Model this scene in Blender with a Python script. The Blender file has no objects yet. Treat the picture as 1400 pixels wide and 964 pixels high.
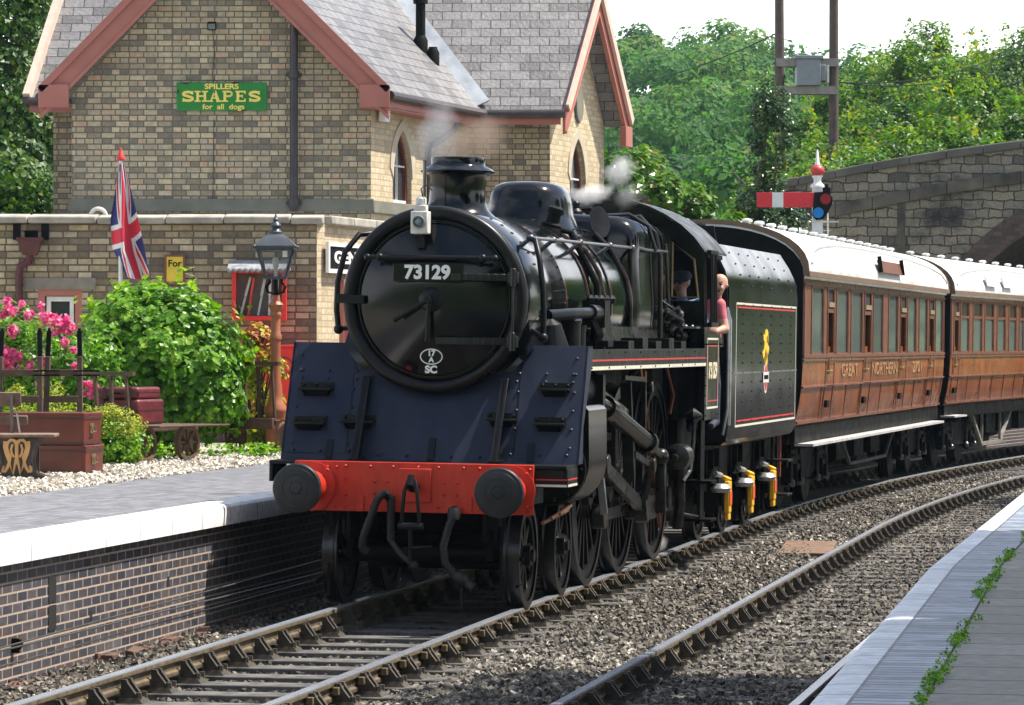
import bpy, math, random
import numpy as np
from mathutils import Vector, Matrix, Euler
random.seed(7); RNG = np.random.default_rng(7)
R = math.radians; PI = math.pi
scn = bpy.context.scene
col = scn.collection
CH = 2.3; F = 5000.0; HX = 472.0          # camera height, focal length in photo pixels, horizon row

def W(px, py, d): return Vector(((px-700)*d/F, d, CH-(py-HX)*d/F))

# ------------------------------------------------------------------ tags
def tag(o, label=None, cat=None, group=None, kind=None):
    if label: o['label'] = label
    if cat: o['category'] = cat
    if group: o['group'] = group
    if kind: o['kind'] = kind
    return o
def empty(name, loc=(0,0,0), rz=0.0, label=None, cat=None, group=None, rot=None):
    o = bpy.data.objects.new(name, None); col.objects.link(o)
    o.empty_display_size = .2
    o.location = loc; o.rotation_euler = rot if rot else (0,0,rz)
    return tag(o, label, cat, group)
def copy_tree(o, parent=None):
    c = o.copy(); col.objects.link(c)
    if parent: c.parent = parent
    for ch in list(o.children): copy_tree(ch, c)
    return c

# ------------------------------------------------------------------ mesh builder
def basis(d):
    d = Vector(d).normalized()
    a = Vector((0,0,1)) if abs(d.z) < .95 else Vector((1,0,0))
    x = a.cross(d).normalized(); y = d.cross(x).normalized()
    return x, y, d
class MB:
    def __init__(s): s.v=[]; s.f=[]; s.m=[]
    def add(s, vs, fs, mi=0):
        b=len(s.v); s.v.extend([tuple(p) for p in vs])
        for f in fs: s.f.append(tuple(i+b for i in f)); s.m.append(mi)
        return s
    def box(s,x0,x1,y0,y1,z0,z1,mi=0):
        vs=[(x,y,z) for z in (z0,z1) for y in (y0,y1) for x in (x0,x1)]
        return s.add(vs,[(0,2,3,1),(4,5,7,6),(0,1,5,4),(2,6,7,3),(0,4,6,2),(1,3,7,5)],mi)
    def obox(s,c,size,rot=(0,0,0),mi=0):
        M=Euler(rot).to_matrix(); c=Vector(c); a,b,d=[k/2 for k in size]
        vs=[c+M@Vector((x*a,y*b,z*d)) for z in (-1,1) for y in (-1,1) for x in (-1,1)]
        return s.add(vs,[(0,2,3,1),(4,5,7,6),(0,1,5,4),(2,6,7,3),(0,4,6,2),(1,3,7,5)],mi)
    def bar(s,p,q,w,h,mi=0,up=None):
        p=Vector(p);q=Vector(q); d=(q-p).normalized()
        u=Vector(up) if up else (Vector((0,0,1)) if abs(d.z)<.95 else Vector((1,0,0)))
        x=d.cross(u).normalized(); y=x.cross(d).normalized()
        vs=[]
        for c in (p,q):
            for a,b in ((-1,-1),(1,-1),(1,1),(-1,1)): vs.append(c+x*(a*w/2)+y*(b*h/2))
        return s.add(vs,[(3,2,1,0),(4,5,6,7),(0,1,5,4),(1,2,6,5),(2,3,7,6),(3,0,4,7)],mi)
    def loft(s,rings,mi=0,caps=True,closed=True):
        n=len(rings[0]); vs=[p for r in rings for p in r]; fs=[]
        for i in range(len(rings)-1):
            for j in range(n if closed else n-1):
                k=(j+1)%n; fs.append((i*n+j,i*n+k,(i+1)*n+k,(i+1)*n+j))
        if caps and closed:
            fs.append(tuple(range(n))[::-1]); fs.append(tuple((len(rings)-1)*n+j for j in range(n)))
        return s.add(vs,fs,mi)
    def tube(s,path,r,n=8,mi=0,caps=True,closed=False):
        P=[Vector(p) for p in path]; rs=r if isinstance(r,(list,tuple)) else [r]*len(P)
        rings=[]; px=None
        for i,p in enumerate(P):
            if closed: d=P[(i+1)%len(P)]-P[i-1]
            else: d=(P[min(i+1,len(P)-1)]-P[max(i-1,0)])
            d.normalize()
            if px is None: x,y,_=basis(d)
            else:
                x=(px-d*px.dot(d))
                if x.length<1e-6: x,_,_=basis(d)
                x.normalize(); y=d.cross(x)
            px=x
            rings.append([p+x*math.cos(2*PI*j/n)*rs[i]+y*math.sin(2*PI*j/n)*rs[i] for j in range(n)])
        if closed: rings.append(rings[0]); caps=False
        return s.loft(rings,mi,caps)
    def cyl(s,p,q,r0,r1=None,n=16,mi=0,caps=True):
        return s.tube([p,q],[r0,r0 if r1 is None else r1],n,mi,caps)
    def lathe(s,prof,o=(0,0,0),d=(0,0,1),n=24,mi=0,sx=1,sy=1,caps=True):
        x,y,z=basis(d); o=Vector(o); rings=[]
        for r,t in prof: rings.append([o+z*t+x*(math.cos(2*PI*j/n)*r*sx)+y*(math.sin(2*PI*j/n)*r*sy) for j in range(n)])
        return s.loft(rings,mi,caps)
    def prism(s,poly,fn,d0,d1,mi=0):
        a=[fn(x,y,d0) for x,y in poly]; b=[fn(x,y,d1) for x,y in poly]; n=len(poly)
        fs=[tuple(range(n))[::-1],tuple(range(n,2*n))]+[(i,(i+1)%n,n+(i+1)%n,n+i) for i in range(n)]
        return s.add(a+b,fs,mi)
    def ball(s,c,r,n=10,m=6,mi=0,sc=(1,1,1)):
        c=Vector(c); rings=[]
        for i in range(m+1):
            t=PI*i/m; rr=max(math.sin(t),.02)
            rings.append([c+Vector((math.cos(2*PI*j/n)*rr*r*sc[0],math.sin(2*PI*j/n)*rr*r*sc[1],-math.cos(t)*r*sc[2])) for j in range(n)])
        return s.loft(rings,mi)
    def rivets(s,pts,nrm,r=.016,mi=0,n=6):
        x,y,z=basis(nrm)
        for p in pts:
            p=Vector(p)
            s.loft([[p+z*t*r+x*math.cos(2*PI*j/n)*r*k+y*math.sin(2*PI*j/n)*r*k for j in range(n)] for k,t in ((1,-.2),(.85,.5),(.35,.85))],mi)
        return s
    def merge(s,o,M=None):
        b=len(s.v)
        s.v.extend([tuple(M@Vector(p)) for p in o.v] if M else o.v)
        for f,m in zip(o.f,o.m): s.f.append(tuple(i+b for i in f)); s.m.append(m)
        return s
    def xf(s,M): s.v=[tuple(M@Vector(p)) for p in s.v]; return s
    def split(s):
        par=list(range(len(s.v)))
        def fd(i):
            while par[i]!=i: par[i]=par[par[i]]; i=par[i]
            return i
        for f in s.f:
            for j in f[1:]: par[fd(j)]=fd(f[0])
        g={}
        for f,m in zip(s.f,s.m): g.setdefault(fd(f[0]),[]).append((f,m))
        out=[]
        for fs in g.values():
            mb=MB(); mp={}
            for f,m in fs:
                for i in f:
                    if i not in mp: mp[i]=len(mb.v); mb.v.append(s.v[i])
                mb.f.append(tuple(mp[i] for i in f)); mb.m.append(m)
            out.append(mb)
        return out
    def build(s,name,mat,parent=None,bevel=0,ang=35,loc=None,rot=None):
        me=bpy.data.meshes.new(name); me.from_pydata(s.v,[],s.f)
        for m in (mat if isinstance(mat,(list,tuple)) else [mat]): me.materials.append(m)
        if len(s.f): me.polygons.foreach_set('material_index',np.array(s.m,dtype=np.int32))
        boxuv(me)
        if ang:
            me.shade_smooth(); me.set_sharp_from_angle(angle=R(ang))
        o=bpy.data.objects.new(name,me); col.objects.link(o)
        if parent: o.parent=parent
        if loc is not None: o.location=loc
        if rot is not None: o.rotation_euler=rot
        if bevel:
            b=o.modifiers.new('b','BEVEL'); b.width=bevel; b.segments=2; b.limit_method='ANGLE'; b.angle_limit=R(40)
        return o
def boxuv(me):
    n=len(me.loops)
    if not n: return
    co=np.empty(len(me.vertices)*3); me.vertices.foreach_get('co',co); co=co.reshape(-1,3)
    li=np.empty(n,dtype=np.int32); me.loops.foreach_get('vertex_index',li)
    nm=np.empty(len(me.polygons)*3); me.polygons.foreach_get('normal',nm); nm=nm.reshape(-1,3)
    ct=np.empty(len(me.polygons),dtype=np.int32); me.polygons.foreach_get('loop_total',ct)
    N=np.repeat(nm,ct,axis=0); P=co[li]
    h=np.hypot(N[:,0],N[:,1]); flat=np.abs(N[:,2])>.92
    hh=np.maximum(h,1e-6); tx=-N[:,1]/hh; ty=N[:,0]/hh
    # v runs up the slope of the face
    u=np.where(flat,P[:,0],P[:,0]*tx+P[:,1]*ty)
    ux=-N[:,0]/hh*N[:,2]; uy=-N[:,1]/hh*N[:,2]
    v=np.where(flat,P[:,1],P[:,0]*ux+P[:,1]*uy+P[:,2]*h)
    uv=np.stack([u,v],1).ravel()
    me.uv_layers.new(name='UVMap').data.foreach_set('uv',uv)
def fast_mesh(name,V,Fc,mat,parent=None,face_attr=None,smooth=False):
    """numpy verts (n,3) and faces (m,k) -> object"""
    me=bpy.data.meshes.new(name); V=np.asarray(V,dtype=np.float32); Fc=np.asarray(Fc,dtype=np.int32)
    m,k=Fc.shape
    me.vertices.add(len(V)); me.vertices.foreach_set('co',V.ravel())
    me.loops.add(m*k); me.loops.foreach_set('vertex_index',Fc.ravel())
    me.polygons.add(m); me.polygons.foreach_set('loop_start',np.arange(0,m*k,k,dtype=np.int32))
    me.update(calc_edges=True); me.validate()
    if face_attr is not None:
        a=me.attributes.new('tone','FLOAT','FACE'); a.data.foreach_set('value',np.asarray(face_attr,dtype=np.float32))
    if not smooth: me.shade_flat()
    for q in (mat if isinstance(mat,(list,tuple)) else [mat]): me.materials.append(q)
    o=bpy.data.objects.new(name,me); col.objects.link(o)
    if parent: o.parent=parent
    return o

# ------------------------------------------------------------------ text as mesh (built-in font)
def text_mb(body,size=1.0,bold=0.0,ext=.002,sx=1.0,align='CENTER',shear=0,space=1.0):
    cu=bpy.data.curves.new('t','FONT'); cu.body=body; cu.size=size; cu.extrude=ext; cu.offset=bold; cu.align_x=align; cu.align_y='CENTER'
    cu.shear=shear; cu.space_character=space; cu.resolution_u=4
    o=bpy.data.objects.new('t',cu); col.objects.link(o)
    dg=bpy.context.evaluated_depsgraph_get(); me=bpy.data.meshes.new_from_object(o.evaluated_get(dg))
    mb=MB(); mb.v=[(v.co.x*sx,v.co.y,v.co.z) for v in me.vertices]; mb.f=[tuple(p.vertices) for p in me.polygons]; mb.m=[0]*len(mb.f)
    bpy.data.objects.remove(o); bpy.data.curves.remove(cu); bpy.data.meshes.remove(me)
    return mb
def facing(o,right,up):      # matrix placing text: local x->right, y->up, z->normal
    r=Vector(right).normalized(); u=Vector(up).normalized(); n=r.cross(u)
    return Matrix(((r.x,u.x,n.x,o[0]),(r.y,u.y,n.y,o[1]),(r.z,u.z,n.z,o[2]),(0,0,0,1)))

# ------------------------------------------------------------------ materials
MAT={}
def newmat(name):
    m=bpy.data.materials.new(name); m.use_nodes=True; MAT[name]=m
    nt=m.node_tree; b=nt.nodes['Principled BSDF']
    return m,nt,b
def node(nt,t,**kw):
    n=nt.nodes.new(t)
    for k,v in kw.items():
        if k in n.inputs.keys() if hasattr(n.inputs,'keys') else False: n.inputs[k].default_value=v
        else: setattr(n,k,v)
    return n
def c4(c): return (c[0],c[1],c[2],1)
def plain(name,c,rough=.5,metal=0,var=.15,scale=6,bump=0,coat=0,spec=.5,c2=None,detail=5,ior=None,roughvar=0,streak=None):
    """paint / metal / wood with a little uneven tone"""
    m,nt,b=newmat(name); L=nt.links.new
    tc=node(nt,'ShaderNodeTexCoord'); nz=node(nt,'ShaderNodeTexNoise'); nz.inputs['Scale'].default_value=scale; nz.inputs['Detail'].default_value=detail
    if streak:
        mpg=node(nt,'ShaderNodeMapping'); mpg.inputs['Scale'].default_value=streak; L(tc.outputs['Object'],mpg.inputs['Vector']); L(mpg.outputs[0],nz.inputs['Vector'])
    else: L(tc.outputs['Object'],nz.inputs['Vector'])
    rp=node(nt,'ShaderNodeValToRGB'); L(nz.outputs['Fac'],rp.inputs['Fac'])
    rp.color_ramp.elements[0].position=.3; rp.color_ramp.elements[1].position=.7
    d=c2 if c2 else tuple(max(0,k*(1-var)) for k in c); e=c if c2 else tuple(k*(1+var) for k in c)
    rp.color_ramp.elements[0].color=c4(d); rp.color_ramp.elements[1].color=c4(e)
    L(rp.outputs['Color'],b.inputs['Base Color'])
    b.inputs['Roughness'].default_value=rough; b.inputs['Metallic'].default_value=metal
    b.inputs['Specular IOR Level'].default_value=spec
    if coat: b.inputs['Coat Weight'].default_value=coat; b.inputs['Coat Roughness'].default_value=.06
    if roughvar:
        mr=node(nt,'ShaderNodeMapRange'); n2=node(nt,'ShaderNodeTexNoise'); n2.inputs['Scale'].default_value=scale*.6; n2.inputs['Detail'].default_value=4
        L(tc.outputs['Object'],n2.inputs['Vector']); L(n2.outputs['Fac'],mr.inputs['Value'])
        mr.inputs['From Min'].default_value=.3; mr.inputs['From Max'].default_value=.7
        mr.inputs['To Min'].default_value=max(.03,rough-roughvar); mr.inputs['To Max'].default_value=rough+roughvar
        L(mr.outputs['Result'],b.inputs['Roughness'])
    if bump:
        bp=node(nt,'ShaderNodeBump'); bp.inputs['Strength'].default_value=bump; bp.inputs['Distance'].default_value=.02
        L(nz.outputs['Fac'],bp.inputs['Height']); L(bp.outputs['Normal'],b.inputs['Normal'])
    return m
def brickmat(name,c1,c2,mortar,w,h,ms,rough=.85,bump=.5,dirt=(.3,.29,.27),dirtamt=.5,dirtscale=.7,c3=None,bias=0,offset=.5,warp=.0,dist=.012,dmin=.5,dmax=.72,freq=2,squash=1.0,sqf=2):
    m,nt,b=newmat(name); L=nt.links.new
    uv=node(nt,'ShaderNodeUVMap'); vec=uv.outputs['UV']
    if warp:
        wn=node(nt,'ShaderNodeTexNoise'); wn.inputs['Scale'].default_value=3; L(vec,wn.inputs['Vector'])
        sub=node(nt,'ShaderNodeVectorMath',operation='SUBTRACT'); L(wn.outputs['Color'],sub.inputs[0]); sub.inputs[1].default_value=(.5,.5,.5)
        ml=node(nt,'ShaderNodeVectorMath',operation='SCALE'); L(sub.outputs[0],ml.inputs[0]); ml.inputs['Scale'].default_value=warp
        ad=node(nt,'ShaderNodeVectorMath',operation='ADD'); L(vec,ad.inputs[0]); L(ml.outputs[0],ad.inputs[1]); vec=ad.outputs[0]
    br=node(nt,'ShaderNodeTexBrick'); L(vec,br.inputs['Vector']); br.offset=offset; br.offset_frequency=freq; br.squash=squash; br.squash_frequency=sqf
    br.inputs['Scale'].default_value=1; br.inputs['Brick Width'].default_value=w; br.inputs['Row Height'].default_value=h
    br.inputs['Mortar Size'].default_value=ms; br.inputs['Mortar Smooth'].default_value=.15; br.inputs['Bias'].default_value=bias
    br.inputs['Color1'].default_value=(0,0,0,1); br.inputs['Color2'].default_value=(1,1,1,1); br.inputs['Mortar'].default_value=(.5,.5,.5,1)
    rp=node(nt,'ShaderNodeValToRGB'); L(br.outputs['Color'],rp.inputs['Fac'])
    rp.color_ramp.elements[0].color=c4(c1); rp.color_ramp.elements[1].color=c4(c2)
    if c3:
        for k,(p,c) in enumerate(c3): e=rp.color_ramp.elements.new(p); e.color=c4(c)
    n1=node(nt,'ShaderNodeTexNoise'); n1.inputs['Scale'].default_value=14; n1.inputs['Detail'].default_value=6; L(uv.outputs['UV'],n1.inputs['Vector'])
    mr=node(nt,'ShaderNodeMapRange'); L(n1.outputs['Fac'],mr.inputs['Value']); mr.inputs['From Min'].default_value=.3; mr.inputs['From Max'].default_value=.7; mr.inputs['To Min'].default_value=.78; mr.inputs['To Max'].default_value=1.15
    mx=node(nt,'ShaderNodeMix',data_type='RGBA',blend_type='MULTIPLY'); mx.inputs[0].default_value=1
    L(rp.outputs['Color'],mx.inputs[6]); cb=node(nt,'ShaderNodeCombineColor'); 
    for k in range(3): L(mr.outputs['Result'],cb.inputs[k])
    L(cb.outputs[0],mx.inputs[7])
    m2=node(nt,'ShaderNodeMix',data_type='RGBA'); L(br.outputs['Fac'],m2.inputs[0]); L(mx.outputs[2],m2.inputs[6]); m2.inputs[7].default_value=c4(mortar)
    n2=node(nt,'ShaderNodeTexNoise'); n2.inputs['Scale'].default_value=dirtscale; n2.inputs['Detail'].default_value=8; n2.inputs['Roughness'].default_value=.65; L(uv.outputs['UV'],n2.inputs['Vector'])
    r2=node(nt,'ShaderNodeMapRange'); L(n2.outputs['Fac'],r2.inputs['Value']); r2.inputs['From Min'].default_value=dmin; r2.inputs['From Max'].default_value=dmax; r2.inputs['To Min'].default_value=0; r2.inputs['To Max'].default_value=dirtamt
    m3=node(nt,'ShaderNodeMix',data_type='RGBA',blend_type='MIX'); L(r2.outputs['Result'],m3.inputs[0]); L(m2.outputs[2],m3.inputs[6]); m3.inputs[7].default_value=c4(dirt)
    L(m3.outputs[2],b.inputs['Base Color']); b.inputs['Roughness'].default_value=rough
    iv=node(nt,'ShaderNodeMath',operation='MULTIPLY_ADD'); L(br.outputs['Fac'],iv.inputs[0]); iv.inputs[1].default_value=-1.0
    sc=node(nt,'ShaderNodeMath',operation='MULTIPLY'); L(n1.outputs['Fac'],sc.inputs[0]); sc.inputs[1].default_value=.5; L(sc.outputs[0],iv.inputs[2])
    bp=node(nt,'ShaderNodeBump'); bp.inputs['Strength'].default_value=bump; bp.inputs['Distance'].default_value=dist
    L(iv.outputs[0],bp.inputs['Height']); L(bp.outputs['Normal'],b.inputs['Normal'])
    return m
def leafmat(name,stops,rough=.45,trans=.35):
    m,nt,b=newmat(name); L=nt.links.new
    at=node(nt,'ShaderNodeAttribute'); at.attribute_name='tone'
    rp=node(nt,'ShaderNodeValToRGB'); L(at.outputs['Fac'],rp.inputs['Fac'])
    el=rp.color_ramp.elements; el[0].position=stops[0][0]; el[0].color=c4(stops[0][1]); el[1].position=stops[-1][0]; el[1].color=c4(stops[-1][1])
    for p,c in stops[1:-1]: e=el.new(p); e.color=c4(c)
    L(rp.outputs['Color'],b.inputs['Base Color']); b.inputs['Roughness'].default_value=rough; b.inputs['Specular IOR Level'].default_value=.35
    tr=node(nt,'ShaderNodeBsdfTranslucent'); hs=node(nt,'ShaderNodeHueSaturation'); hs.inputs['Value'].default_value=1.5; hs.inputs['Saturation'].default_value=1.1
    L(rp.outputs['Color'],hs.inputs['Color']); L(hs.outputs['Color'],tr.inputs['Color'])
    mx=node(nt,'ShaderNodeMixShader'); mx.inputs[0].default_value=trans
    L(b.outputs[0],mx.inputs[1]); L(tr.outputs[0],mx.inputs[2]); L(mx.outputs[0],nt.nodes['Material Output'].inputs['Surface'])
    return m
def glassmat(name,c=(.02,.025,.03),rough=.04,alpha=None):
    m,nt,b=newmat(name); b.inputs['Base Color'].default_value=c4(c); b.inputs['Roughness'].default_value=rough
    b.inputs['Specular IOR Level'].default_value=.6
    if alpha is not None:
        gl=node(nt,'ShaderNodeBsdfTransparent'); mx=node(nt,'ShaderNodeMixShader'); mx.inputs[0].default_value=alpha
        nt.links.new(gl.outputs[0],mx.inputs[1]); nt.links.new(b.outputs[0],mx.inputs[2]); nt.links.new(mx.outputs[0],nt.nodes['Material Output'].inputs['Surface'])
    return m

BLACK=plain('black_gloss',(.0035,.004,.0048),.15,var=.3,scale=3,coat=.08,roughvar=.08,spec=.36)
DOORP=plain('door_gloss',(.0035,.004,.005),.16,var=.5,scale=4,coat=.08,roughvar=.10,spec=.36,bump=.03)
BLACK2=plain('black_satin',(.005,.0055,.0066),.38,var=.4,scale=8,roughvar=.12,spec=.26)
SOOT=plain('soot_black',(.0042,.0042,.0046),.7,var=.4,scale=9,spec=.15)
UNDER=plain('grimy_underframe',(.0036,.0034,.0032),.5,var=.5,scale=7,roughvar=.12,spec=.12)
SKYTINT=plain('front_plate_sky_tint',(.022,.027,.048),.42,c2=(.011,.016,.036),scale=3,roughvar=.14,spec=.28,detail=9,streak=(2.2,2.2,.7))  # dark plate; the blue of the reflected sky is put into its colour
RED=plain('buffer_red',(.62,.034,.010),.42,c2=(.44,.018,.006),scale=5,streak=(2.5,2.5,.8),roughvar=.12,detail=9)
STEEL=plain('bright_steel',(.42,.43,.45),.32,metal=.9,var=.25,scale=9)
OILY=plain('oily_steel',(.034,.032,.030),.30,metal=.55,var=.5,scale=8,roughvar=.1)
HANDR=plain('handrail_steel',(.16,.16,.165),.30,metal=.8,var=.3,scale=9)
TYRE=plain('tyre_steel',(.04,.04,.042),.28,metal=.8,var=.4,scale=5)
CREAM=plain('lining_cream',(.62,.60,.50),.45,var=.12)
LINERED=plain('lining_red',(.50,.03,.03),.45,var=.1)
WHITE=plain('white_paint',(.78,.78,.76),.5,var=.06)
GREYW=plain('aged_white',(.60,.59,.55),.6,var=.15,scale=12)
COPPER=plain('copper_pipe',(.35,.15,.09),.3,metal=.9,var=.2)
RUBBER=plain('rubber_hose',(.007,.007,.0075),.55,var=.3)
YELLOW=plain('axle_yellow',(.75,.42,.02),.45,var=.08)
ORANGE=plain('axle_orange',(.65,.09,.01),.45,var=.08)
MIRRORGREEN=plain('boiler_mirror_tint',(.004,.0075,.006),.13,var=.25,scale=2.5,coat=.1,roughvar=.05,spec=.42)  # black boiler; green of the mirrored trees is put into the colour
WOOD=plain('teak',(.36,.100,.022),.30,c2=(.17,.042,.010),scale=2.2,coat=.35,roughvar=.08,spec=.4,detail=7)
WOODD=plain('teak_dark',(.19,.072,.036),.45,c2=(.10,.036,.018),scale=6)
ROOFW=plain('carriage_roof_white',(.74,.74,.73),.6,c2=(.50,.50,.49),scale=1.6,bump=.05,detail=8)
BEIGE=plain('roof_edge_trim',(.16,.105,.065),.6,var=.2)
GLASS=glassmat('carriage_glass',(.10,.125,.12),.08)
DARKIN=plain('dark_interior',(.010,.009,.008),.8)
REDIN=plain('interior_red',(.085,.022,.013),.6)
GOLD=plain('gilt_letters',(.36,.19,.085),.5,var=.1)
SKIN=plain('skin',(.56,.31,.225),.55,var=.06,scale=10)
# ================================================================== LOCOMOTIVE (local x right as seen, y back along train, z up)
TH=math.atan(.19)
loco=empty('steam_locomotive',(-.95,30.9,0),rot=(0,.015,-TH))
tag(loco,'black steam locomotive with red buffer beam standing at the platform','steam locomotive')
def arc(cx,cz,r,a0,a1,n): return [(cx+r*math.cos(R(a0+(a1-a0)*i/n)),cz+r*math.sin(R(a0+(a1-a0)*i/n))) for i in range(n+1)]
def XZ(y0=0): return lambda a,b,d:(a,d,b)
CZ=2.70
# --- buffer beam
m=MB(); m.box(-1.07,1.03,.56,.60,.86,1.29)
pts=[]
for x in (-1.04,-.62,-.40,-.2,.02,.2,.42,.56,1.0):
    for z in ((.90,1.0,1.14,1.25) if abs(x)>.5 else (.91,1.25)): pts.append((x,.56,z))
for x in (-.78,-.70,.70,.78):
    for z in (.90,1.24): pts.append((x,.56,z))
for x in (-.36,-.25,.25,.36): pts+= [(x,.56,1.02),(x,.56,1.12)]
m.rivets(pts,(0,-1,0),.018)
m.box(-.14,.14,.535,.56,.95,1.24)
m.box(.42,.5,.54,.56,.86,1.0); m.box(-.52,-.45,.54,.56,.86,1.0)
m.build('buffer_beam',RED,loco,bevel=.006)
for sx in (-.915,.835):
    b=MB(); b.lathe([(.215,.56),(.215,.535),(.14,.53),(.13,.40),(.115,.26),(.11,.24),(.08,.24),(.08,.1)],(sx,0,1.07),(0,1,0),24,caps=False)
    b.v=[(x,y,z) for x,y,z in b.v]
    b.rivets([(sx+.2*math.cos(a),.535,1.07+.2*math.sin(a)) for a in (.8,2.35,3.9,5.5)],(0,-1,0),.02)
    bo=b.build('buffer',RED,loco)
    h=MB(); h.lathe([(.001,-.016),(.04,-.015),(.05,-.006),(.055,-.006),(.06,-.010),(.11,-.008),(.113,-.004),(.12,-.004),(.123,-.006),(.17,-.002),(.173,.001),(.203,.006),(.212,.016),(.214,.038),(.2,.05),(.07,.09),(.06,.25)],(sx,0,1.07),(0,1,0),48)
    h.build('buffer_head',plain('buffer_face%d'%(sx>0),(.020,.021,.024),.45,metal=.3,var=.45,scale=7),bo,ang=22)
# --- side valance under the front plate and lower deck
m=MB(); m.box(-1.31,1.31,.60,1.12,1.255,1.285); m.box(1.285,1.315,.62,1.12,1.10,1.255); m.box(-1.315,-1.285,.62,1.12,1.10,1.255)
m.box(-1.05,1.02,.61,1.1,.95,1.25); m.box(1.02,1.285,.615,1.1,1.10,1.25)
o=m.build('front_deck',BLACK2,loco,bevel=.004)
l=MB(); l.box(1.315,1.319,.64,1.1,1.105,1.125); l.box(1.04,1.31,.608,.612,1.105,1.125); l.build('lining',CREAM,o)
l=MB(); l.box(1.315,1.318,.64,1.1,1.16,1.172); l.box(1.04,1.31,.609,.612,1.16,1.172); l.build('lining',LINERED,o)
# --- sloping front plate
y0,z0,y1,z1=1.07,1.285,1.50,2.31
sl=lambda z:(y0+(y1-y0)*(z-z0)/(z1-z0))
m=MB()
nrm=Vector((0,-(z1-z0),(y1-y0))).normalized()
def plate(m,xa,xb,za,zb,t,off=0):
    a=nrm*off; b=nrm*(off-t)
    vs=[]
    for q in (a,b):
        for x,z in ((xa,za),(xb,za),(xb,zb),(xa,zb)): vs.append((x,sl(z)+q.y,z+q.z))
    m.add(vs,[(0,1,2,3),(7,6,5,4),(0,4,5,1),(1,5,6,2),(2,6,7,3),(3,7,4,0)])
plate(m,-1.33,1.33,z0,z1,.02)
m.box(-1.33,1.33,1.50,1.75,2.285,2.31)
for sx in (-1,1):     # side flange
    m.add([(sx*1.33,sl(z0),z0),(sx*1.33,sl(z1),z1),(sx*1.33,1.75,z1),(sx*1.33,1.75,2.2),(sx*1.33,1.3,1.6),(sx*1.33,1.3,z0),
           (sx*1.31,sl(z0),z0),(sx*1.31,sl(z1),z1),(sx*1.31,1.75,z1),(sx*1.31,1.75,2.2),(sx*1.31,1.3,1.6),(sx*1.31,1.3,z0)],
          [(0,1,2,3,4,5),(11,10,9,8,7,6)]+[(i,(i+1)%6,6+(i+1)%6,6+i) for i in range(6)])
pts=[]
def pp(x,z): return (x,sl(z),z)
for x in (-1.22,-.98,-.72,.72,.98,1.22):
    for z in (1.36,1.99,2.06): pts.append(pp(x,z))
for x in (-1.24,-.74,.74,1.24):
    for z in (1.42,1.58,1.74,1.9,2.06,2.2): pts.append(pp(x,z))
for x in (-.45,-.2,.2,.45,0): pts.append(pp(x,1.33))
m.rivets(pts,nrm,.017)
fp=m.build('front_plate',SKYTINT,loco)
s_=MB()
plate(s_,-1.3,-.40,1.335,1.34,.0,.003); 
for x in (-.75,.75): plate(s_,x-.006,x+.006,1.35,2.28,.004,.003)
for x,h in ((-.9,.17),(.02,.2),(.90,.17)): plate(s_,x-.03,x+.03,z0+.01,z0+h,.012,.014)
[q_.build('plate_strap',BLACK2,fp) for q_ in s_.split()]
for (x,z,w) in ((-1.07,1.90,.3),(-1.10,1.60,.3),(1.07,1.93,.28),(1.05,1.63,.28),(-.66,1.62,.3),(.62,1.66,.26)):
    t=MB(); yy=sl(z)
    t.box(x-w/2,x+w/2,yy-.12,yy+.02,z-.012,z+.006); t.box(x-w/2,x+w/2,yy-.015,yy+.03,z-.0,z+.06)
    t.add([(x-w/2+.03,yy-.1,z-.012),(x-w/2+.03,yy+.02,z-.012),(x-w/2+.05,yy-.0,z-.09),(x+w/2-.03,yy-.1,z-.012),(x+w/2-.03,yy+.02,z-.012),(x+w/2-.05,yy,z-.09)],[(0,1,2),(5,4,3),(0,2,5,3),(1,4,5,2)])
    t.rivets([(x+k*w*.4,yy-.015,z+.035) for k in (-1,0,1)],(0,-1,0),.018)
    t.build('footstep',BLACK2,fp,bevel=.003)
for sx in (-1,1):     # stays from deck to smokebox
    t=MB(); x=sx*.62
    poly=[(sl(1.3)-.22,1.29),(sl(1.3)+.02,1.29),(sl(2.0)+.02,2.0),(sl(2.0)-.05,2.02)]
    t.prism(poly,lambda a,b,d:(d,a,b),x-.014,x+.014); t.box(x-.05,x+.05,sl(1.3)-.22,sl(1.3),1.288,1.31)
    t.prism(poly[:1]+[(poly[0][0]+.03,poly[0][1]),(poly[3][0]+.03,poly[3][1]),poly[3]],lambda a,b,d:(d,a,b),x-.035,x+.035)
    t.build('stay_bracket',BLACK2,loco,bevel=.003)
# --- smokebox
m=MB(); n=64
m.lathe([(.80,1.28),(.81,1.30),(.81,3.30),(.80,3.32)],(0,0,CZ),(0,1,0),n,caps=False)
def ringpts(r,y,n,a0=0,a1=360): return [(r*math.cos(R(a0+(a1-a0)*i/n)),y,CZ+r*math.sin(R(a0+(a1-a0)*i/n))) for i in range(n)]
for y in (1.36,2.0,2.06,3.24):
    for p in ringpts(.81,y,44): m.rivets([p],(p[0],0,p[2]-CZ),.012)
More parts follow.
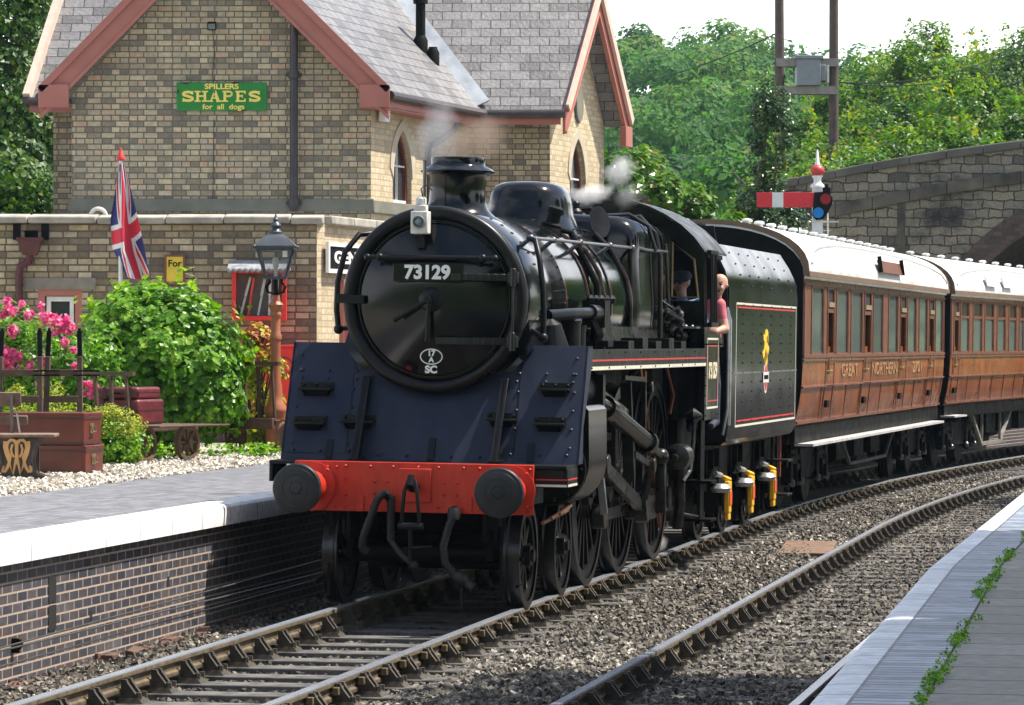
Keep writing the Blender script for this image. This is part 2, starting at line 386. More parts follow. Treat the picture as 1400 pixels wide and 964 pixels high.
# saddle
m.loft([[(-.62,1.4,2.0),(.62,1.4,2.0),(.62,3.0,2.0),(-.62,3.0,2.0)],[(-.85,1.4,2.28),(.85,1.4,2.28),(.85,3.0,2.28),(-.85,3.0,2.28)][::1],[(-.79,1.5,2.55),(.79,1.5,2.55),(.79,2.9,2.55),(-.79,2.9,2.55)]])
m.build('smokebox',BLACK,loco,ang=50)
rg=MB(); rg.lathe([(.695,1.30),(.705,1.225),(.73,1.195),(.775,1.19),(.81,1.205),(.825,1.24),(.825,1.29),(.80,1.31)],(0,0,CZ),(0,1,0),80,caps=False)
rg.build('smokebox_ring',BLACK2,loco,ang=70)
dr=MB(); prof=[(.002,1.075)]+[(.70*math.sin(t),1.075+.145*(1-math.cos(t*1.0))/(1-math.cos(1.0))*1.0) if False else (.70*k,1.075+.150*k*k) for k,t in [(i/18,0) for i in range(1,19)]]+[(.705,1.30)]
dr.lathe(prof,(0,0,CZ),(0,1,0),80,caps=False); dr.lathe([(.676,1.208),(.672,1.196),(.684,1.196),(.69,1.21)],(0,0,CZ),(0,1,0),80,caps=False)
door=dr.build('smokebox_door',DOORP,loco,ang=60)
dy=lambda x,z:1.075+.150*((x*x+(z-CZ)**2)/.49)
t=MB()
for z,xa in ((CZ+.20,.18),(CZ-.36,.05)):
    P=[]
    for i in range(9):
        x=xa+(.70-xa)*i/8; P.append((x,dy(x,z)-.012,z))
    for a,b_ in zip(P[:-1],P[1:]): t.bar(Vector(a)-Vector((0,.02,0)),Vector(b_)-Vector((0,.02,0)),.045,.06,up=(0,0,1))
    t.box(.67,.76,1.13,1.2,z-.05,z+.05); t.cyl((.715,1.14,z-.08),(.715,1.14,z+.08),.028,n=10)
t.cyl((.715,1.15,CZ-.42),(.715,1.15,CZ+.28),.012,n=8)
t.build('hinge',plain('hinge_black',(.012,.0125,.014),.32,var=.4,scale=8,roughvar=.1),door,bevel=.004)
t=MB(); t.lathe([(.002,-.055),(.05,-.05),(.095,-.03),(.115,0),(.125,.02)],(0,1.085,CZ),(0,1,0),28); t.lathe([(.03,-.13),(.032,-.05)],(0,1.085,CZ),(0,1,0),14)
for a,l,y in ((212,.36,.98),(268,.37,.995)):
    d=Vector((math.cos(R(a)),0,math.sin(R(a)))); p=Vector((0,y,CZ)); t.tube([p-d*.03,p+d*.06,p+d*.2,p+d*l],[.026,.022,.017,.021],10)
t.build('door_handle',BLACK2,door)
t=MB(); hz=CZ+.365
hy=1.055
t.tube([(-.57,hy,hz),(.57,hy,hz)],.021,12)
for x in (-.46,.46): t.ball((x,hy,hz),.036,12,8); t.cyl((x,hy,hz),(x,dy(x,hz)+.03,hz),.02,n=8)
for x in (-.57,.57): t.ball((x,hy,hz),.03,10,6)
t.build('door_handrail',BLACK2,door)
t=MB(); t.box(-.86,-.74,1.16,1.24,CZ-.04,CZ+.04); t.box(-.74,-.62,1.15,1.19,CZ-.045,CZ+.03); t.build('door_clamp',BLACK2,door,bevel=.006)
t=MB(); t.box(-.335,.285,1.055,1.085,CZ+.155,CZ+.31); npl=t.build('number_plate',BLACK,loco,bevel=.004)
tx=text_mb('73129',.165,.0065,.004,1.0); tx.xf(facing((-.03,1.052,CZ+.232),(1,0,0),(0,0,1))); tx.build('numerals',WHITE,npl,ang=0)
# shed plate
t=MB(); oz=CZ-.50; oy=dy(0,oz)-.018
t.loft([[(.001*math.cos(2*PI*i/40),oy+.004,oz+.001*math.sin(2*PI*i/40)) for i in range(40)],[(.09*math.cos(2*PI*i/40),oy+.004,oz+.062*math.sin(2*PI*i/40)) for i in range(40)],[(.09*math.cos(2*PI*i/40),oy+.02,oz+.062*math.sin(2*PI*i/40)) for i in range(40)]])
shp=t.build('shed_plate',BLACK,loco)
t=MB(); t.tube([(.097*math.cos(2*PI*i/40),oy,oz+.066*math.sin(2*PI*i/40)) for i in range(40)],.0055,6,closed=True)
t.merge(text_mb('17',.068,.003,.003).xf(facing((0,oy-.002,oz+.028),(1,0,0),(0,0,1)))); t.merge(text_mb('A',.062,.003,.003).xf(facing((0,oy-.002,oz-.028),(1,0,0),(0,0,1))))
t.merge(text_mb('SC',.088,.004,.003,1.05).xf(facing((0,oy-.004,oz-.115),(1,0,0),(0,0,1)))); t.build('lettering',WHITE,shp,ang=0)
# head lamp
t=MB(); lx=-.10; lz=3.37
t.box(lx-.075,lx+.075,1.0,1.15,lz-.10,lz+.10); t.box(lx-.055,lx+.055,1.02,1.13,lz+.10,lz+.155); t.lathe([(.05,0),(.045,.06),(.03,.07)],(lx,1.075,lz+.155),(0,0,1),14)
hl=t.build('headlamp',GREYW,loco,bevel=.01)
t=MB(); t.lathe([(.058,.02),(.058,-.02),(.05,-.026),(.046,-.02),(.046,.0)],(lx,1.0,lz+.005),(0,1,0),24,caps=False); t.build('lens_rim',plain('lamp_rim',(.30,.30,.29),.4,metal=.4),hl)
t=MB(); t.lathe([(.002,-.02),(.02,-.018),(.038,-.008),(.046,.002)],(lx,1.0,lz+.005),(0,1,0),20); t.build('lens',glassmat('lens_glass',(.16,.20,.22),.05),hl)
t=MB(); t.tube([(lx+.02,1.07,lz+.2),(lx+.0,1.07,lz+.3),(lx+.05,1.07,lz+.33),(lx+.1,1.07,lz+.28)],.006,6); t.build('handle',BLACK2,hl); t=MB(); t.box(lx-.03,lx+.03,1.1,1.2,lz-.22,lz-.08); t.bar((lx,1.15,lz-.1),(lx,1.25,lz-.1),.04,.02); t.build('lamp_iron',BLACK2,loco)
# chimney
t=MB(); t.lathe([(.44,3.42),(.345,3.475),(.285,3.53),(.262,3.60),(.256,3.68),(.258,3.82),(.272,3.85),(.332,3.868),(.340,3.882),(.31,3.905),(.255,3.93),(.246,3.945),(.248,4.0),(.235,4.008),(.22,3.99),(.215,3.6)],(-.06,2.45,0),(0,0,1),48,caps=False)
t.build('chimney',BLACK,loco,ang=40)
t=MB(); t.cyl((-.27,2.0,3.4),(-.27,2.0,3.96),.018,n=8); t.cyl((-.27,2.0,3.45),(-.27,2.0,3.56),.04,n=10); t.build('whistle_pipe',HANDR,loco)
# boiler
t=MB(); t.lathe([(.79,3.30),(.795,3.4),(.865,6.2),(.875,7.1)],(0,0,CZ),(0,1,0),72,caps=False); boi=t.build('boiler',MIRRORGREEN,loco,ang=50)
for y,r in ((3.34,.80),(4.45,.825),(5.65,.856),(6.82,.877)):
    b=MB(); b.lathe([(r,y-.035),(r+.007,y-.03),(r+.007,y+.03),(r,y+.035)],(0,0,CZ),(0,1,0),72,caps=False); b.build('boiler_band',BLACK,boi)
    b=MB(); b.lathe([(r+.004,y+.040),(r+.006,y+.052)],(0,0,CZ),(0,1,0),72,caps=False); b.build('boiler_band',plain('band_line%d'%int(y*10),(.22,.04,.02),.3),boi)
t=MB()
for p in ringpts(.84,4.9,18,-20,200)+ringpts(.845,5.0,18,-20,200): t.rivets([p],(p[0],0,p[2]-CZ),.011)
t.build('boiler_rivets',BLACK,boi)
# dome
def superring(cx,cy,a,b,z,n=40,e=2.6): return [(cx+a*math.copysign(abs(math.cos(2*PI*i/n))**(2/e),math.cos(2*PI*i/n)),cy+b*math.copysign(abs(math.sin(2*PI*i/n))**(2/e),math.sin(2*PI*i/n)),z) for i in range(n)]
t=MB(); t.loft([superring(-.04,6.0,a,b,z) for a,b,z in ((.56,.72,3.34),(.47,.62,3.50),(.425,.57,3.60),(.405,.55,3.72),(.385,.53,3.82),(.34,.48,3.89),(.26,.40,3.925),(.13,.25,3.94),(.02,.1,3.942))]); dm=t.build('dome',BLACK,loco,ang=60)
t=MB(); t.rivets([tuple(p) for p in superring(0,6.0,.51,.67,3.455)],(0,-.3,1),.014); t.build('dome_rivets',BLACK,dm)
# top feed clack boxes
for sx in (-1,1):
    t=MB(); p=Vector((sx*.40,4.7,CZ+.72)); t.lathe([(.13,-.1),(.12,.0),(.10,.04),(.105,.06),(.07,.08),(.065,.16),(.085,.17),(.085,.22),(.05,.24)],p,(sx*.25,0,1),16)
    t.tube([p+Vector((sx*.05,.0,.02)),p+Vector((sx*.2,.02,-.02)),(sx*.86,4.74,CZ+.2),(sx*.87,4.76,CZ-.1),(sx*.86,4.78,CZ-.4)],.035,10,mi=0)
    t.build('top_feed',SOOT,loco)
t=MB(); t.tube([(.45,4.86,CZ+.70),(.66,5.2,CZ+.54),(.78,5.3,CZ+.32),(.845,5.3,CZ+.05),(.83,5.32,CZ-.25),(.8,5.3,CZ-.42)],.028,10); t.build('feed_pipe',plain('brown_pipe',(.05,.028,.02),.3,metal=.5),loco)
t=MB(); t.tube([(.52,6.55,CZ+.74),(.68,6.6,CZ+.58),(.84,6.62,CZ+.28),(.885,6.64,CZ),(.88,6.66,CZ-.25),(.95,6.7,CZ-.4),(.95,6.75,CZ-.62),(.85,6.8,CZ-.75)],.034,10); t.build('feed_pipe',BLACK2,loco)
# regulator / dome side cover disc
t=MB(); t.lathe([(.002,-.03),(.14,-.02),(.15,.02)],(.56,6.62,CZ+.86),(.55,-.75,.3),24,sx=.75,sy=1.15); t.build('clack_cover',BLACK2,loco)
# firebox (square-shouldered)
def fsec(y,w,zt,wb,zb=2.24,rc=.17):
    P=[(wb,zb),(w*.99,2.5),(w,2.75),(w-.03,3.2)]+[(w-.03-rc+rc*math.cos(R(a)),zt-rc+rc*math.sin(R(a))) for a in (10,30,50,70,88)]
    P=P+[(0,zt+.035)]; P=P+[(-a,b) for a,b in P[-2::-1]]
    return [(a,y,b) for a,b in P]
t=MB(); t.loft([fsec(6.98,.86,3.54,.70,rc=.3),fsec(7.02,.90,3.60,.72,rc=.25),fsec(7.12,.925,3.64,.74,rc=.22),fsec(9.32,.93,3.60,.80,rc=.22)]); fb=t.build('firebox',BLACK,loco,ang=45)
for y in (7.9,8.75):
    b=MB(); b.loft([[(p[0]*1.008,p[1],CZ+(p[2]-CZ)*1.008) for p in fsec(yy,.93,3.62,.77,rc=.22)] for yy in (y-.03,y+.03)],caps=False); b.build('boiler_band',BLACK2,fb)
t=MB()
for k in range(4): t.lathe([(.05,0),(.05,.06),(.03,.08)],(-.3+.2*k,8.3,3.63),(0,0,1),10)
for sx in (-1,1):
    t.lathe([(.09,0),(.08,.07),(.05,.1),(.05,.16),(.03,.18)],(sx*.17,7.45,3.63),(0,0,1),14); t.tube([(sx*.17,7.45,3.72),(sx*.3,7.5,3.74),(sx*.36,7.7,3.68),(sx*.36,8.9,3.66)],.03,8)
t.build('safety_valves',BLACK2,fb)
t=MB(); t.tube([(.5,8.2,3.64),(.72,8.3,3.68),(.90,8.2,3.5),(.96,8.2,3.25),(.97,8.2,2.6),(.97,8.2,2.3)],.025,8); t.tube([(.4,7.6,3.66),(.70,7.7,3.68),(.9,7.72,3.56),(.98,7.75,3.3)],.022,8); t.tube([(.93,8.75,3.4),(.95,8.8,3.1),(.96,8.85,2.7)],.02,8); t.build('steam_pipe',OILY,loco)
# cab-side firebox pipework
t=MB(); rr=random.Random(3)
for k in range(9):
    x=.97+rr.random()*.12; y=8.4+rr.random()*.7; z=2.38+rr.random()*.34
    t.lathe([(.05,-.05),(.055,0),(.03,.02),(.03,.07)],(x,y,z),(rr.uniform(-1,1),-.5,rr.uniform(-.2,1)),10)
for k in range(5): t.tube([(.95+.02*k,8.3+.1*k,2.80-.05*k),(1.02+.02*k,8.6+.1*k,2.72-.07*k),(1.04,9.2,2.66-.08*k)],.014,6)
t.build('injector_valves',OILY,loco)
t=MB(); t.loft([[( .92*math.cos(a)*1+.0,y,2.70+.90*math.sin(a)) for a in (R(-34),R(-24),R(-14))]+[(.88*math.cos(a),y,2.70+.88*math.sin(a)) for a in (R(-14),R(-24),R(-34))] for y in (4.7,9.2)]); 
t.build('boiler_lower_clothing',MIRRORGREEN,loco)
t=MB(); t.loft([[(.90,y,2.50),(.95,y,2.27),(.60,y,2.26),(.60,y,2.40)] for y in (4.7,9.2)]); t.build('ashpan_cover',OILY,loco)
# handrails
t=MB(); hp=[(.72,1.95,3.27),(.745,3.4,3.285),(.79,5.2,3.30),(.84,7.0,3.315),(.87,7.15,3.32),(.95,7.35,3.30),(.95,8.75,3.32)]
t.tube(hp,.016,10)
for y,x,z in ((1.95,.72,3.27),(3.0,.735,3.28),(4.3,.765,3.295),(5.8,.81,3.305),(7.0,.85,3.315)):
    t.ball((x,y,z),.032,10,6); d=Vector((x,0,z-CZ)).normalized(); q=Vector((0,y,CZ))+d*.8; t.cyl((x,y,z),q,.017,.024,n=8)
hr=t.build('handrail',HANDR,loco)
t=MB(); hp2=[(-x,y,z) for x,y,z in hp]; t.tube(hp2,.016,10); t.build('handrail',HANDR,loco)
for sx in (-1,1):     # curved grab rails either side of the smokebox
    t=MB(); P=[(sx*.70,1.95,3.27),(sx*.80,1.75,3.24),(sx*.86,1.62,3.08),(sx*.905,1.58,2.8),(sx*.915,1.58,2.55),(sx*.91,1.58,2.38)] if sx>0 else [(-.66,1.9,3.30),(-.80,1.72,3.28),(-.90,1.6,3.12),(-.955,1.56,2.85),(-.96,1.56,2.6),(-.94,1.56,2.43)]
    t.tube(P,.026,12); t.ball(P[-1],.045,12,8); t.cyl(P[-1],(sx*.80,1.58,2.45),.022,n=8); t.build('grab_rail',BLACK2,loco)
# lubricator pipe along smokebox side, compressor-like valve
t=MB(); t.tube([(.84,2.2,2.58),(.98,2.5,2.60),(1.0,3.6,2.62)],.05,14); t.cyl((1.0,3.5,2.62),(1.0,3.95,2.62),.075,n=16); t.box(.86,1.08,3.9,4.2,2.48,2.74); t.cyl((.98,4.05,2.30),(.98,4.05,2.5),.06,n=12); t.box(.84,1.1,4.0,4.3,2.3,2.36)
for k in range(5): t.lathe([(.04,-.05),(.045,0),(.02,.03)],(.92+.04*k,4.0+.07*k,2.76),(0,0,1),8)
for k in range(4): t.tube([(1.0,3.6+.1*k,2.55),(1.04,3.7+.1*k,2.42),(.98,3.9+.1*k,2.3)],.018,6)
t.build('ejector',BLACK2,loco)
t=MB(); t.lathe([(.03,0),(.10,.05),(.17,.30)],(.86,2.2,2.55),(0.05,.1,-1),16); t.build('blast_pipe_cover',BLACK2,loco)
for y_,r_,h_ in ((2.9,.09,.24),(3.3,.07,.2)): t=MB(); t.cyl((.93,y_,2.27),(.93,y_,2.27+h_),r_,n=14); t.cyl((.93,y_,2.27+h_),(.93,y_,2.3+h_),r_*1.1,n=14); t.build('lubricator',BLACK2,loco)
# running boards
for sx in (-1,1):
    t=MB(); xa,xb=sorted((sx*.55,sx*1.30)); t.box(xa,xb,1.52,9.35,2.24,2.275)
    xa,xb=sorted((sx*1.285,sx*1.31)); t.box(xa,xb,1.5,9.35,2.09,2.283)
    t.rivets([(sx*1.31,1.8+.95*k,2.255) for k in range(8)]+[(sx*1.31,1.8+.95*k,2.115) for k in range(8)],(sx,0,0),.014)
    if sx>0:
        for k in range(5): t.box(.98,1.2,4.6+.9*k,4.95+.9*k,2.275,2.36+.03*(k%2))
    rb=t.build('running_board',BLACK2,loco,bevel=.003)
    l=MB(); xa,xb=sorted((sx*1.31,sx*1.3125)); l.box(xa,xb,1.52,9.33,2.175,2.19); l.build('lining',LINERED,rb)
    l=MB(); l.box(xa,xb,1.52,9.33,2.095,2.128); l.build('lining',CREAM,rb)
# cab
def roofpts(n=14,w=1.27,ze=3.33,zt=3.93):
    return [(w*math.sin(R(a))/math.sin(R(66)),zt-(zt-ze)*(1-math.cos(R(a)))/(1-math.cos(R(66)))) for a in [ -66+132*i/n for i in range(n+1)]]
RP=roofpts()
cab=MB()
def sheet(m,poly,y0,y1): m.prism(poly,lambda a,b,d:(a,d,b),y0,y1)
# front sheet: roof arc above firebox, side strips with window opening
front=RP
zb=2.27
# pieces around windows (window u .93-1.2,z 2.82-3.45 )
def mir(P): return [(-a,b) for a,b in P][::-1]
rz=lambda x: min(RP,key=lambda p:abs(p[0]-x))[1]
def roofz(x):
    for a,b in zip(RP[:-1],RP[1:]):
        if a[0]<=x<=b[0]: return a[1]+(b[1]-a[1])*(x-a[0])/(b[0]-a[0])
    return RP[0][1]
top=[(-.90,roofz(-.9))]+[p for p in RP if abs(p[0])<.9]+[(.90,roofz(.9))]
sheet(cab,[(-.90,2.27)]+top+[(.90,2.27)],9.30,9.33)
for P in ([(.90,2.27),(1.30,2.27),(1.285,2.80),(.90,2.80)],[(.90,3.47),(.93,3.47),(1.19,3.26),(1.235,2.80),(1.285,2.80),(1.27,3.33)]+[p for p in RP[::-1] if .9<p[0]<1.26]+[(.90,roofz(.9))]):
    sheet(cab,P,9.30,9.33); sheet(cab,mir(P),9.30,9.33)
# side sheets with opening
for sx in (-1,1):
    def side(y0,y1,za,zb_):
        xt=lambda z:1.30-.03*max(0,z-2.3)
        vs=[(sx*(xt(z)-d),y,z) for z in (za,zb_) for y in (y0,y1) for d in (0,.025)]
        cab.add(vs,[(0,1,3,2),(4,6,7,5),(0,4,5,1),(2,3,7,6),(0,2,6,4),(1,5,7,3)])
    side(9.33,9.55,2.3,3.33); side(9.55,10.9,2.3,2.56); side(9.55,10.9,3.28,3.33); side(9.36,10.5,1.5,2.3)
    cab.rivets([(sx*1.30,9.36+.14*k,2.33) for k in range(11)],(sx,0,0),.012)
    cab.rivets([(sx*1.30,9.42,1.55+.11*k) for k in range(7)]+[(sx*1.30,10.46,1.55+.11*k) for k in range(7)],(sx,0,0),.012)
cab.rivets([(1.0+.09*k,9.30,2.42) for k in range(3)]+[(1.25,9.30,2.4+.16*k) for k in range(6)]+[(x,9.30,z-.05) for x,z in RP[1:-1]],(0,-1,0),.014)
cb=cab.build('cab',BLACK,loco,ang=30)
t=MB(); t.loft([[(x*k,y,z+.02) for x,z in RP]+[(x*k,y,z) for x,z in RP[::-1]] for y,k in ((9.22,1.015),(11.1,1.015))])
for yy in (9.5,10.2): 
    for x,z in RP[1:-1]: t.rivets([(x,yy,z+.02)],(x*.4,0,1),.012)
t.box(-.45,.45,9.9,10.7,3.95,3.99); t.build('cab_roof',BLACK2,cb,ang=40)
brass_=plain('brass_frame',(.28,.20,.10),.35,metal=.6)
for P in ([(.93,2.84),(1.22,2.84),(1.17,3.25),(.93,3.44)],):
    for q in (P,mir(P)): t=MB(); t.tube([(a,9.29,b) for a,b in q],.018,6,closed=True); t.build('window_frame',brass_,cb)
t=MB(); t.box(1.0,1.25,9.0,9.3,2.5,2.52); t.rivets([(1.05+.07*k,9.1,2.52) for k in range(3)],(0,0,1),.02); t.build('cab_shelf',STEEL,cb)
# interior back, floor
t=MB(); t.box(-1.2,1.2,9.34,10.9,2.18,2.24); t.box(-.85,.85,9.34,9.5,2.24,3.4); t.build('backhead',SOOT,cb)
# sliding shutter bars beside the driver
t=MB()
for k,y in enumerate((9.58,9.72,9.86,10.0)): t.cyl((1.33,y,2.54),(1.315,y,3.34),.012,n=6)
t.box(1.30,1.345,9.5,10.1,2.52,2.57); t.box(1.285,1.33,9.5,10.1,3.32,3.36); t.box(1.305,1.325,9.70,9.78,2.57,3.32); t.build('side_window_shutter',BLACK2,cb)
t=MB(); t.tube([(1.31,11.0,2.72),(1.33,11.05,2.5),(1.33,11.05,1.6),(1.28,11.05,1.3)],.018,8); t.build('cab_handrail',STEEL,cb)
# number panel on cab side
l=MB()
def frame_yz(m,x0,x1,ya,yb,za,zb,t,mi=0):
    m.box(x0,x1,ya,yb,za,za+t,mi); m.box(x0,x1,ya,yb,zb-t,zb,mi); m.box(x0,x1,ya,ya+t,za+t,zb-t,mi); m.box(x0,x1,yb-t,yb,za+t,zb-t,mi)
frame_yz(l,1.30,1.304,9.5,10.42,1.62,2.40,.022); npn=l.build('lining',CREAM,cb)
l=MB(); frame_yz(l,1.30,1.3035,9.56,10.36,1.70,2.32,.014); l.build('lining',LINERED,cb)
tx=text_mb('73129',.24,.008,.003,1.15); tx.xf(facing((1.306,9.95,2.03),(0,1,0),(0,0,1))); tx.build('cab_numerals',plain('cab_number_cream',(.66,.62,.42),.45),cb,ang=0)
# frames & under
t=MB(); 
for sx in (-1,1): t.box(sx*.60-.02,sx*.60+.02,1.6,10.8,.62,2.2); t.box(sx*.60-.02,sx*.60+.02,.6,1.6,.62,1.2)
t.box(-.6,.6,1.6,3.0,1.0,2.2); t.box(-.6,.6,.6,.8,.9,1.25); t.box(-.55,.55,7.0,9.2,.7,2.2); t.box(-1.0,1.0,9.4,10.7,.9,1.5); t.box(-.6,.6,3.0,10.8,1.25,1.4); t.box(-.6,.6,1.9,3.4,.30,1.0); t.box(-.6,.6,4.9,9.2,.35,.7)  # bogie stretcher box is added to block daylight between the wheels
t.build('frame',UNDER,loco)
# cylinders
for sx in (-1,1):
    t=MB(); P=[(.60,1.78),(1.26,1.78),(1.30,1.74),(1.31,1.30)]+[(1.31-.36+.36*math.cos(R(a)),1.28+.40*math.sin(R(a))) for a in (-10,-25,-40,-55,-70,-88)]+[(.60,.86)]
    t.prism([(sx*a,b) for a,b in P],lambda a,b,d:(a,d,b),1.75,2.72); cy=t.build('cylinder',OILY if False else plain('cylinder_casing%d'%(sx>0),(.010,.0085,.007),.24,metal=.1,var=.5,scale=4,coat=.15),loco,ang=30)
    t=MB(); t.cyl((sx*.98,2.72,1.22),(sx*.98,2.80,1.22),.31,n=28); t.cyl((sx*.98,2.80,1.22),(sx*.98,2.95,1.22),.12,n=16); t.build('cylinder_cover',BLACK2,cy); t=MB(); t.cyl((sx*.98,1.68,1.22),(sx*.98,1.76,1.22),.31,n=28)
    t.rivets([(sx*.98+.27*math.cos(a),1.68,1.22+.27*math.sin(a)) for a in np.linspace(0,6.28,14)[:-1]],(0,-1,0),.02); t.build('cylinder_cover',BLACK2,cy)
    v=MB(); v.cyl((sx*1.02,1.65,1.92),(sx*1.02,2.85,1.92),.19,n=24); v.cyl((sx*1.02,2.85,1.92),(sx*1.02,2.9,1.92),.21,n=24); v.cyl((sx*1.02,2.9,1.92),(sx*1.02,3.35,1.92),.06,n=12); v.cyl((sx*1.02,3.35,1.92),(sx*1.02,3.4,1.92),.1,n=12)
    v.box(min(sx*1.18,sx*1.27),max(sx*1.18,sx*1.27),2.7,2.83,1.68,2.05); v.cyl((sx*1.22,2.76,1.60),(sx*1.22,2.76,1.72),.06,n=10)
    v.tube([(sx*1.1,3.1,2.05),(sx*1.16,3.3,1.98),(sx*1.16,3.42,1.75),(sx*1.1,3.45,1.7)],.02,8); v.build('valve_chest',BLACK2,loco)
    # drain cocks
    t=MB()
    if sx>0:
        for k in range(3): t=MB(); t.tube([(sx*1.06,1.85+.07*k,.92),(sx*1.16,1.7-.1*k,.90-.02*k),(sx*(1.14-.04*k),1.25-.2*k,.84-.03*k)],.017,6); t.build('drain_pipe',COPPER,cy)
    # slide bars, crosshead, rods
    t=MB(); t.box(sx*.98-.05,sx*.98+.05,2.9,4.75,1.40,1.47); t.box(sx*.98-.05,sx*.98+.05,2.9,4.75,.97,1.03); t.box(sx*.98-.09,sx*.98+.09,4.70,4.80,.95,1.75); sb=t.build('slide_bar',OILY,loco,bevel=.004)
    t=MB(); t.cyl((sx*.98,2.9,1.22),(sx*.98,3.7,1.22),.05,n=12); t.box(sx*.98-.07,sx*.98+.07,3.65,4.05,1.03,1.40); t.bar((sx*1.06,3.85,1.15),(sx*1.1,3.9,.72),.04,.07); t.build('crosshead',STEEL,loco,bevel=.006)
    cp=(sx*1.10,6.25,.68)
    t=MB(); t.bar((sx*1.08,3.86,1.18),cp,.06,.14); t.cyl((sx*1.04,3.86,1.18),(sx*1.15,3.86,1.18),.11,n=16); t.cyl((sx*1.04,6.25,.68),(sx*1.17,6.25,.68),.15,n=18); t.build('connecting_rod',OILY,loco,bevel=.006)
    t=MB(); ys=(4.15,6.10,8.45)
    for a,b_ in zip(ys[:-1],ys[1:]): t.bar((sx*.98,a+.15,.68),(sx*.98,b_+.15,.68),.05,.11)
    for y in ys: t.cyl((sx*.93,y+.15,.68),(sx*1.05,y+.15,.68),.12,n=16)
    t.build('coupling_rod',OILY,loco,bevel=.005)
    t=MB(); t.bar(cp,(sx*1.22,6.0,1.12),.05,.12); t.cyl((sx*1.17,6.0,1.12),(sx*1.27,6.0,1.12),.075,n=14); t.bar((sx*1.22,6.0,1.12),(sx*1.18,5.2,1.25),.03,.07); t.bar((sx*1.14,5.15,.98),(sx*1.10,5.1,1.95),.05,.11); t.bar((sx*1.1,3.4,1.92),(sx*1.08,3.95,.95),.04,.07); t.bar((sx*1.1,3.4,1.90),(sx*1.12,5.1,1.65),.04,.07)
    t.bar((sx*1.2,5.6,1.95),(sx*1.2,5.62,1.4),.03,.05); t.bar((sx*1.1,4.95,2.0),(sx*1.2,5.65,1.98),.04,.05); t.lathe([(.02,-.02),(.06,-.01),(.06,.05)],(sx*1.2,5.9,1.9),(sx,0,0),12)
    t.build('valve_gear',OILY if sx>0 else UNDER,loco,bevel=.004)
    t=MB(); P=[(sx*1.18,3.0,1.80),(sx*1.22,3.3,1.74),(sx*1.23,5.75,1.37),(sx*1.2,6.5,1.2)]
    t.tube(P[:2],.06,12); t.cyl((sx*1.19,3.28,1.745),(sx*1.2,3.5,1.71),.11,n=16); t.tube([(sx*1.2,3.5,1.71),(sx*1.22,5.7,1.36)],.085,16); t.cyl((sx*1.22,5.65,1.37),(sx*1.22,5.8,1.345),.115,n=16); t.tube([(sx*1.22,5.8,1.345),(sx*1.2,6.75,1.19)],.05,12); t.ball((sx*1.2,6.8,1.18),.09,12,8); t.build('reversing_shaft',plain('shaft%d'%(sx>0),(.025,.024,.021),.25,metal=.6,var=.4),loco)
    t=MB(); t.bar((sx*1.2,6.8,1.18),(sx*1.2,6.9,.6),.05,.1); t.lathe([(.1,-.05),(.11,0),(.1,.05)],(sx*1.2,6.85,.98),(sx,0,0),16,sx=.7,sy=1.5); t.box(sx*1.05-.1,sx*1.05+.1,6.3,6.9,.55,.72); t.build('motion_bracket',OILY,loco,bevel=.004)
    # reservoir + pipes by the cab
    t=MB(); t.lathe([(.08,-.24),(.14,-.2),(.14,.2),(.08,.24)],(sx*1.12,8.7,1.12),(0,1,0),18); t.cyl((sx*1.12,8.4,1.12),(sx*1.12,8.3,1.12),.04,n=10); t.lathe([(.02,-.09),(.09,0),(.02,.09)],(sx*1.2,9.25,1.55),(sx,0,0),16); t.tube([(sx*1.2,9.25,1.5),(sx*1.2,9.22,1.25),(sx*1.18,9.1,.95),(sx*1.15,8.8,.85)],.022,8); t.tube([(sx*1.1,8.9,1.0),(sx*1.1,8.95,.6),(sx*1.05,9.1,.35)],.06,10); t.tube([(sx*1.05,9.1,.5),(sx*1.25,9.3,.45)],.02,6); t.build('injector',OILY if sx>0 else UNDER,loco)
    t=MB(); t.box(sx*1.2-.02,sx*1.2+.02,9.7,10.0,.35,1.5); t.box(min(sx*1.05,sx*1.35),max(sx*1.05,sx*1.35),9.65,10.1,.38,.41); t.box(min(sx*1.05,sx*1.35),max(sx*1.05,sx*1.35),9.65,10.1,.80,.83); t.build('cab_step',UNDER,loco,bevel=.003)
    t=MB(); t.cyl((sx*.9,7.3,2.1),(sx*1.05,7.9,.4),.02,n=6); t.cyl((sx*1.0,7.0,2.05),(sx*1.0,7.0,1.2),.018,n=6); t.tube([(sx*1.1,7.8,2.1),(sx*1.15,8.0,1.8),(sx*1.1,8.1,1.6)],.02,6,mi=0); t.build('sand_pipe',COPPER if sx>0 else UNDER,loco)
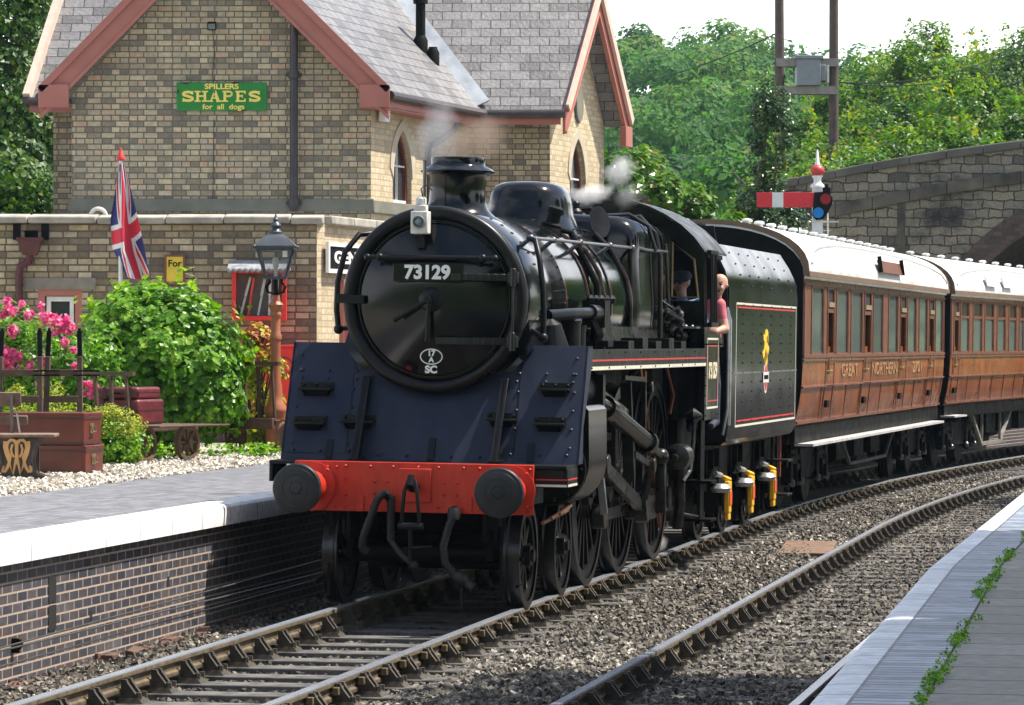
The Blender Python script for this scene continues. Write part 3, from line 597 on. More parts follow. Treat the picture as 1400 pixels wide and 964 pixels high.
# wheels
def wheel(name,x,y,r,ns,sx,parent,rim=.06,w=.135,cz=.03,weight=None):
    w_=MB(); xo=x+sx*.02; xi=x-sx*.02
    w_.lathe([(r-.06-rim,-.045),(r-.062,-.05),(r-.062,.05),(r-.06-rim,.045),(r-.06-rim,-.045)],(x,y,cz+r),(1,0,0),48,caps=False)
    w_.cyl((x-.09,y,cz+r),(x+.09,y,cz+r),r*.2,n=20)
    w_.cyl((x+sx*.09,y,cz+r),(x+sx*.12,y,cz+r),r*.12,n=14)
    for k in range(ns):
        a=2*PI*k/ns+.2; d=Vector((0,math.cos(a),math.sin(a))); w_.bar(Vector((x,y,cz+r))+d*r*.17,Vector((x,y,cz+r))+d*(r-.06-rim*.6),.05,.05,up=(1,0,0))
    if weight is not None:
        P=[(math.cos(R(weight+a))*(r-.10),math.sin(R(weight+a))*(r-.10)) for a in range(-40,41,10)]
        w_.prism(P,lambda a,b,d:(d,y+a,cz+r+b),x-.03,x+.055)
    wo=w_.build(name,plain(name+'_paint%d'%len(MAT),(.007,.007,.0075),.32,var=.5,scale=9),parent)
    t=MB(); q=sx
    t.lathe([(r-.062,-.068),(r-.0,-.068),(r+.004,.03),(r+.03,.045),(r+.03,.068),(r-.062,.068)] if sx<0 else [(r-.062,-.068),(r+.03,-.068),(r+.03,-.045),(r+.004,-.03),(r,.068),(r-.062,.068)],(x,y,cz+r),(1,0,0),56,caps=False)
    t.build('tyre',TYRE,wo,ang=40)
    return wo
for sx in (-1,1):
    x=sx*.80+.04
    for y in (1.05,2.78): wheel('bogie_wheel',x,y,.457,10,sx,loco)
    for y,wt in ((4.15,200),(6.10,180),(8.45,200)): wheel('driving_wheel',x,y,.94,18,sx,loco,rim=.075,weight=wt)
for y,r in ((1.05,.457),(2.78,.457),(4.15,.94),(6.1,.94),(8.45,.94)): t=MB(); t.cyl((-.75,y,.03+r),(.75,y,.03+r),.09,n=14); t.build('axle',UNDER,loco)
t=MB()
t.box(-.62,.62,1.8,2.0,.5,.62)
for sx in (-1,1):
    t.box(sx*.62-.03,sx*.62+.03,.75,3.1,.45,.72)
    t.tube([(sx*.72,.72,.75),(sx*.75,.7,.35),(sx*.9,.68,.24)],.03,6)
    t.box(sx*.82-.06,sx*.82+.12,.62,.66,.46,.50)
    t.bar((sx*.76,.66,.85),(sx*.76,.6,.13),.05,.03)
t.build('bogie_frame',UNDER,loco)
# brake and heating hoses, coupling
t=MB(); P=[(-.22,.50,.99),(-.24,.44,1.03),(-.30,.42,.98),(-.36,.42,.82),(-.42,.43,.66),(-.44,.45,.56),(-.40,.47,.52)]
t.tube(P,.032,12)
for i in range(18):
    k=i/17*(len(P)-1); a=int(min(k,len(P)-2)); p=Vector(P[a]).lerp(Vector(P[a+1]),k-a); q=Vector(P[a+1])-Vector(P[a]); q.normalize(); t.cyl(p-q*.008,p+q*.008,.038,n=12)
t.cyl((-.20,.5,1.0),(-.20,.5,.62),.035,n=10); t.tube([(-.20,.5,.62),(-.1,.46,.5),(.0,.45,.42)],.025,8); t.ball((.02,.45,.41),.045,10,6); t.build('brake_hose',RUBBER,loco)
t=MB(); P=[(.34,.58,.90),(.36,.46,.86),(.32,.42,.74),(.28,.42,.58),(.30,.42,.44),(.38,.42,.34),(.46,.43,.29)]
t.tube(P,.034,12)
for i in range(22):
    k=i/21*(len(P)-1); a=int(min(k,len(P)-2)); p=Vector(P[a]).lerp(Vector(P[a+1]),k-a); q=Vector(P[a+1])-Vector(P[a]); q.normalize(); t.cyl(p-q*.007,p+q*.007,.039,n=12)
t.lathe([(.05,-.05),(.06,0),(.05,.05)],P[1],(0,.2,1),12); t.lathe([(.05,-.09),(.06,-.05),(.06,0),(.04,.03),(.05,.1)],P[-1],(.6,0,-.4),12); t.tube([(.44,.42,.3),(.45,.42,.05)],.008,5); t.build('steam_heating_hose',RUBBER,loco)
t=MB(); t.tube([(0,.56,1.08),(0,.40,1.08),(0,.34,1.12),(0,.36,1.17),(0,.44,1.18)],[.045,.04,.035,.03,.02],10); hk=t.build('coupling_hook',BLACK2,loco)
t=MB()
for sx in (-1,1): t.tube([(sx*.03,.40,1.14),(sx*.055,.36,1.05),(sx*.075,.37,.85),(sx*.075,.38,.76)],.017,8)
t.cyl((-.11,.38,.75),(.11,.38,.75),.032,n=10); t.cyl((0,.38,.75),(0,.40,.46),.02,n=8); t.tube([(-.06,.39,.56),(.18,.4,.58)],.01,6); t.build('screw_coupling',BLACK2,loco)
# ================================================================== TRACK PATH, TENDER, CARRIAGES
def slope(Y): return .19 if Y<46 else min(.19+.005*(Y-46),.46)
_py=[8.0]; _px=[-.761+.19*(8-31.3)]
while _py[-1]<170: _px.append(_px[-1]+slope(_py[-1]+.25)*.5); _py.append(_py[-1]+.5)
_py=np.array(_py); _px=np.array(_px)
_ss=np.concatenate([[0],np.cumsum(np.hypot(np.diff(_px),np.diff(_py)))])
def path(s,off=0.0):
    x=np.interp(s,_ss,_px); y=np.interp(s,_ss,_py); m=slope(y); c=1/math.sqrt(1+m*m)
    return Vector((x+off*c,y-off*m*c,0)), math.atan(m)
def s_at(Y): return float(np.interp(Y,_py,_ss))
# ---- tender
ten=empty('tender',(1.24,42.6,0),rot=(0,.015,-math.atan(.215)))
tag(ten,'black lined tender with a lion and wheel emblem, coupled behind the locomotive cab','tender')
LT=5.6
prof=[(1.22,1.16),(1.28,1.22),(1.30,1.30),(1.30,2.93),(1.285,3.06),(1.25,3.18),(1.18,3.32),(1.06,3.50)]
def ten_ring(y):
    y=y if y>0 else -.25
    return [(a,y,b) for a,b in prof]+[(1.0,y,3.48),(1.0,y,2.6),(-1.0,y,2.6),(-1.0,y,3.48)]+[(-a,y,b) for a,b in prof[::-1]]
t=MB(); t.loft([ten_ring(0),ten_ring(LT)])
for k,yy in enumerate((.85,1.6,2.35,3.2,4.1,5.0)):
    zz=np.arange(1.42,2.9,.115)
    t.rivets([(1.30,yy,z) for z in zz],(1,0,0),.014)
    t.rivets([(1.29,yy,3.02),(1.26,yy,3.15),(1.20,yy,3.28),(1.12,yy,3.41)],(1,0,.5),.014)
tb=t.build('tank_body',plain('tender_paint',(.004,.0065,.0058),.20,var=.3,scale=2.5,coat=.05,roughvar=.08,spec=.36),ten,ang=30)
t=MB(); t.prism([(-1.06,3.5),(-1.28,3.1),(-1.29,1.2),(1.29,1.2),(1.28,3.1),(1.06,3.5),(.86,3.74),(-.86,3.74)],lambda a,b,d:(a,d,b),-.29,-.23); t.prism([(-1.0,3.0),(1.0,3.0),(.86,3.74),(-.86,3.74)],lambda a,b,d:(a,d,b),1.3,1.33); t.loft([[(-.86,y,3.74),(.86,y,3.74),(.86,y,3.72),(-.86,y,3.72)] for y in (-.35,.7)]); t.build('front_bulkhead',BLACK2,ten)
t=MB(); t.prism([(-1.06,3.5),(-1.28,3.1),(-1.29,1.2),(1.29,1.2),(1.28,3.1),(1.06,3.5)],lambda a,b,d:(a,d,b),LT,LT+.04); t.build('rear_bulkhead',BLACK2,ten)
rr=random.Random(5); t=MB()
for k in range(180):
    c=(rr.uniform(-.95,.95),rr.uniform(1.4,LT-.2),0); z=2.9+.35*(1-abs(c[0]))+rr.uniform(-.05,.1); s=rr.uniform(.06,.14); t.obox((c[0],c[1],z),(s,s*1.2,s*.8),(rr.random()*3,rr.random()*3,0))
t.box(-.98,.98,1.35,LT-.05,2.6,2.95); co=t.build('coal',SOOT,ten,ang=0)
l=MB(); frame_yz(l,1.30,1.304,.30,LT-.12,1.36,2.82,.025); l.build('lining',CREAM,tb)
l=MB(); l.box(1.30,1.3035,.42,LT-.24,2.755,2.775); l.box(1.30,1.3035,.42,LT-.24,1.42,1.44); l.build('lining',LINERED,tb)
l=MB(); l.box(1.30,1.306,.1,LT-.02,1.985,2.0); l.build('seam_strip',STEEL,tb)
# emblem: lion standing over a spoked wheel
ey,ez=2.75,2.02
e=MB(); YZ=lambda x0:(lambda a,b,d:(x0+d,ey+a,ez+b))
lion=[(-.10,.08),(-.04,.02),(.02,.10),(.08,.02),(.14,.10),(.11,.22),(.18,.18),(.26,.26),(.20,.30),(.13,.29),(.17,.37),(.16,.46),(.06,.50),(-.06,.48),(-.10,.42),(-.24,.44),(-.22,.36),(-.12,.34),(-.16,.25),(-.28,.20),(-.24,.13),(-.13,.17)]
e.prism(lion,YZ(1.302),0,.004); em=e.build('lion_emblem',plain('emblem_yellow',(.80,.50,.03),.5),tb,ang=0)
e=MB(); e.prism([(-.06,.06),(-.02,.14),(-.04,.26),(-.09,.2)],YZ(1.307),0,.002); e.prism([(.05,.32),(.11,.34),(.09,.42),(.03,.4)],YZ(1.307),0,.002); e.prism([(.04,.1),(.07,.16),(.05,.24),(.02,.18)],YZ(1.307),0,.002); e.build('emblem_shading',SOOT,em,ang=0)
e=MB(); n=24; o=[(.15*math.cos(2*PI*i/n),-.10+.19*math.sin(2*PI*i/n)) for i in range(n)]
e.prism(o,YZ(1.3025),0,.003); e.build('emblem_wheel_rim',WHITE,em,ang=0)
e=MB(); e.prism([(a*.82,-.10+(b+.10)*.86) for a,b in o],YZ(1.306),0,.002); e.build('emblem_wheel',LINERED,em,ang=0)
e=MB(); e.box(1.309,1.311,ey-.24,ey+.24,ez-.16,ez-.03); e.build('emblem_bar',GREYW,em,ang=0)
e=text_mb('BRITISH RAILWAYS',.07,.002,.001,.62); e.xf(facing((1.3125,ey,ez-.095),(0,1,0),(0,0,1))); e.build('emblem_lettering',SOOT,em,ang=0)
def running_gear(parent,axles,r,xo,name='wheel',boxes=True,yellow=False,frame=(-.2,5.4)):
    t=MB()
    for sx in (-1,1):
        t.box(sx*.98-.02,sx*.98+.02,frame[0],frame[1],.62,1.16)
    t.box(-.9,.9,frame[0],frame[1],.75,1.16)
    t.build('underframe',UNDER,parent)
    for y in axles:
        for sx in (-1,1):
            wheel(name,sx*.80,y,r,10,sx,parent)
            if boxes:
                t=MB(); x=sx*1.02
                t.box(x-.12,x+.1,y-.14,y+.14,.03+r-.16,.03+r+.17); t.cyl((x+sx*.08,y,.03+r),(x+sx*.14,y,.03+r),.10,n=14)
                for k in range(6): t.bar((x,y-.5+.05*k,.03+r+.24+.022*k),(x,y+.5-.05*k,.03+r+.24+.022*k),.09,.018)
                t.bar((x,y-.5,.03+r+.2),(x,y-.5,1.1),.03,.03); t.bar((x,y+.5,.03+r+.2),(x,y+.5,1.1),.03,.03)
                t.bar((x,y-.22,1.1),(x,y-.16,.2),.04,.1); t.bar((x,y+.22,1.1),(x,y+.16,.2),.04,.1); t.bar((x,y-.16,.2),(x,y+.16,.2),.04,.05)
                ab=t.build('axle_box',UNDER,parent,bevel=.004)
                if yellow and sx>0:
                    q=MB(); xx=x+.16; q.box(xx,xx+.06,y-.10,y+.10,.03+r-.17,.03+r+.20); q.box(xx,xx+.05,y-.05,y+.12,.03+r-.26,.03+r-.17); q.cyl((xx,y,.03+r+.2),(xx+.02,y,.03+r+.25),.06,n=10); q.build('bearing_cover',YELLOW,ab,bevel=.012)
                    q=MB(); q.box(xx+.06,xx+.068,y-.09,y+.09,.03+r-.08,.03+r+.08); q.build('stripe',ORANGE,ab)
                    q=MB(); q.lathe([(.11,-.05),(.13,.0),(.09,.05)],(x+.12,y-.14,.03+r+.12),(0,0,1),12); q.tube([(x+.1,y-.4,.03+r+.30),(x+.12,y-.1,.03+r+.27)],.03,8); q.build('oil_cap',plain('oilcap%d'%len(MAT),(.36,.37,.38),.4,metal=.5,var=.3),ab)
running_gear(ten,(.45,2.3,4.2),.5,1.0,yellow=True)
t=MB()
for y in (5.0,):
    for z in (.38,.82): t.box(1.02,1.32,y-.22,y+.22,z,z+.03)
    t.box(1.10,1.13,y-.2,y-.16,.38,1.2); t.box(1.10,1.13,y+.16,y+.2,.38,1.2)
t.build('footstep',OILY,ten,bevel=.003)
t=MB(); t.tube([(1.28,-.27,2.75),(1.33,-.33,2.6),(1.33,-.33,1.4)],.018,8); t.build('handrail',STEEL,ten)
t=MB(); t.tube([(.7,5.7,1.15),(.9,5.75,.9),(.8,5.8,.6)],.04,8); t.cyl((1.1,5.5,.6),(1.1,5.5,1.15),.03,n=8); t.build('brake_hose',plain('red_hose',(.20,.03,.02),.5),ten)

# ---- carriages
def coach(name,X0,Y0,sl,L,label,win,style,boards):
    a=math.atan(sl); S1,C1=math.sin(a),math.cos(a)
    e=empty(name,(X0,Y0,0),rot=(0,.012,-a)); tag(e,label,'railway carriage','teak carriages behind the tender')
    U=1.35
    def ypx(px,u=U):
        k=(px-700)/F; return (k*(Y0-u*S1)-X0-u*C1)/(S1-k*C1)
    ZB,ZW,ZT,ZC=1.20,2.17,3.14,3.30
    low=[(1.22,ZB),(1.25,1.25),(1.305,1.5),(1.338,1.75),(1.35,2.0),(1.35,ZW)]
    t=MB()
    r=lambda y:[(p[0],y,p[1]) for p in low]+[(-p[0],y,p[1]) for p in low[::-1]]
    t.loft([r(0),r(L)])
    t.box(1.29,U,0,L,ZT,ZC); t.box(-U,-1.29,0,L,ZT,ZC)
    # end panels
    endp=low+[(U,3.28)]+[(1.38*math.cos(R(k)),3.28+.72*math.sin(R(k))**.85) for k in (15,30,45,60,75,90)]
    endp=endp+[(-p[0],p[1]) for p in endp[-2::-1]]
    for y in (0,L): pass
    wins=[w for w in win]
    edges=sorted([(ypx(w[0]),ypx(w[1]),w[2]) for w in wins])
    edges=[q for q in edges if q[1]<L]
    # pattern continues past the frame
    body=t.build('body',WOOD,e,ang=30)
    for y in (-.031,L-.029): t=MB(); t.prism(endp,lambda a_,b,d:(a_*.998,d,b),y,y+.06); t.build('end_panel',SOOT if y<1 else WOODD,e)
    # uprights
    t=MB(); prev=.03
    for q in edges+[(L-.03,L,'e')]:
        if q[0]-prev>.015:
            t.box(1.285,U,prev,q[0],ZW,ZT); t.box(-U,-1.285,prev,q[0],ZW,ZT)
            if q[0]-prev>.2: 
                t.box(U,U+.012,prev+.02,prev+.07,ZW+.02,ZT); t.box(U,U+.012,q[0]-.07,q[0]-.02,ZW+.02,ZT)
        prev=q[1]
    t.box(U,U+.02,0,L,ZW-.03,ZW+.02); t.box(U,U+.018,0,L,2.09,2.12); t.box(1.335,1.362,0,L,1.725,1.755); t.box(U,U+.02,0,L,ZT,ZT+.03)
    t.box(1.235,1.285,0,L,1.235,1.275)
    t.build('beading',WOODD,body,bevel=.003)
    pane=MB(); fr=MB(); door=MB(); ins=MB()
    ins.box(-1.05,1.05,.2,L-.2,2.0,2.05)
    for k in range(1,int(L/2.2)): ins.box(-1.2,1.2,2.2*k-.03,2.2*k+.03,2.0,3.2)
    ins.box(-.6,-.5,.2,L-.2,2.0,3.2)
    ins.build('partition',REDIN,body)
    for y0_,y1_,kd in edges:
        w=y1_-y0_
        f=MB(); 
        f.box(1.325,U+.006,y0_,y0_+.03,ZW,ZT); f.box(1.325,U+.006,y1_-.03,y1_,ZW,ZT); f.box(1.325,U+.006,y0_+.03,y1_-.03,ZW,ZW+.04); f.box(1.325,U+.006,y0_+.03,y1_-.03,ZT-.03,ZT)
        if kd=='t': f.box(1.325,U+.006,y0_+.03,y1_-.03,2.82,2.87)
        if kd=='d': f.box(1.325,U+.004,y0_+.03,y1_-.03,2.78,2.84)
        fo=f.build('window',WOODD if kd!='d' else WOODD,body)
        p=MB()
        if kd=='d': 
            p.box(1.33,1.336,y0_+.03,y1_-.03,2.84,ZT-.03); p.build('pane',DARKIN,fo)
            p=MB(); p.box(1.30,1.31,y0_+.03,y1_-.03,ZW+.04,2.30); p.build('droplight',WOOD,fo)
        elif kd=='t':
            p.box(1.33,1.336,y0_+.03,y1_-.03,ZW+.04,2.82); p.build('pane',GLASS,fo)
            p=MB(); p.box(1.33,1.336,y0_+.03,y1_-.03,2.87,ZT-.03); p.build('toplight',plain('toplight%d'%len(MAT),(.035,.02,.018),.2),fo)
        else: p.box(1.33,1.336,y0_+.03,y1_-.03,ZW+.04,ZT-.03); p.build('pane',GLASS,fo)
        if kd=='d':
            d=MB(); 
            for yy in (y0_-.12,y1_+.10):
                for (za,zb_,xa,xb) in ((1.76,2.09,1.34,1.355),(1.27,1.73,1.29,1.34)): 
                    d.bar((xa,yy,za),(xb,yy,zb_),.012,.05,up=(0,1,0))
            d.box(1.338,1.362,y0_-.12,y1_+.10,1.728,1.752); d.box(1.345,1.362,y0_-.12,y1_+.10,2.06,2.09)
            do=d.build('door',WOODD,body)
            h=MB(); h.box(1.35,1.385,y0_+.02,y0_+.06,1.9,2.13); h.tube([(1.36,y0_-.1,1.95),(1.40,y0_-.1,1.95),(1.40,y0_+.12,1.95)],.018,6); h.build('handle',plain('brass%d'%len(MAT),(.50,.36,.18),.35,metal=.8),do)
            h=MB(); h.box(1.30,1.345,y0_+.06,y0_+.30,1.43,1.53); h.build('step_bracket',UNDER,do)
            h=MB(); h.box(U+.006,U+.02,y0_+.05,y1_-.05,2.86,2.93); h.build('grab_plate',plain('door_brass%d'%len(MAT),(.42,.33,.22),.4,metal=.5),do)
        else:
            d=MB(); yy=y1_+.03
            d.bar((1.29,yy,1.27),(1.342,yy,1.73),.012,.03,up=(0,1,0)); d.build('panel_bead',WOODD,body)
    # roof
    rp=[(1.43*math.cos(R(k)),3.30+.72*math.sin(R(k))**.85) for k in range(0,181,9)]
    rin=[(p[0]*.97,p[1]-.04) for p in rp]
    t=MB(); t.loft([[(p[0]*k,y,3.30+(p[1]-3.30)*kz) for p in rp]+[(p[0]*k,y,3.28+(p[1]-3.30)*kz-.02) for p in rin[::-1]] for y,k,kz in ((-.06,.985,.985),(.05,1,1),(L-.05,1,1),(L+.06,.985,.985))])
    ro=t.build('roof',ROOFW,e,ang=50)
    t=MB(); t.box(1.385,1.44,-.05,L+.05,3.255,3.325); t.box(-1.44,-1.385,-.05,L+.05,3.255,3.325)
    for y in (-.065,L+.035): t.loft([[(p[0]*1.005,yy,p[1]+.006) for p in rp]+[(p[0]*.95,yy,p[1]-.06) for p in rp[::-1]] for yy in (y,y+.03)])
    t.build('cornice',BEIGE,ro)
    def rsurf(frac,y): # frac degrees round
        k=max(0,min(180,frac)); return (1.435*math.cos(R(k)),y,3.302+.725*math.sin(R(k))**.85)
    t=MB(); P=[]
    for i in range(41):
        q=i/40; y=.25+(L-.5)*q; an=8+34*min(1,math.sin(PI*q)**.45); P.append(rsurf(an,y))
    t.tube(P,.022,5); t.build('rain_strip',plain('rain_strip%d'%len(MAT),(.42,.42,.41),.6),ro)
    nv=int(L/ (1.05 if style==1 else 1.5))
    for k in range(nv):
        y=.7+k*(L-1.4)/(nv-1)
        for sd in (72,108):
            v=MB(); c=rsurf(sd,y); v.lathe([(.05,-.02),(.05,.03),(.07,.035),(.075,.05),(.05,.06),(.02,.065)],c,(0,0,1),10); v.box(c[0]-.05,c[0]+.05,y-.15,y+.15,c[2]+.02,c[2]+.045); v.build('roof_ventilator',ROOFW,ro)
    for (pa,pb) in boards:
        ya,yb=ypx(pa,1.4),ypx(pb,1.4)
        v=MB(); c0=rsurf(9,ya); c1=rsurf(24,ya)
        v.add([(c0[0]+.05,ya,c0[2]+.0),(c0[0]+.05,yb,c0[2]+.0),(c1[0]+.10,yb,c1[2]),(c1[0]+.10,ya,c1[2]),(c0[0]+.03,ya,c0[2]),(c0[0]+.03,yb,c0[2]),(c1[0]+.07,yb,c1[2]),(c1[0]+.07,ya,c1[2])],[(0,1,2,3),(7,6,5,4),(0,4,5,1),(1,5,6,2),(2,6,7,3),(3,7,4,0)])
        v.build('destination_board',WOODD if style==1 else GREYW,ro)
        if style==2: continue
        for yy in (ya-.05,yb+.05): v=MB(); v.bar((c0[0]+.05,yy,c0[2]),(c1[0]+.12,yy,c1[2]+.06),.06,.06); v.build('board_bracket',UNDER,ro)
    # underframe
    t=MB(); t.box(1.18,1.25,0,L,.98,1.2); t.box(-1.25,-1.18,0,L,.98,1.2); t.box(-1.1,1.1,.2,L-.2,.95,1.15)
    for k in range(4): t.box(-.5,.9,4.5+2.0*k,5.6+2.0*k,.55,.95)
    t.cyl((.3,L*.55,.62),(.3,L*.55+1.3,.62),.24,n=18)
    t.build('underframe',UNDER,e)
    t=MB(); 
    if style==1: t.box(1.20,1.46,.3,L-.8,.93,.965)
    else: t.box(1.20,1.46,-.1,1.2,.99,1.02); t.box(1.2,1.46,L-3,L-.5,.93,.965)
    t.build('footboard',plain('footboard%d'%style,(.42,.41,.40),.6,var=.3,scale=10),e)
    tmat=plain('truss%d'%style,(.20,.185,.16) if style==2 else (.05,.05,.048),.55,var=.4)
    for sx in (-1,1):
        t=MB(); xs=sx*1.12
        if style==1: t.bar((xs,5.2,1.0),(xs,6.4,.5),.05,.05); t.bar((xs,6.4,.5),(xs,L-6.4,.5),.05,.05); t.bar((xs,L-6.4,.5),(xs,L-5.2,1.0),.05,.05)
        else:
            t.bar((xs,3.55,1.0),(xs,4.7,.38),.06,.07); t.bar((xs,4.7,.38),(xs,6.9,.38),.06,.07); t.bar((xs,6.9,.38),(xs,8.1,1.0),.06,.07); t.bar((xs,4.75,.4),(xs,4.75,1.0),.04,.05); t.bar((xs,6.85,.4),(xs,6.85,1.0),.04,.05)
        t.build('truss_rod',tmat,e)
    for yb_ in (2.4,L-2.4):
        t=MB()
        for sx in (-1,1):
            x=sx*1.0; P=[(yb_-1.7,.62),(yb_-1.5,.85),(yb_+1.5,.85),(yb_+1.7,.62),(yb_+1.2,.62),(yb_+.7,.42),(yb_-.7,.42),(yb_-1.2,.62)]
            t.prism(P,lambda a_,b,d:(x+d,a_,b),-.03,.03)
            for yw in (-1.22,1.22):
                t.box(x-.1,x+.13,yb_+yw-.13,yb_+yw+.13,.36,.66); t.cyl((x,yb_+yw,.5),(x+sx*.18,yb_+yw,.5),.09,n=12)
                for zz in range(4): t.bar((x+sx*.05,yb_+yw-.45+.06*zz,.72+.02*zz),(x+sx*.05,yb_+yw+.45-.06*zz,.72+.02*zz),.09,.016)
                for q in (-.42,.42): t.bar((x+sx*.07,yb_+yw+q,.35),(x+sx*.07,yb_+yw+q,.95),.03,.035); t.lathe([(.03,-.03),(.06,0),(.03,.03)],(x+sx*.08,yb_+yw+q,.42),(0,0,1),8)
        bg=t.build('bogie',UNDER,e,bevel=.003)
        for yw in (-1.22,1.22):
            for sx in (-1,1):
                q=MB(); q.cyl((sx*.74,yb_+yw,.5),(sx*.86,yb_+yw,.5),.47,n=32); q.cyl((sx*.70,yb_+yw,.5),(sx*.74,yb_+yw,.5),.50,n=32); q.build('bogie_wheel',UNDER,bg)
        for q_ in (-1.22-.42,-1.22+.42,1.22-.42,1.22+.42): q=MB(); q.lathe([(.02,-.05),(.05,-.03),(.05,.03),(.02,.06)],(1.10,yb_+q_,.40),(0,0,1),10); q.bar((1.10,yb_+q_,.45),(1.10,yb_+q_,.75),.02,.03); q.build('hanger',HANDR,bg)
    # end gear
    t=MB()
    for sx in (-1,1): t.cyl((sx*.87,-.45,1.06),(sx*.87,0,1.06),.07,n=12); t.cyl((sx*.87,-.5,1.06),(sx*.87,-.45,1.06),.2,n=20); t.cyl((sx*.87,L,1.06),(sx*.87,L+.4,1.06),.07,n=12)
    t.box(-.45,.45,-.4,.0,1.2,3.3); t.box(-.45,.45,L,L+.4,1.2,3.3); t.build('end_gangway',SOOT,e)
    return e,ypx,L
# window edges read along the side: plain (p), door droplight (d), with top light (t)
sc=1/3.71
w1=[(62,120,'p'),(143,174,'d'),(188,245,'p'),(263,317,'p'),(331,363,'d'),(376,422,'p'),(453,498,'p'),(514,541,'d'),(551,591,'p'),(609,648,'p'),(661,683,'d'),(692,727,'p')]
w1=[(1090+a*sc,1090+b*sc,k) for a,b,k in w1]
c1,ypx1,L1=coach('railway_carriage',2.62,50.1,.234,17.0,'varnished teak carriage with white roof and plain tall windows, coupled behind the tender',w1,1,[(1196,1225)])
for txt,pxa,pxb in (('GREAT',1148,1170),('NORTHERN',1190,1224),('2701',1246,1258)):
    ya,yb=ypx1(pxa),ypx1(pxb)
    m=text_mb(txt,.26,.004,.002,1.0); xs=[v[0] for v in m.v]; k=(yb-ya)/(max(xs)-min(xs)); m.v=[(v[0]*k,v[1],v[2]) for v in m.v]
    m.xf(facing((1.356,(ya+yb)/2,1.94),(0,1,0),(0,0,1)))
    m.build('lettering',GOLD,[o for o in c1.children if o.name.startswith('body')][0],ang=0)
sc=1/3.107
w2=[(163,181,'d')]+[(190,224,'t'),(244,279,'t'),(294,329,'t'),(346,378,'t'),(396,424,'t'),(440,466,'t')]
w2=[(1250+a*sc,1250+b*sc,k) for a,b,k in w2]
a1=math.atan(.234)
X2=2.62+(17.0+1.0)*math.sin(a1)+.02; Y2=50.1+(17.0+1.0)*math.cos(a1)
_k=.31; _a=math.atan(_k)
for q in range(7):    # bays carried on beyond the edge of the photograph
    y=8.2+q*1.15; X=X2+1.35*math.cos(_a)+y*math.sin(_a); Y=Y2-1.35*math.sin(_a)+y*math.cos(_a)
    yb=y+.75; Xb=X2+1.35*math.cos(_a)+yb*math.sin(_a); Yb=Y2-1.35*math.sin(_a)+yb*math.cos(_a)
    w2.append((700+F*X/Y,700+F*Xb/Yb,'t'))
c2,ypx2,L2=coach('railway_carriage',X2,Y2,.31,17.0,'rear teak carriage with small upper lights above its windows, nearest the stone bridge',w2,2,[(1343,1356),(1366,1378)])
# ================================================================== GROUND, TRACK, PLATFORMS
BAL=plain('ballast_ground',(.11,.10,.085),.9,c2=(.014,.013,.012),scale=24,bump=1.0,detail=9)
GRASSG=plain('rough_grass_ground',(.06,.10,.025),.95,c2=(.03,.06,.015),scale=.8,bump=.3)
# hills and ground: one sheet
def terr(X,Y):
    t=max(0,min(1,(Y-95)/250)); h=float(np.interp(Y,[95,150,200,250,345,420,900],[0,2.2,5.8,10.8,23.3,25,25])); h*=1+.09*math.exp(-((X/max(Y,1)-.054)/.012)**2)*t+.06*math.exp(-((X/max(Y,1)-.03)/.02)**2)*t-.02*max(0,min(1,(X/max(Y,1)-.066)/.02))*t
    u=max(0,min(1,(Y-100)/40)); ridge=math.exp(-((X-22-.05*(Y-150))/14)**2)*math.exp(-((Y-165)/60)**2)*3.0*u
    h+=ridge+ 1.5*math.sin(X*.05+1)*t
    bk=max(0,min(1,(-25-Y)/80)); h+=32*bk*bk*(3-2*bk)  # unseen hill behind the camera, added to keep bright horizon out of reflections
    bank=max(0,min(1,(X-(13+.16*max(0,Y-30)))/16)); h+=4.5*bank*bank*(3-2*bank)
    return h-.32
gx=np.concatenate([np.linspace(-128,-55,12),np.linspace(-50,90,57),np.linspace(95,128,6)]); gy=np.concatenate([np.linspace(-135,90,46),np.linspace(95,425,67)])
V=[(x,y,terr(x,y)) for y in gy for x in gx]; nx=len(gx)
Fq=[(j*nx+i,j*nx+i+1,(j+1)*nx+i+1,(j+1)*nx+i) for j in range(len(gy)-1) for i in range(nx-1)]
g=fast_mesh('ground',V,Fq,GRASSG,smooth=True); tag(g,kind='structure')
# ballast bed, follows the track
def strip(name,o0,o1,z,mat,ya=10,yb=120,n=160,z1=None,kind='structure'):
    s0,s1=s_at(ya),s_at(yb); V=[];Fc=[]
    for i in range(n+1):
        s=s0+(s1-s0)*i/n
        for o in np.linspace(o0,o1,13): p,_=path(s,o); V.append((p.x,p.y,z if z1 is None else z+(z1-z)*(o-o0)/(o1-o0)))
    for i in range(n):
        for j in range(12): a=i*13+j; Fc.append((a,a+1,a+14,a+13))
    m=MB(); m.add(V,Fc); ob=m.build(name,mat,ang=0); return tag(ob,kind=kind)
T2=3.24
BEDP=[(-2.2,-.175),(-1.25,-.17),(-1.0,-.205),(-.6,-.225),(.6,-.225),(1.0,-.205),(1.3,-.17),(T2-1.3,-.18),(T2-1.0,-.225),(T2+1.0,-.225),(T2+1.3,-.185),(5.3,-.175)]
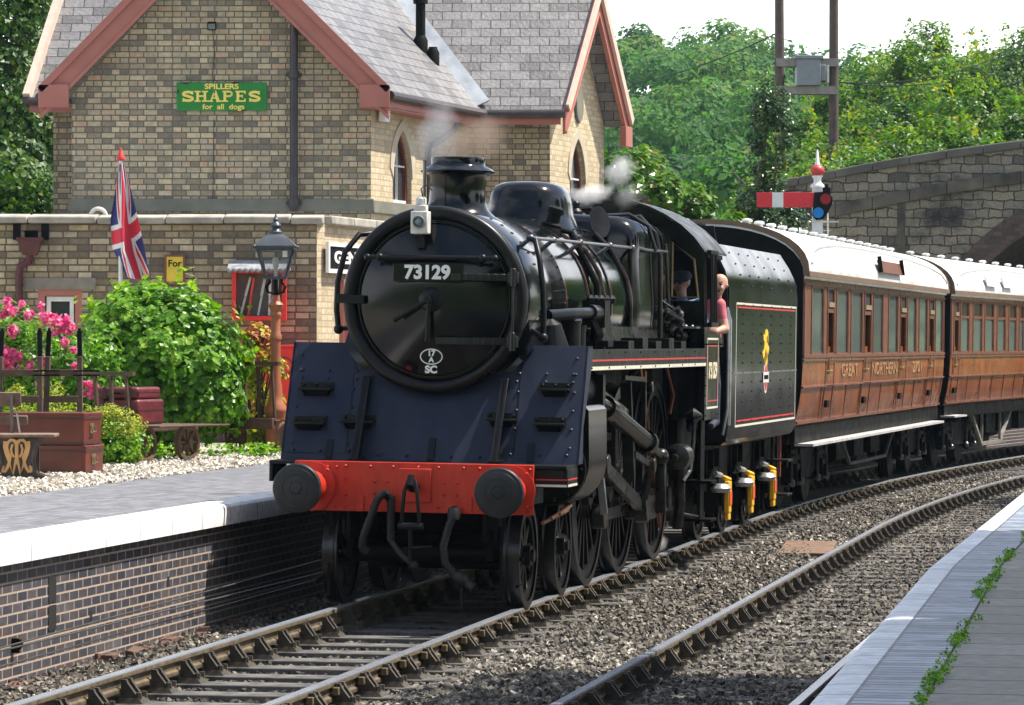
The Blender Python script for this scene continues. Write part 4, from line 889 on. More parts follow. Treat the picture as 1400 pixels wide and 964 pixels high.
# --- rails
BULL=[(-.032,0),(.032,0),(.036,-.012),(.034,-.040),(.012,-.052),(.011,-.100),(.032,-.112),(.034,-.135),(.028,-.145),(-.028,-.145),(-.034,-.135),(-.032,-.112),(-.011,-.100),(-.012,-.052),(-.034,-.040),(-.036,-.012)]
RAILTOP=plain('rail_head',(.40,.43,.48),.26,metal=.55,var=.12,scale=3)  # steel top with its bluish sky sheen put into the base colour
RUST=plain('rail_side_rust',(.155,.115,.060),.7,c2=(.055,.040,.028),scale=9)
def rail(off,zt,label,rusty,ya=12,yb=118,cant=0):
    s0,s1=s_at(ya),s_at(yb); n=150; rings=[]
    for i in range(n+1):
        s=s0+(s1-s0)*i/n; p,a=path(s,off); r=Vector((math.cos(a),-math.sin(a),0))
        rings.append([(p.x+r.x*x,p.y+r.y*x,zt+z) for x,z in BULL])
    m=MB(); m.loft(rings); k=len(BULL)
    for i,f in enumerate(m.f):
        if len(f)==4 and len(f)<k: 
            q=i%k; m.m[i]=0 if q in (0,1,15) else 1
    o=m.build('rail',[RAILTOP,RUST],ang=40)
    return tag(o,label,'rail','running rails')
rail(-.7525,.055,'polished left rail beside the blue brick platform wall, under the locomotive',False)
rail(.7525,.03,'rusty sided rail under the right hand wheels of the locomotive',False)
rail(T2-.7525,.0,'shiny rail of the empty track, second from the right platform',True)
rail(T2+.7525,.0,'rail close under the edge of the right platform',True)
# --- sleepers with chairs
SLP=plain('sleeper_timber',(.15,.14,.13),.8,c2=(.035,.033,.032),scale=7,bump=.3)
CHAIR=plain('cast_chair',(.075,.06,.04),.7,c2=(.022,.019,.016),scale=20)
KEY=plain('oak_key',(.15,.11,.055),.7,c2=(.07,.05,.03),scale=20)
sl_=MB(); sl_.box(-1.3,1.3,-.127,.127,-.31,-.185)
proto=sl_.build('sleeper',SLP,bevel=.01)
for sx in (-1,1):
    m=MB(); x=sx*.7525
    m.add([(x-.20,-.10,-.185),(x+.20,-.10,-.185),(x+.20,.10,-.185),(x-.20,.10,-.185),(x-.17,-.085,-.145),(x+.17,-.085,-.145),(x+.17,.085,-.145),(x-.17,.085,-.145)],[(3,2,1,0),(4,5,6,7),(0,1,5,4),(1,2,6,5),(2,3,7,6),(3,0,4,7)])
    for s2,th in ((1,.05),(-1,.05)):
        for yy in (-.055,.055):
            P=[(s2*.038,-.145),(s2*.16,-.145),(s2*.135,-.11),(s2*.085,-.045),(s2*.075,-.02),(s2*.04,-.02)]
            m.prism([(x+a,b) for a,b in P],lambda a,b,d:(a,d,b),yy-.020,yy+.020)
    for yy in (-.06,.06): m.cyl((x+.165,yy,-.15),(x+.165,yy,-.11),.022,n=6); m.cyl((x-.165,yy,-.15),(x-.165,yy,-.11),.022,n=6)
    c=m.build('rail_chair',CHAIR,proto)
    k=MB(); k.box(x+sx*.055-.022,x+sx*.055+.022,-.12,.13,-.10,-.045); k.build('key',KEY,c,bevel=.006)
def lay(off,zt,label,group,first=None):
    s=s_at(20.0)
    i=0
    while s<s_at(96):
        p,a=path(s,off)
        o=first if (i==0 and first) else copy_tree(proto)
        o.location=(p.x,p.y,zt+random.uniform(-.004,.004)); o.rotation_euler=(0,0,-a+random.uniform(-.012,.012)); tag(o,label,'sleeper',group); s+=.74 if i%9 else .62; i+=1
lay(0,.035,'weathered timber sleeper in the track under the train','sleepers under the train',proto)
lay(T2,.0,'timber sleeper in the empty track beside the right platform','sleepers of the empty track')
# --- ballast stones (uncountable)
def stones(name,n,region,smin,smax,mat,z=-.14,tone=None):
    V0=np.array([(x,y,z_) for z_ in (-1,1) for y in (-1,1) for x in (-1,1)],float)
    F0=np.array([(0,2,3,1),(4,5,7,6),(0,1,5,4),(2,6,7,3),(0,4,6,2),(1,3,7,5)])
    C=region(n); n=len(C)
    S=RNG.uniform(smin,smax,(n,1,1))*RNG.uniform(.55,1.25,(n,1,3))
    jit=V0[None]*(1+RNG.uniform(-.45,.12,(n,8,3)))
    q=RNG.normal(size=(n,4)); q/=np.linalg.norm(q,axis=1)[:,None]
    w,x,y,zq=q.T
    Rm=np.stack([1-2*(y*y+zq*zq),2*(x*y-zq*w),2*(x*zq+y*w),2*(x*y+zq*w),1-2*(x*x+zq*zq),2*(y*zq-x*w),2*(x*zq-y*w),2*(y*zq+x*w),1-2*(x*x+y*y)],1).reshape(n,3,3)
    P=np.einsum('nij,nkj->nki',Rm,jit*S*.5)+C[:,None,:]
    Fc=(F0[None]+8*np.arange(n)[:,None,None]).reshape(-1,4)
    tn=np.repeat(tone(C) if tone else RNG.random(n),6)
    return fast_mesh(name,P.reshape(-1,3),Fc,mat,face_attr=tn)
def tonemat(name,stops,rough=.85):
    m,nt,b=newmat(name); at=node(nt,'ShaderNodeAttribute'); at.attribute_name='tone'; rp=node(nt,'ShaderNodeValToRGB')
    nt.links.new(at.outputs['Fac'],rp.inputs['Fac']); el=rp.color_ramp.elements
    el[0].position=stops[0][0]; el[0].color=c4(stops[0][1]); el[1].position=stops[-1][0]; el[1].color=c4(stops[-1][1])
    for p,c in stops[1:-1]: e=el.new(p); e.color=c4(c)
    tc=node(nt,'ShaderNodeTexCoord'); nz=node(nt,'ShaderNodeTexNoise'); nz.inputs['Scale'].default_value=30; nt.links.new(tc.outputs['Object'],nz.inputs['Vector'])
    mr=node(nt,'ShaderNodeMapRange'); mr.inputs['To Min'].default_value=.7; mr.inputs['To Max'].default_value=1.25; nt.links.new(nz.outputs['Fac'],mr.inputs['Value'])
    vm=node(nt,'ShaderNodeVectorMath',operation='SCALE'); nt.links.new(rp.outputs['Color'],vm.inputs[0]); nt.links.new(mr.outputs['Result'],vm.inputs['Scale'])
    nt.links.new(vm.outputs[0],b.inputs['Base Color']); b.inputs['Roughness'].default_value=rough
    return m
STONE=tonemat('ballast_stone',[(0,(.014,.013,.012)),(.35,(.070,.062,.052)),(.7,(.155,.136,.110)),(.93,(.27,.24,.195)),(1,(.46,.42,.36))])
def bed_region(o0,o1,ya,yb,zf):
    def f(n):
        s0,s1=s_at(ya),s_at(yb)
        # denser near
        u=RNG.random(n); y=ya*(yb/ya)**(u); s=np.interp(y,_py,_ss)
        o=RNG.uniform(o0,o1,n)
        x0=np.interp(s,_ss,_px); y0=np.interp(s,_ss,_py); m=np.interp(y0,_py,[slope(q) for q in _py]); c=1/np.sqrt(1+m*m)
        z=zf(o,y0)+RNG.uniform(-.02,.025,n)
        return np.stack([x0+o*c,y0-o*m*c,z],1)
    return f
def bedz(o,y):
    return np.interp(o,[p[0] for p in BEDP],[p[1] for p in BEDP])+.014
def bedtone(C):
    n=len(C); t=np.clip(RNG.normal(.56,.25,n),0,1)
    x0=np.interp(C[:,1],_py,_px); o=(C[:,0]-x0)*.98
    oil_shade=np.exp(-(o/.62)**2)*.42+np.exp(-((o-T2)/.4)**2)*.12  # oil between the rails; the shade falling there is painted in too
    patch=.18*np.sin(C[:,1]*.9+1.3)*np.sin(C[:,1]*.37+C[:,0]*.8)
    return np.clip(t-oil_shade-patch*.6,0,1)
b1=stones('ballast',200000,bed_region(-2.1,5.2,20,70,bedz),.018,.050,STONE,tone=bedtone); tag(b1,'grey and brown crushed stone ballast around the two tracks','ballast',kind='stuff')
# odd timber / rusty plate between the tracks
m=MB(); m.obox((0,0,0),(.62,2.3,.05),(0,0,.0)); o=m.build('rusty_plate',plain('rust_plate',(.20,.125,.08),.85,c2=(.11,.065,.04),scale=5,detail=8),loc=W(1105,744,44.0)+Vector((0,0,.0)),rot=(0.01,0.01,-.12)); o.location.z=-.15
tag(o,'flat rust brown plate lying on the ballast between the two tracks','plate')
# --- left platform
LE=-1.79   # left platform edge offset from track centre
RE=T2+1.62
BLUEB=brickmat('blue_brick',(.042,.045,.058),(.105,.105,.128),(.44,.35,.28),.225,.076,.008,rough=.4,bump=.5,dirt=(.22,.21,.21),dirtamt=.4,dirtscale=1.4,c3=[(.5,(.062,.064,.080)),(.85,(.085,.070,.072))],offset=.5)
PAVER=brickmat('blue_paver',(.13,.135,.15),(.22,.22,.235),(.10,.10,.10),.24,.12,.008,rough=.6,bump=.7,dirt=(.10,.10,.11),dirtamt=.45,dirtscale=1.0,dist=.02)
COPW=brickmat('white_coping',(.74,.74,.73),(.82,.82,.81),(.30,.30,.29),.92,5.0,.010,rough=.6,bump=.5,dirt=(.42,.42,.40),dirtamt=.6,dirtscale=2.2,dmin=.52,dmax=.75)
PZ=.915
def path_sheet(name,offs,mat_idx,mats,ya,yb,n=110,tagkind='structure',shift=None):
    """extruded section [(off,z)] along the path; uv in metres along / across"""
    s0,s1=s_at(ya),s_at(yb); V=[];Fc=[];ML=[];k=len(offs)
    for i in range(n+1):
        s=s0+(s1-s0)*i/n
        sh=shift(float(np.interp(s,_ss,_py))) if shift else 0
        for o,z in offs: p,_=path(s,o+sh); V.append((p.x,p.y,z))
    for i in range(n):
        for j in range(k-1): a=i*k+j; Fc.append((a,a+1,a+k+1,a+k)); ML.append(mat_idx[j])
    me=bpy.data.meshes.new(name); me.from_pydata(V,[],Fc)
    for m in mats: me.materials.append(m)
    me.polygons.foreach_set('material_index',np.array(ML,dtype=np.int32))
    acc=[0]
    for (a,b),(c,d) in zip(offs[:-1],offs[1:]): acc.append(acc[-1]+math.hypot(c-a,d-b))
    uvl=me.uv_layers.new(name='UVMap'); uv=[]
    for i in range(n):
        for j in range(k-1):
            sa=(s1-s0)*i/n; sb=(s1-s0)*(i+1)/n
            uv+=[(sa,acc[j]),(sa,acc[j+1]),(sb,acc[j+1]),(sb,acc[j])]
    uvl.data.foreach_set('uv',np.array(uv,dtype=np.float32).ravel())
    me.shade_smooth(); me.set_sharp_from_angle(angle=R(30))
    ob=bpy.data.objects.new(name,me); col.objects.link(ob); return tag(ob,kind=tagkind)

def nose(o,sg,w,zt,zb):   # rounded edge section
    return [(o-sg*w,zt),(o-sg*.07,zt),(o-sg*.03,zt-.008),(o-sg*.008,zt-.03),(o,zt-.06),(o,zb),(o-sg*.1,zb)]
wallm=path_sheet('platform_wall',[(LE-.09,.74),(LE-.09,-.30)],[0],[BLUEB],14,90)
tag(wallm,'dark blue brick platform wall with pale mortar and white painted edge, left of the train','platform wall',kind='thing')
cp=path_sheet('coping',nose(LE,1,.30,PZ+.004,.735),[0]*6,[COPW],14,90); del cp['kind']; cp.parent=wallm
m=MB()
for (px,py,h,w) in ((70,855,.30,.07),(68,875,.0,.0)):
    pass
for Yc,za,zb in ((26.95,.17,.36),(26.95,.38,.58)):
    s=s_at(Yc); 
    for q in (0,):
        a_,_=path(s-.09,LE-.085); b_,_=path(s+.09,LE-.085); n_,_=path(s,LE-.3)
        m.add([(a_.x,a_.y,za),(b_.x,b_.y,za),(b_.x,b_.y,zb),(a_.x,a_.y,zb)],[(0,1,2,3)])
for Yc,z in ((27.9,.17),(30.0,.30),(31.8,.36)):
    s=s_at(Yc); a_,_=path(s-.03,LE-.086); b_,_=path(s+.03,LE-.086); m.add([(a_.x,a_.y,z),(b_.x,b_.y,z),(b_.x,b_.y,z+.08),(a_.x,a_.y,z+.08)],[(0,1,2,3)])
[q_.build('drain_slot',DARKIN,wallm,ang=0) for q_ in m.split()]
# brick rubble footing at the bottom of the wall
m=MB(); rr=random.Random(11)
for k in range(70):
    s=s_at(rr.uniform(24,33)); p,a=path(s,LE+rr.uniform(-.08,.08)); m.obox((p.x,p.y,-.19+rr.uniform(-.02,.06)*(1 if p.y>28 else .3)),(.1,.2,.075),(rr.uniform(-.3,.3),rr.uniform(-.2,.2),-a+rr.uniform(-.3,.3)))
o=m.build('brick_footing',plain('red_footing',(.15,.07,.045),.85,c2=(.07,.05,.042),scale=9,bump=.3),wallm,bevel=.008); o['kind']='stuff'
path_sheet('track_bed',BEDP,[0]*11,[BAL],10,120,n=160)
pv=path_sheet('platform_paving',[(-4.25,PZ),(LE-.28,PZ)],[0],[PAVER],14,100)
EARTH=plain('gravel_ground',(.42,.39,.33),.95,c2=(.25,.22,.17),scale=12,bump=.5,detail=8)
gp=path_sheet('gravel_ground',[(-60,PZ-.03),(-30,PZ-.025),(-8,PZ-.02),(-4.25,PZ-.012)],[0,0,0],[EARTH],14,110)
path_sheet('platform_side',[(-60,PZ-.03),(-60,-.4)],[0],[EARTH],14,110)
GRAV=tonemat('pale_gravel',[(0,(.26,.22,.16)),(.4,(.48,.44,.37)),(1,(.70,.67,.60))])
gs=stones('pale_gravel',9000,bed_region(-5.9,-4.2,33,47,lambda o,y:np.full_like(o,PZ-.005)),.025,.05,GRAV); tag(gs,'pale gravel strip between the platform paving and the flower bed','gravel',kind='stuff')
# right platform
def rshift(Y): return .022*max(0,24-Y)
DARKP=brickmat('edge_paver',(.10,.125,.175),(.34,.40,.49),(.045,.05,.065),.115,.42,.016,rough=.5,bump=.9,dirt=(.42,.48,.56),dirtamt=.6,dirtscale=6,dist=.015,offset=0)  # blue edge pavers with pale blue skylight mixed into the colours
SLAB=brickmat('platform_slab',(.30,.275,.235),(.40,.37,.32),(.05,.05,.04),.62,.46,.012,rough=.8,bump=.5,dirt=(.23,.21,.18),dirtamt=.6,dirtscale=2.5,offset=.5)
WLINE=brickmat('white_line_worn',(.70,.72,.74),(.84,.86,.87),(.25,.27,.30),.46,5.0,.012,rough=.6,bump=.6,dirt=(.40,.43,.47),dirtamt=.7,dirtscale=4,dmin=.5,dmax=.7)
rw=path_sheet('platform_wall',[(RE+.10,-.30),(RE+.10,.76)],[0],[BLUEB],8,90,shift=rshift); tag(rw,'worn white edged platform wall on the right of the empty track','platform wall',kind='thing')
RN=[(RE+.1,.745),(RE,.745),(RE,PZ-.05),(RE+.008,PZ-.025),(RE+.03,PZ-.006),(RE+.06,PZ),(RE+.165,PZ)]
cp=path_sheet('coping',RN,[0]*6,[WLINE],8,90,shift=rshift); del cp['kind']; cp.parent=rw
path_sheet('platform_paving',[(RE+.165,PZ),(RE+.45,PZ)],[0],[DARKP],8,90,shift=rshift)
path_sheet('platform_slabs',[(RE+.45,PZ-.004),(RE+1.3,PZ-.004),(RE+6.5,PZ-.004),(RE+6.5,-.4)],[0,0,0],[SLAB],8,90,shift=rshift)
# signal wires along the left wall, with a stake
wire=plain('signal_wire',(.11,.10,.09),.5,metal=.7)
for k,(z0_,z1_) in enumerate(((.16,.30),(.07,.12),(.22,.16))):
    m=MB(); P=[]
    for i in range(14):
        s=s_at(20+i*1.4); p,_=path(s,LE+.16+.05*k); P.append((p.x,p.y,z0_+(z1_-z0_)*i/13))
    m.tube(P,.007,5); tag(m.build('signal_wire',wire),'thin steel signal wire stretched low along the blue brick platform wall','wire','signal wires along the platform wall')
st=W(4,895,26.4); st=empty('wire_stake',(st.x,st.y,-.2)); tag(st,'small dark stake with a pulley holding wires below the left platform wall','stake')
m=MB(); m.box(-.025,.025,-.03,.03,0,.48); m.build('post',UNDER,st); m=MB(); m.box(.0,.12,-.02,.02,.28,.33); m.cyl((.10,-.03,.34),(.10,.03,.34),.045,n=14); m.box(.02,.1,-.025,.025,.36,.385); m.build('pulley',UNDER,st)
# ================================================================== BUILDINGS
BRICK=brickmat('buff_brick',(.28,.225,.14),(.56,.45,.28),(.13,.112,.085),.225,.0915,.010,rough=.9,bump=.6,dirt=(.16,.145,.12),dirtamt=.6,dirtscale=.9,c3=[(.12,(.18,.155,.12)),(.3,(.42,.345,.22)),(.55,(.50,.41,.255)),(.75,(.40,.345,.24)),(.9,(.52,.34,.20)),(.95,(.56,.46,.31))],squash=.62,sqf=2)
BRICKY=brickmat('yellow_brick',(.42,.33,.20),(.62,.50,.33),(.36,.31,.23),.225,.0915,.010,rough=.9,bump=.5,dirt=(.33,.26,.17),dirtamt=.4,dirtscale=1.2,c3=[(.5,(.54,.43,.27))],squash=.62,sqf=2)
SLATE=brickmat('roof_slate',(.11,.107,.108),(.20,.195,.195),(.035,.035,.035),.34,.215,.010,rough=.45,bump=.9,dirt=(.29,.28,.275),dirtamt=.45,dirtscale=1.6,c3=[(.5,(.185,.18,.185))],dist=.03,offset=.5)
PINK=plain('bargeboard_paint',(.42,.150,.115),.5,c2=(.35,.125,.095),scale=2,detail=8)
PINKL=plain('bargeboard_edge',(.58,.44,.36),.6,var=.1)
LEAD=plain('lead_flashing',(.42,.45,.48),.4,metal=.3,var=.25,scale=3)
PIPE=plain('cast_iron_pipe',(.045,.036,.040),.45,var=.3)
STONEC=plain('stone_coping',(.46,.43,.36),.9,c2=(.22,.21,.185),scale=4,bump=.3,detail=9)
PLINTH=plain('stone_plinth',(.20,.19,.155),.9,c2=(.13,.135,.10),scale=3,bump=.3)
DIR=Vector((.306,1,0)).normalized()
def P3(px,py,d): return W(px,py,d)
bld=empty('station_building',(-2.24,58,PZ)); tag(bld,'buff brick station building with slate roofs and pink bargeboards, behind the low wall','building')
BO=Vector((-2.24,58,PZ))
def rel(p): p=Vector(p); return p-BO
def poly_wall(m,pts,nrm,t,mi=0):   # slab from a polygon, thickness t behind
    nrm=Vector(nrm).normalized(); a=[Vector(p) for p in pts]; b=[p-nrm*t for p in a]; n=len(a)
    m.add(a+b,[tuple(range(n)),tuple(range(n,2*n))[::-1]]+[(i,n+i,n+(i+1)%n,(i+1)%n) for i in range(n)],mi)
zE=6.27; D=58.0
xL,xR=-6.98,-2.24; xm=(56+536)/2; xm=(xm-700)/F*57.6
zR=zE+( -2.24+.35 - xm)*1.0   # ridge height: about 45 degrees
zR=8.95
Lb=9.0
A=Vector((xR,D,0)); B=Vector((xL,D,0))
ridge0=Vector((xm,D,zR))
def on(v,z): return Vector((v.x,v.y,z))
# gable end wall
m=MB(); poly_wall(m,[rel(on(B,PZ)),rel(on(A,PZ)),rel(on(A,zE)),rel((xm,D,zE+(zR-zE)*.96)),rel(on(B,zE))],(0,-1,0),.3); 
m.build('gable_wall',BRICK,bld,ang=0)
# right side wall, pale yellow brick, with arched window openings
nR=Vector((DIR.y,-DIR.x,0))
def arch_pts(w,h,n=10):   # pointed arch outline from sill, width w, total height h: local (x,z)
    hw=w/2; r=w*.95; zs=h-math.sqrt(max(r*r-(r-hw)**2,1e-6)); P=[(-hw,0),(hw,0),(hw,zs)]
    a1=math.acos((r-hw)/r)
    for i in range(1,n+1): a=a1*i/n; P.append((hw-r+r*math.cos(a),zs+r*math.sin(a)))
    for i in range(n-1,-1,-1): a=a1*i/n; P.append((-hw+r-r*math.cos(a),zs+r*math.sin(a)))
    return P
def wall_with_windows(m,p0,d,L,z0,z1,wins,t=.3,top=None):
    """p0 + d*s wall face; wins: (s_centre, sill z, w, h). Build as bands around arches"""
    nrm=Vector((d.y,-d.x,0)); d=Vector(d)
    bm_pts=[]
    s=0; parts=[]
    def quad(s0,s1,za,zb):
        if s1-s0<1e-4 or zb-za<1e-4: return
        poly_wall(m,[rel(on(p0+d*s0,za)),rel(on(p0+d*s1,za)),rel(on(p0+d*s1,zb)),rel(on(p0+d*s0,zb))],nrm,t)
    for (sc_,zs,w,h) in sorted(wins):
        quad(s,sc_-w/2,z0,z1); quad(sc_-w/2,sc_+w/2,z0,zs)
        ap=arch_pts(w,h)[2:]  # right springing over to left springing
        zt=z1; n=len(ap)
        for (a,b) in zip(ap[:-1],ap[1:]):
            poly_wall(m,[rel(on(p0+d*(sc_+b[0]),zs+b[1])),rel(on(p0+d*(sc_+a[0]),zs+a[1])),rel(on(p0+d*(sc_+a[0]),zt)),rel(on(p0+d*(sc_+b[0]),zt))],nrm,t)
        s=sc_+w/2
    quad(s,L,z0,z1)
Ls=(62.9-58)/DIR.y
m=MB(); W1=[(1.55,3.55,.95,2.25),(4.15,3.55,.8,1.95)]
wall_with_windows(m,A+DIR*.001,DIR,Ls,PZ,zE,W1); m.build('side_wall',BRICKY,bld,ang=0)
FRW=plain('sash_white',(.70,.69,.66),.5); MAROON=plain('maroon_paint',(.14,.025,.02),.45,var=.15); WGL=glassmat('window_glass',(.03,.035,.04),.05)
def arch_window(p0,d,sc_,zs,w,h,recess=.14):
    nrm=Vector((d.y,-d.x,0)); c=p0+d*sc_-nrm*recess
    M=lambda x,z,o=0: rel(on(c+d*x+nrm*o,zs+z))
    ap=arch_pts(w,h); t=MB()
    n=len(ap); out=[M(x,z) for x,z in ap]; out2=[M(x,z,.06) for x,z in ap]
    sc=(w-.16)/w; inn=[M(x*sc,.07+z*(h-.14)/h) for x,z in ap]; inn2=[M(x*sc,.07+z*(h-.14)/h,.06) for x,z in ap]
    fs=[]
    for i in range(n): j=(i+1)%n; fs+= [(2*n+i+n,2*n+j+n,n+j,n+i)[::-1],(i,j,2*n+j,2*n+i)[::-1],(2*n+i,2*n+j,3*n+j,3*n+i)]
    t.add(out+out2+inn+inn2,fs); fo=t.build('window',MAROON,bld,ang=30)
    t=MB(); t.add([M(x*sc,.07+z*(h-.14)/h,.02) for x,z in ap],[tuple(range(n))]); t.build('pane',WGL,fo,ang=0)
    t=MB(); t.bar(M(0,.07,.04),M(0,h-.12,.04),.04,.04); t.bar(M(-w*.42,h*.48,.045),M(w*.42,h*.48,.045),.05,.06); t.bar(M(-w*.42,h*.74,.04),M(w*.42,h*.74,.04),.03,.03); t.build('glazing_bars',FRW,fo)
    t=MB(); # stone hood around the arch, proud of the wall
    for (a,b) in zip(ap[2:-1],ap[3:]):
        k=1+.30; pa=Vector((a[0]*k,0,a[1]+.10)); 
        q=[c+d*a[0]+nrm*(recess+.02),c+d*b[0]+nrm*(recess+.02),c+d*(b[0]*1.32)+nrm*(recess+.02),c+d*(a[0]*1.32)+nrm*(recess+.02)]
        zz=[zs+a[1],zs+b[1],zs+b[1]+.17,zs+a[1]+.17]
        poly_wall(t,[rel(on(v,z_)) for v,z_ in zip(q,zz)],nrm,.05)
    t.build('arch_stone',plain('arch_stone%d'%len(MAT),(.46,.40,.30),.85,var=.12),bld,ang=0)
    t=MB(); t.bar(M(-w/2-.1,-.05,.14),M(w/2+.1,-.05,.14),.2,.1); t.build('sill',PLINTH,fo)
for w_ in W1: arch_window(A,DIR,*w_)
# wing wall facing us and gable facing the line
C0=Vector((-.755,62.9,0)); E0=Vector((.654,62.9,0))
m=MB(); poly_wall(m,[rel(on(C0-Vector((.3,0,0)),PZ)),rel(on(E0,PZ)),rel(on(E0,zE)),rel(on(C0-Vector((.3,0,0)),zE))],(0,-1,0),.3); m.build('wing_wall',BRICK,bld,ang=0)
Lg=3.45; zW=8.42
m=MB(); wall_with_windows(m,E0,DIR,Lg,PZ,zE,[(1.72,3.2,.95,2.75)])
G0,G1=E0,E0+DIR*Lg; gm=(G0+G1)/2
poly_wall(m,[rel(on(G0,zE)),rel(on(G1,zE)),rel(on(gm,zE+(zW-zE)*.97))],nR,.3); m.build('wing_gable_wall',BRICKY,bld,ang=0)
arch_window(E0,DIR,1.72,3.2,.95,2.75)
m=MB(); c=gm+nR*.02; m.lathe([(.002,.03),(.22,.03),(.24,.0)],rel(on(c,6.55)),nR,20,sx=1,sy=1.4); m.build('wall_plaque',PLINTH,bld)
# roofs ---------------------------------------------------------
def slab(m,pts,t=.09,mi=0):
    a=[Vector(p) for p in pts]; n=(a[1]-a[0]).cross(a[2]-a[0]).normalized()
    if n.z<0: a=a[::-1]; n=-n
    b=[p-n*t for p in a]; k=len(a)
    m.add(a+b,[tuple(range(k)),tuple(range(k,2*k))[::-1]]+[(i,k+i,k+(i+1)%k,(i+1)%k) for i in range(k)],mi)
OV=.36; FO=.30
front=-DIR*FO
eR=A+Vector((OV,0,0)); zEe=zE-.05+.02
sl_r=(zR-zE)/(xR+OV-xm)
apex=Vector((xm,D,zR+.12))
eaveR0=Vector((xR+OV,D,zE+.05))+front
ridF=apex+front
sR=(apex.z-eaveR0.z)/(xR+OV-xm)
# wing roof: ridge from gable apex leftwards (parallel to -x) ; eave line at z zE along x from E0
wap=Vector((gm.x,gm.y,zW+.10))+nR*.35
weave=Vector((E0.x,E0.y,zE+.05))-DIR*.36+nR*.35
sW=(wap.z-weave.z)
# the valley: main right plane  z = apex.z - sR*(x - xm - .306*(y-D)) ; wing front plane z = weave.z + k*(y - y_eave(x))
def zmain(x,y): return apex.z-sR*(x-xm-.306*(y-D))
ye=weave.y
kW=(wap.z-weave.z)/(wap.y-weave.y)
def zwing(x,y): return weave.z+kW*(y-ye)
def valley(z):
    y=ye+(z-weave.z)/kW; x=xm+.306*(y-D)+(apex.z-z)/sR; return Vector((x,y,z))
v0=valley(weave.z+.0); v1=valley(wap.z)
m=MB()
back=DIR*Lb
slab(m,[rel(eaveR0),rel(v0),rel(v1),rel(Vector((xm+.306*(v1.y-D),v1.y,apex.z))),rel(ridF)]) 
slab(m,[rel(Vector((xm+.306*(v1.y-D),v1.y,apex.z))),rel(v1),rel(v1+DIR*6),rel(Vector((xm+.306*(v1.y+5.7-D),v1.y+5.7,apex.z)))])
eaveL0=Vector((xL-OV,D,zE+.05))+front
slab(m,[rel(ridF),rel(ridF+back*1.3),rel(eaveL0+back*1.3),rel(eaveL0)])
mr_=m.build('roof',SLATE,bld,ang=0)
m=MB(); wl=Vector((v1.x,v1.y,wap.z))
slab(m,[rel(weave),rel(wap),rel(wl),rel(v0)])
wb=Vector((G1.x,G1.y,zE+.05))+DIR*.36+nR*.35
slab(m,[rel(wap),rel(wb),rel(wb-Vector((4.5,0,0))),rel(wl)])
wr=m.build('roof',SLATE,bld,ang=0)
m=MB(); m.bar(rel(v0+Vector((0,-.0,.10))),rel(v1+Vector((0,0,.10))),.30,.03,up=(-.3,-.6,1)); m.build('valley_flashing',LEAD,wr)
m=MB(); m.tube([rel(ridF+Vector((0,0,.03))),rel(ridF+back*1.3+Vector((0,0,.03)))],.10,8); m.tube([rel(wap+Vector((0,0,.02))),rel(wl+Vector((0,0,.02)))],.10,8); m.build('ridge_tiles',PIPE,mr_)
# bargeboards
def barge(p,q,w,t,nrm,name='bargeboard',foot=None,edge=True):
    p=Vector(p);q=Vector(q); m=MB(); n=Vector(nrm)
    dn=Vector((0,0,-w))
    a=[p,q,q+dn,p+dn]; b=[v-n*t for v in a]
    m.add([rel(v) for v in a+b],[(0,1,2,3),(7,6,5,4),(0,4,5,1),(1,5,6,2),(2,6,7,3),(3,7,4,0)])
    # moulded cap strip
    d=(q-p).normalized(); m.bar(rel(p+n*.03),rel(q+n*.03),.05,.11)
    m.bar(rel(p+dn+n*.012+Vector((0,0,.03))),rel(q+dn+n*.012+Vector((0,0,.03))),.03,.05)
    if foot:
        m.bar(rel(p+Vector(foot[0])),rel(p+Vector(foot[1])),*foot[2])
    return m.build(name,PINK,bld,bevel=.004,ang=30)
fr=Vector((0,-1,0)); off=front+fr*.0
pR=Vector((xR+OV+.02,D,zE+.0))+front+fr*.03; pL=Vector((xL-OV-.02,D,zE+.0))+front+fr*.03; pA=Vector((xm,D,apex.z+.02))+front+fr*.03
barge(pR+Vector((-.0,0,.05)),pA,.46,.05,fr); barge(pL+Vector((0,0,.05)),pA,.46,.05,fr)
m=MB(); 
for x0_,x1_,x2_ in ((pR.x-.46,pR.x+.02,1),(pL.x-.02,pL.x+.46,-1)): m.box(x0_-BO.x,x1_-BO.x,pR.y-BO.y-.055,pR.y-BO.y+.02,zE-.02-.2-PZ,zE+.14-PZ); m.box(x0_-BO.x,x1_-BO.x,pR.y-BO.y+.02,0.0,zE-.22-PZ,zE-.19-PZ)
[q_.build('bargeboard_foot',PINK,bld,bevel=.006) for q_ in m.split()]
gfoot=weave+Vector((0,0,-.02)); 
gl=Vector((weave.x,weave.y,weave.z))+nR*.03; gr_=Vector((wb.x,wb.y,wb.z))+nR*.03; ga=Vector((wap.x,wap.y,wap.z+.02))+nR*.03
barge(gr_,ga,.42,.05,nR); barge(gl,ga,.42,.05,nR)
m=MB(); m.bar(rel(gl+Vector((0,0,.03))+nR*.05),rel(ga+Vector((0,0,.03))+nR*.05),.05,.16); m.bar(rel(gr_+Vector((0,0,.03))+nR*.05),rel(ga+Vector((0,0,.03))+nR*.05),.06,.16); m.build('verge_strip',PINKL,bld)
m=MB(); q=gr_+Vector((0,0,-.25)); m.bar(rel(q-DIR*.45),rel(q+DIR*.0),.12,.36); m.build('bargeboard_foot',PINK,bld,bevel=.006)
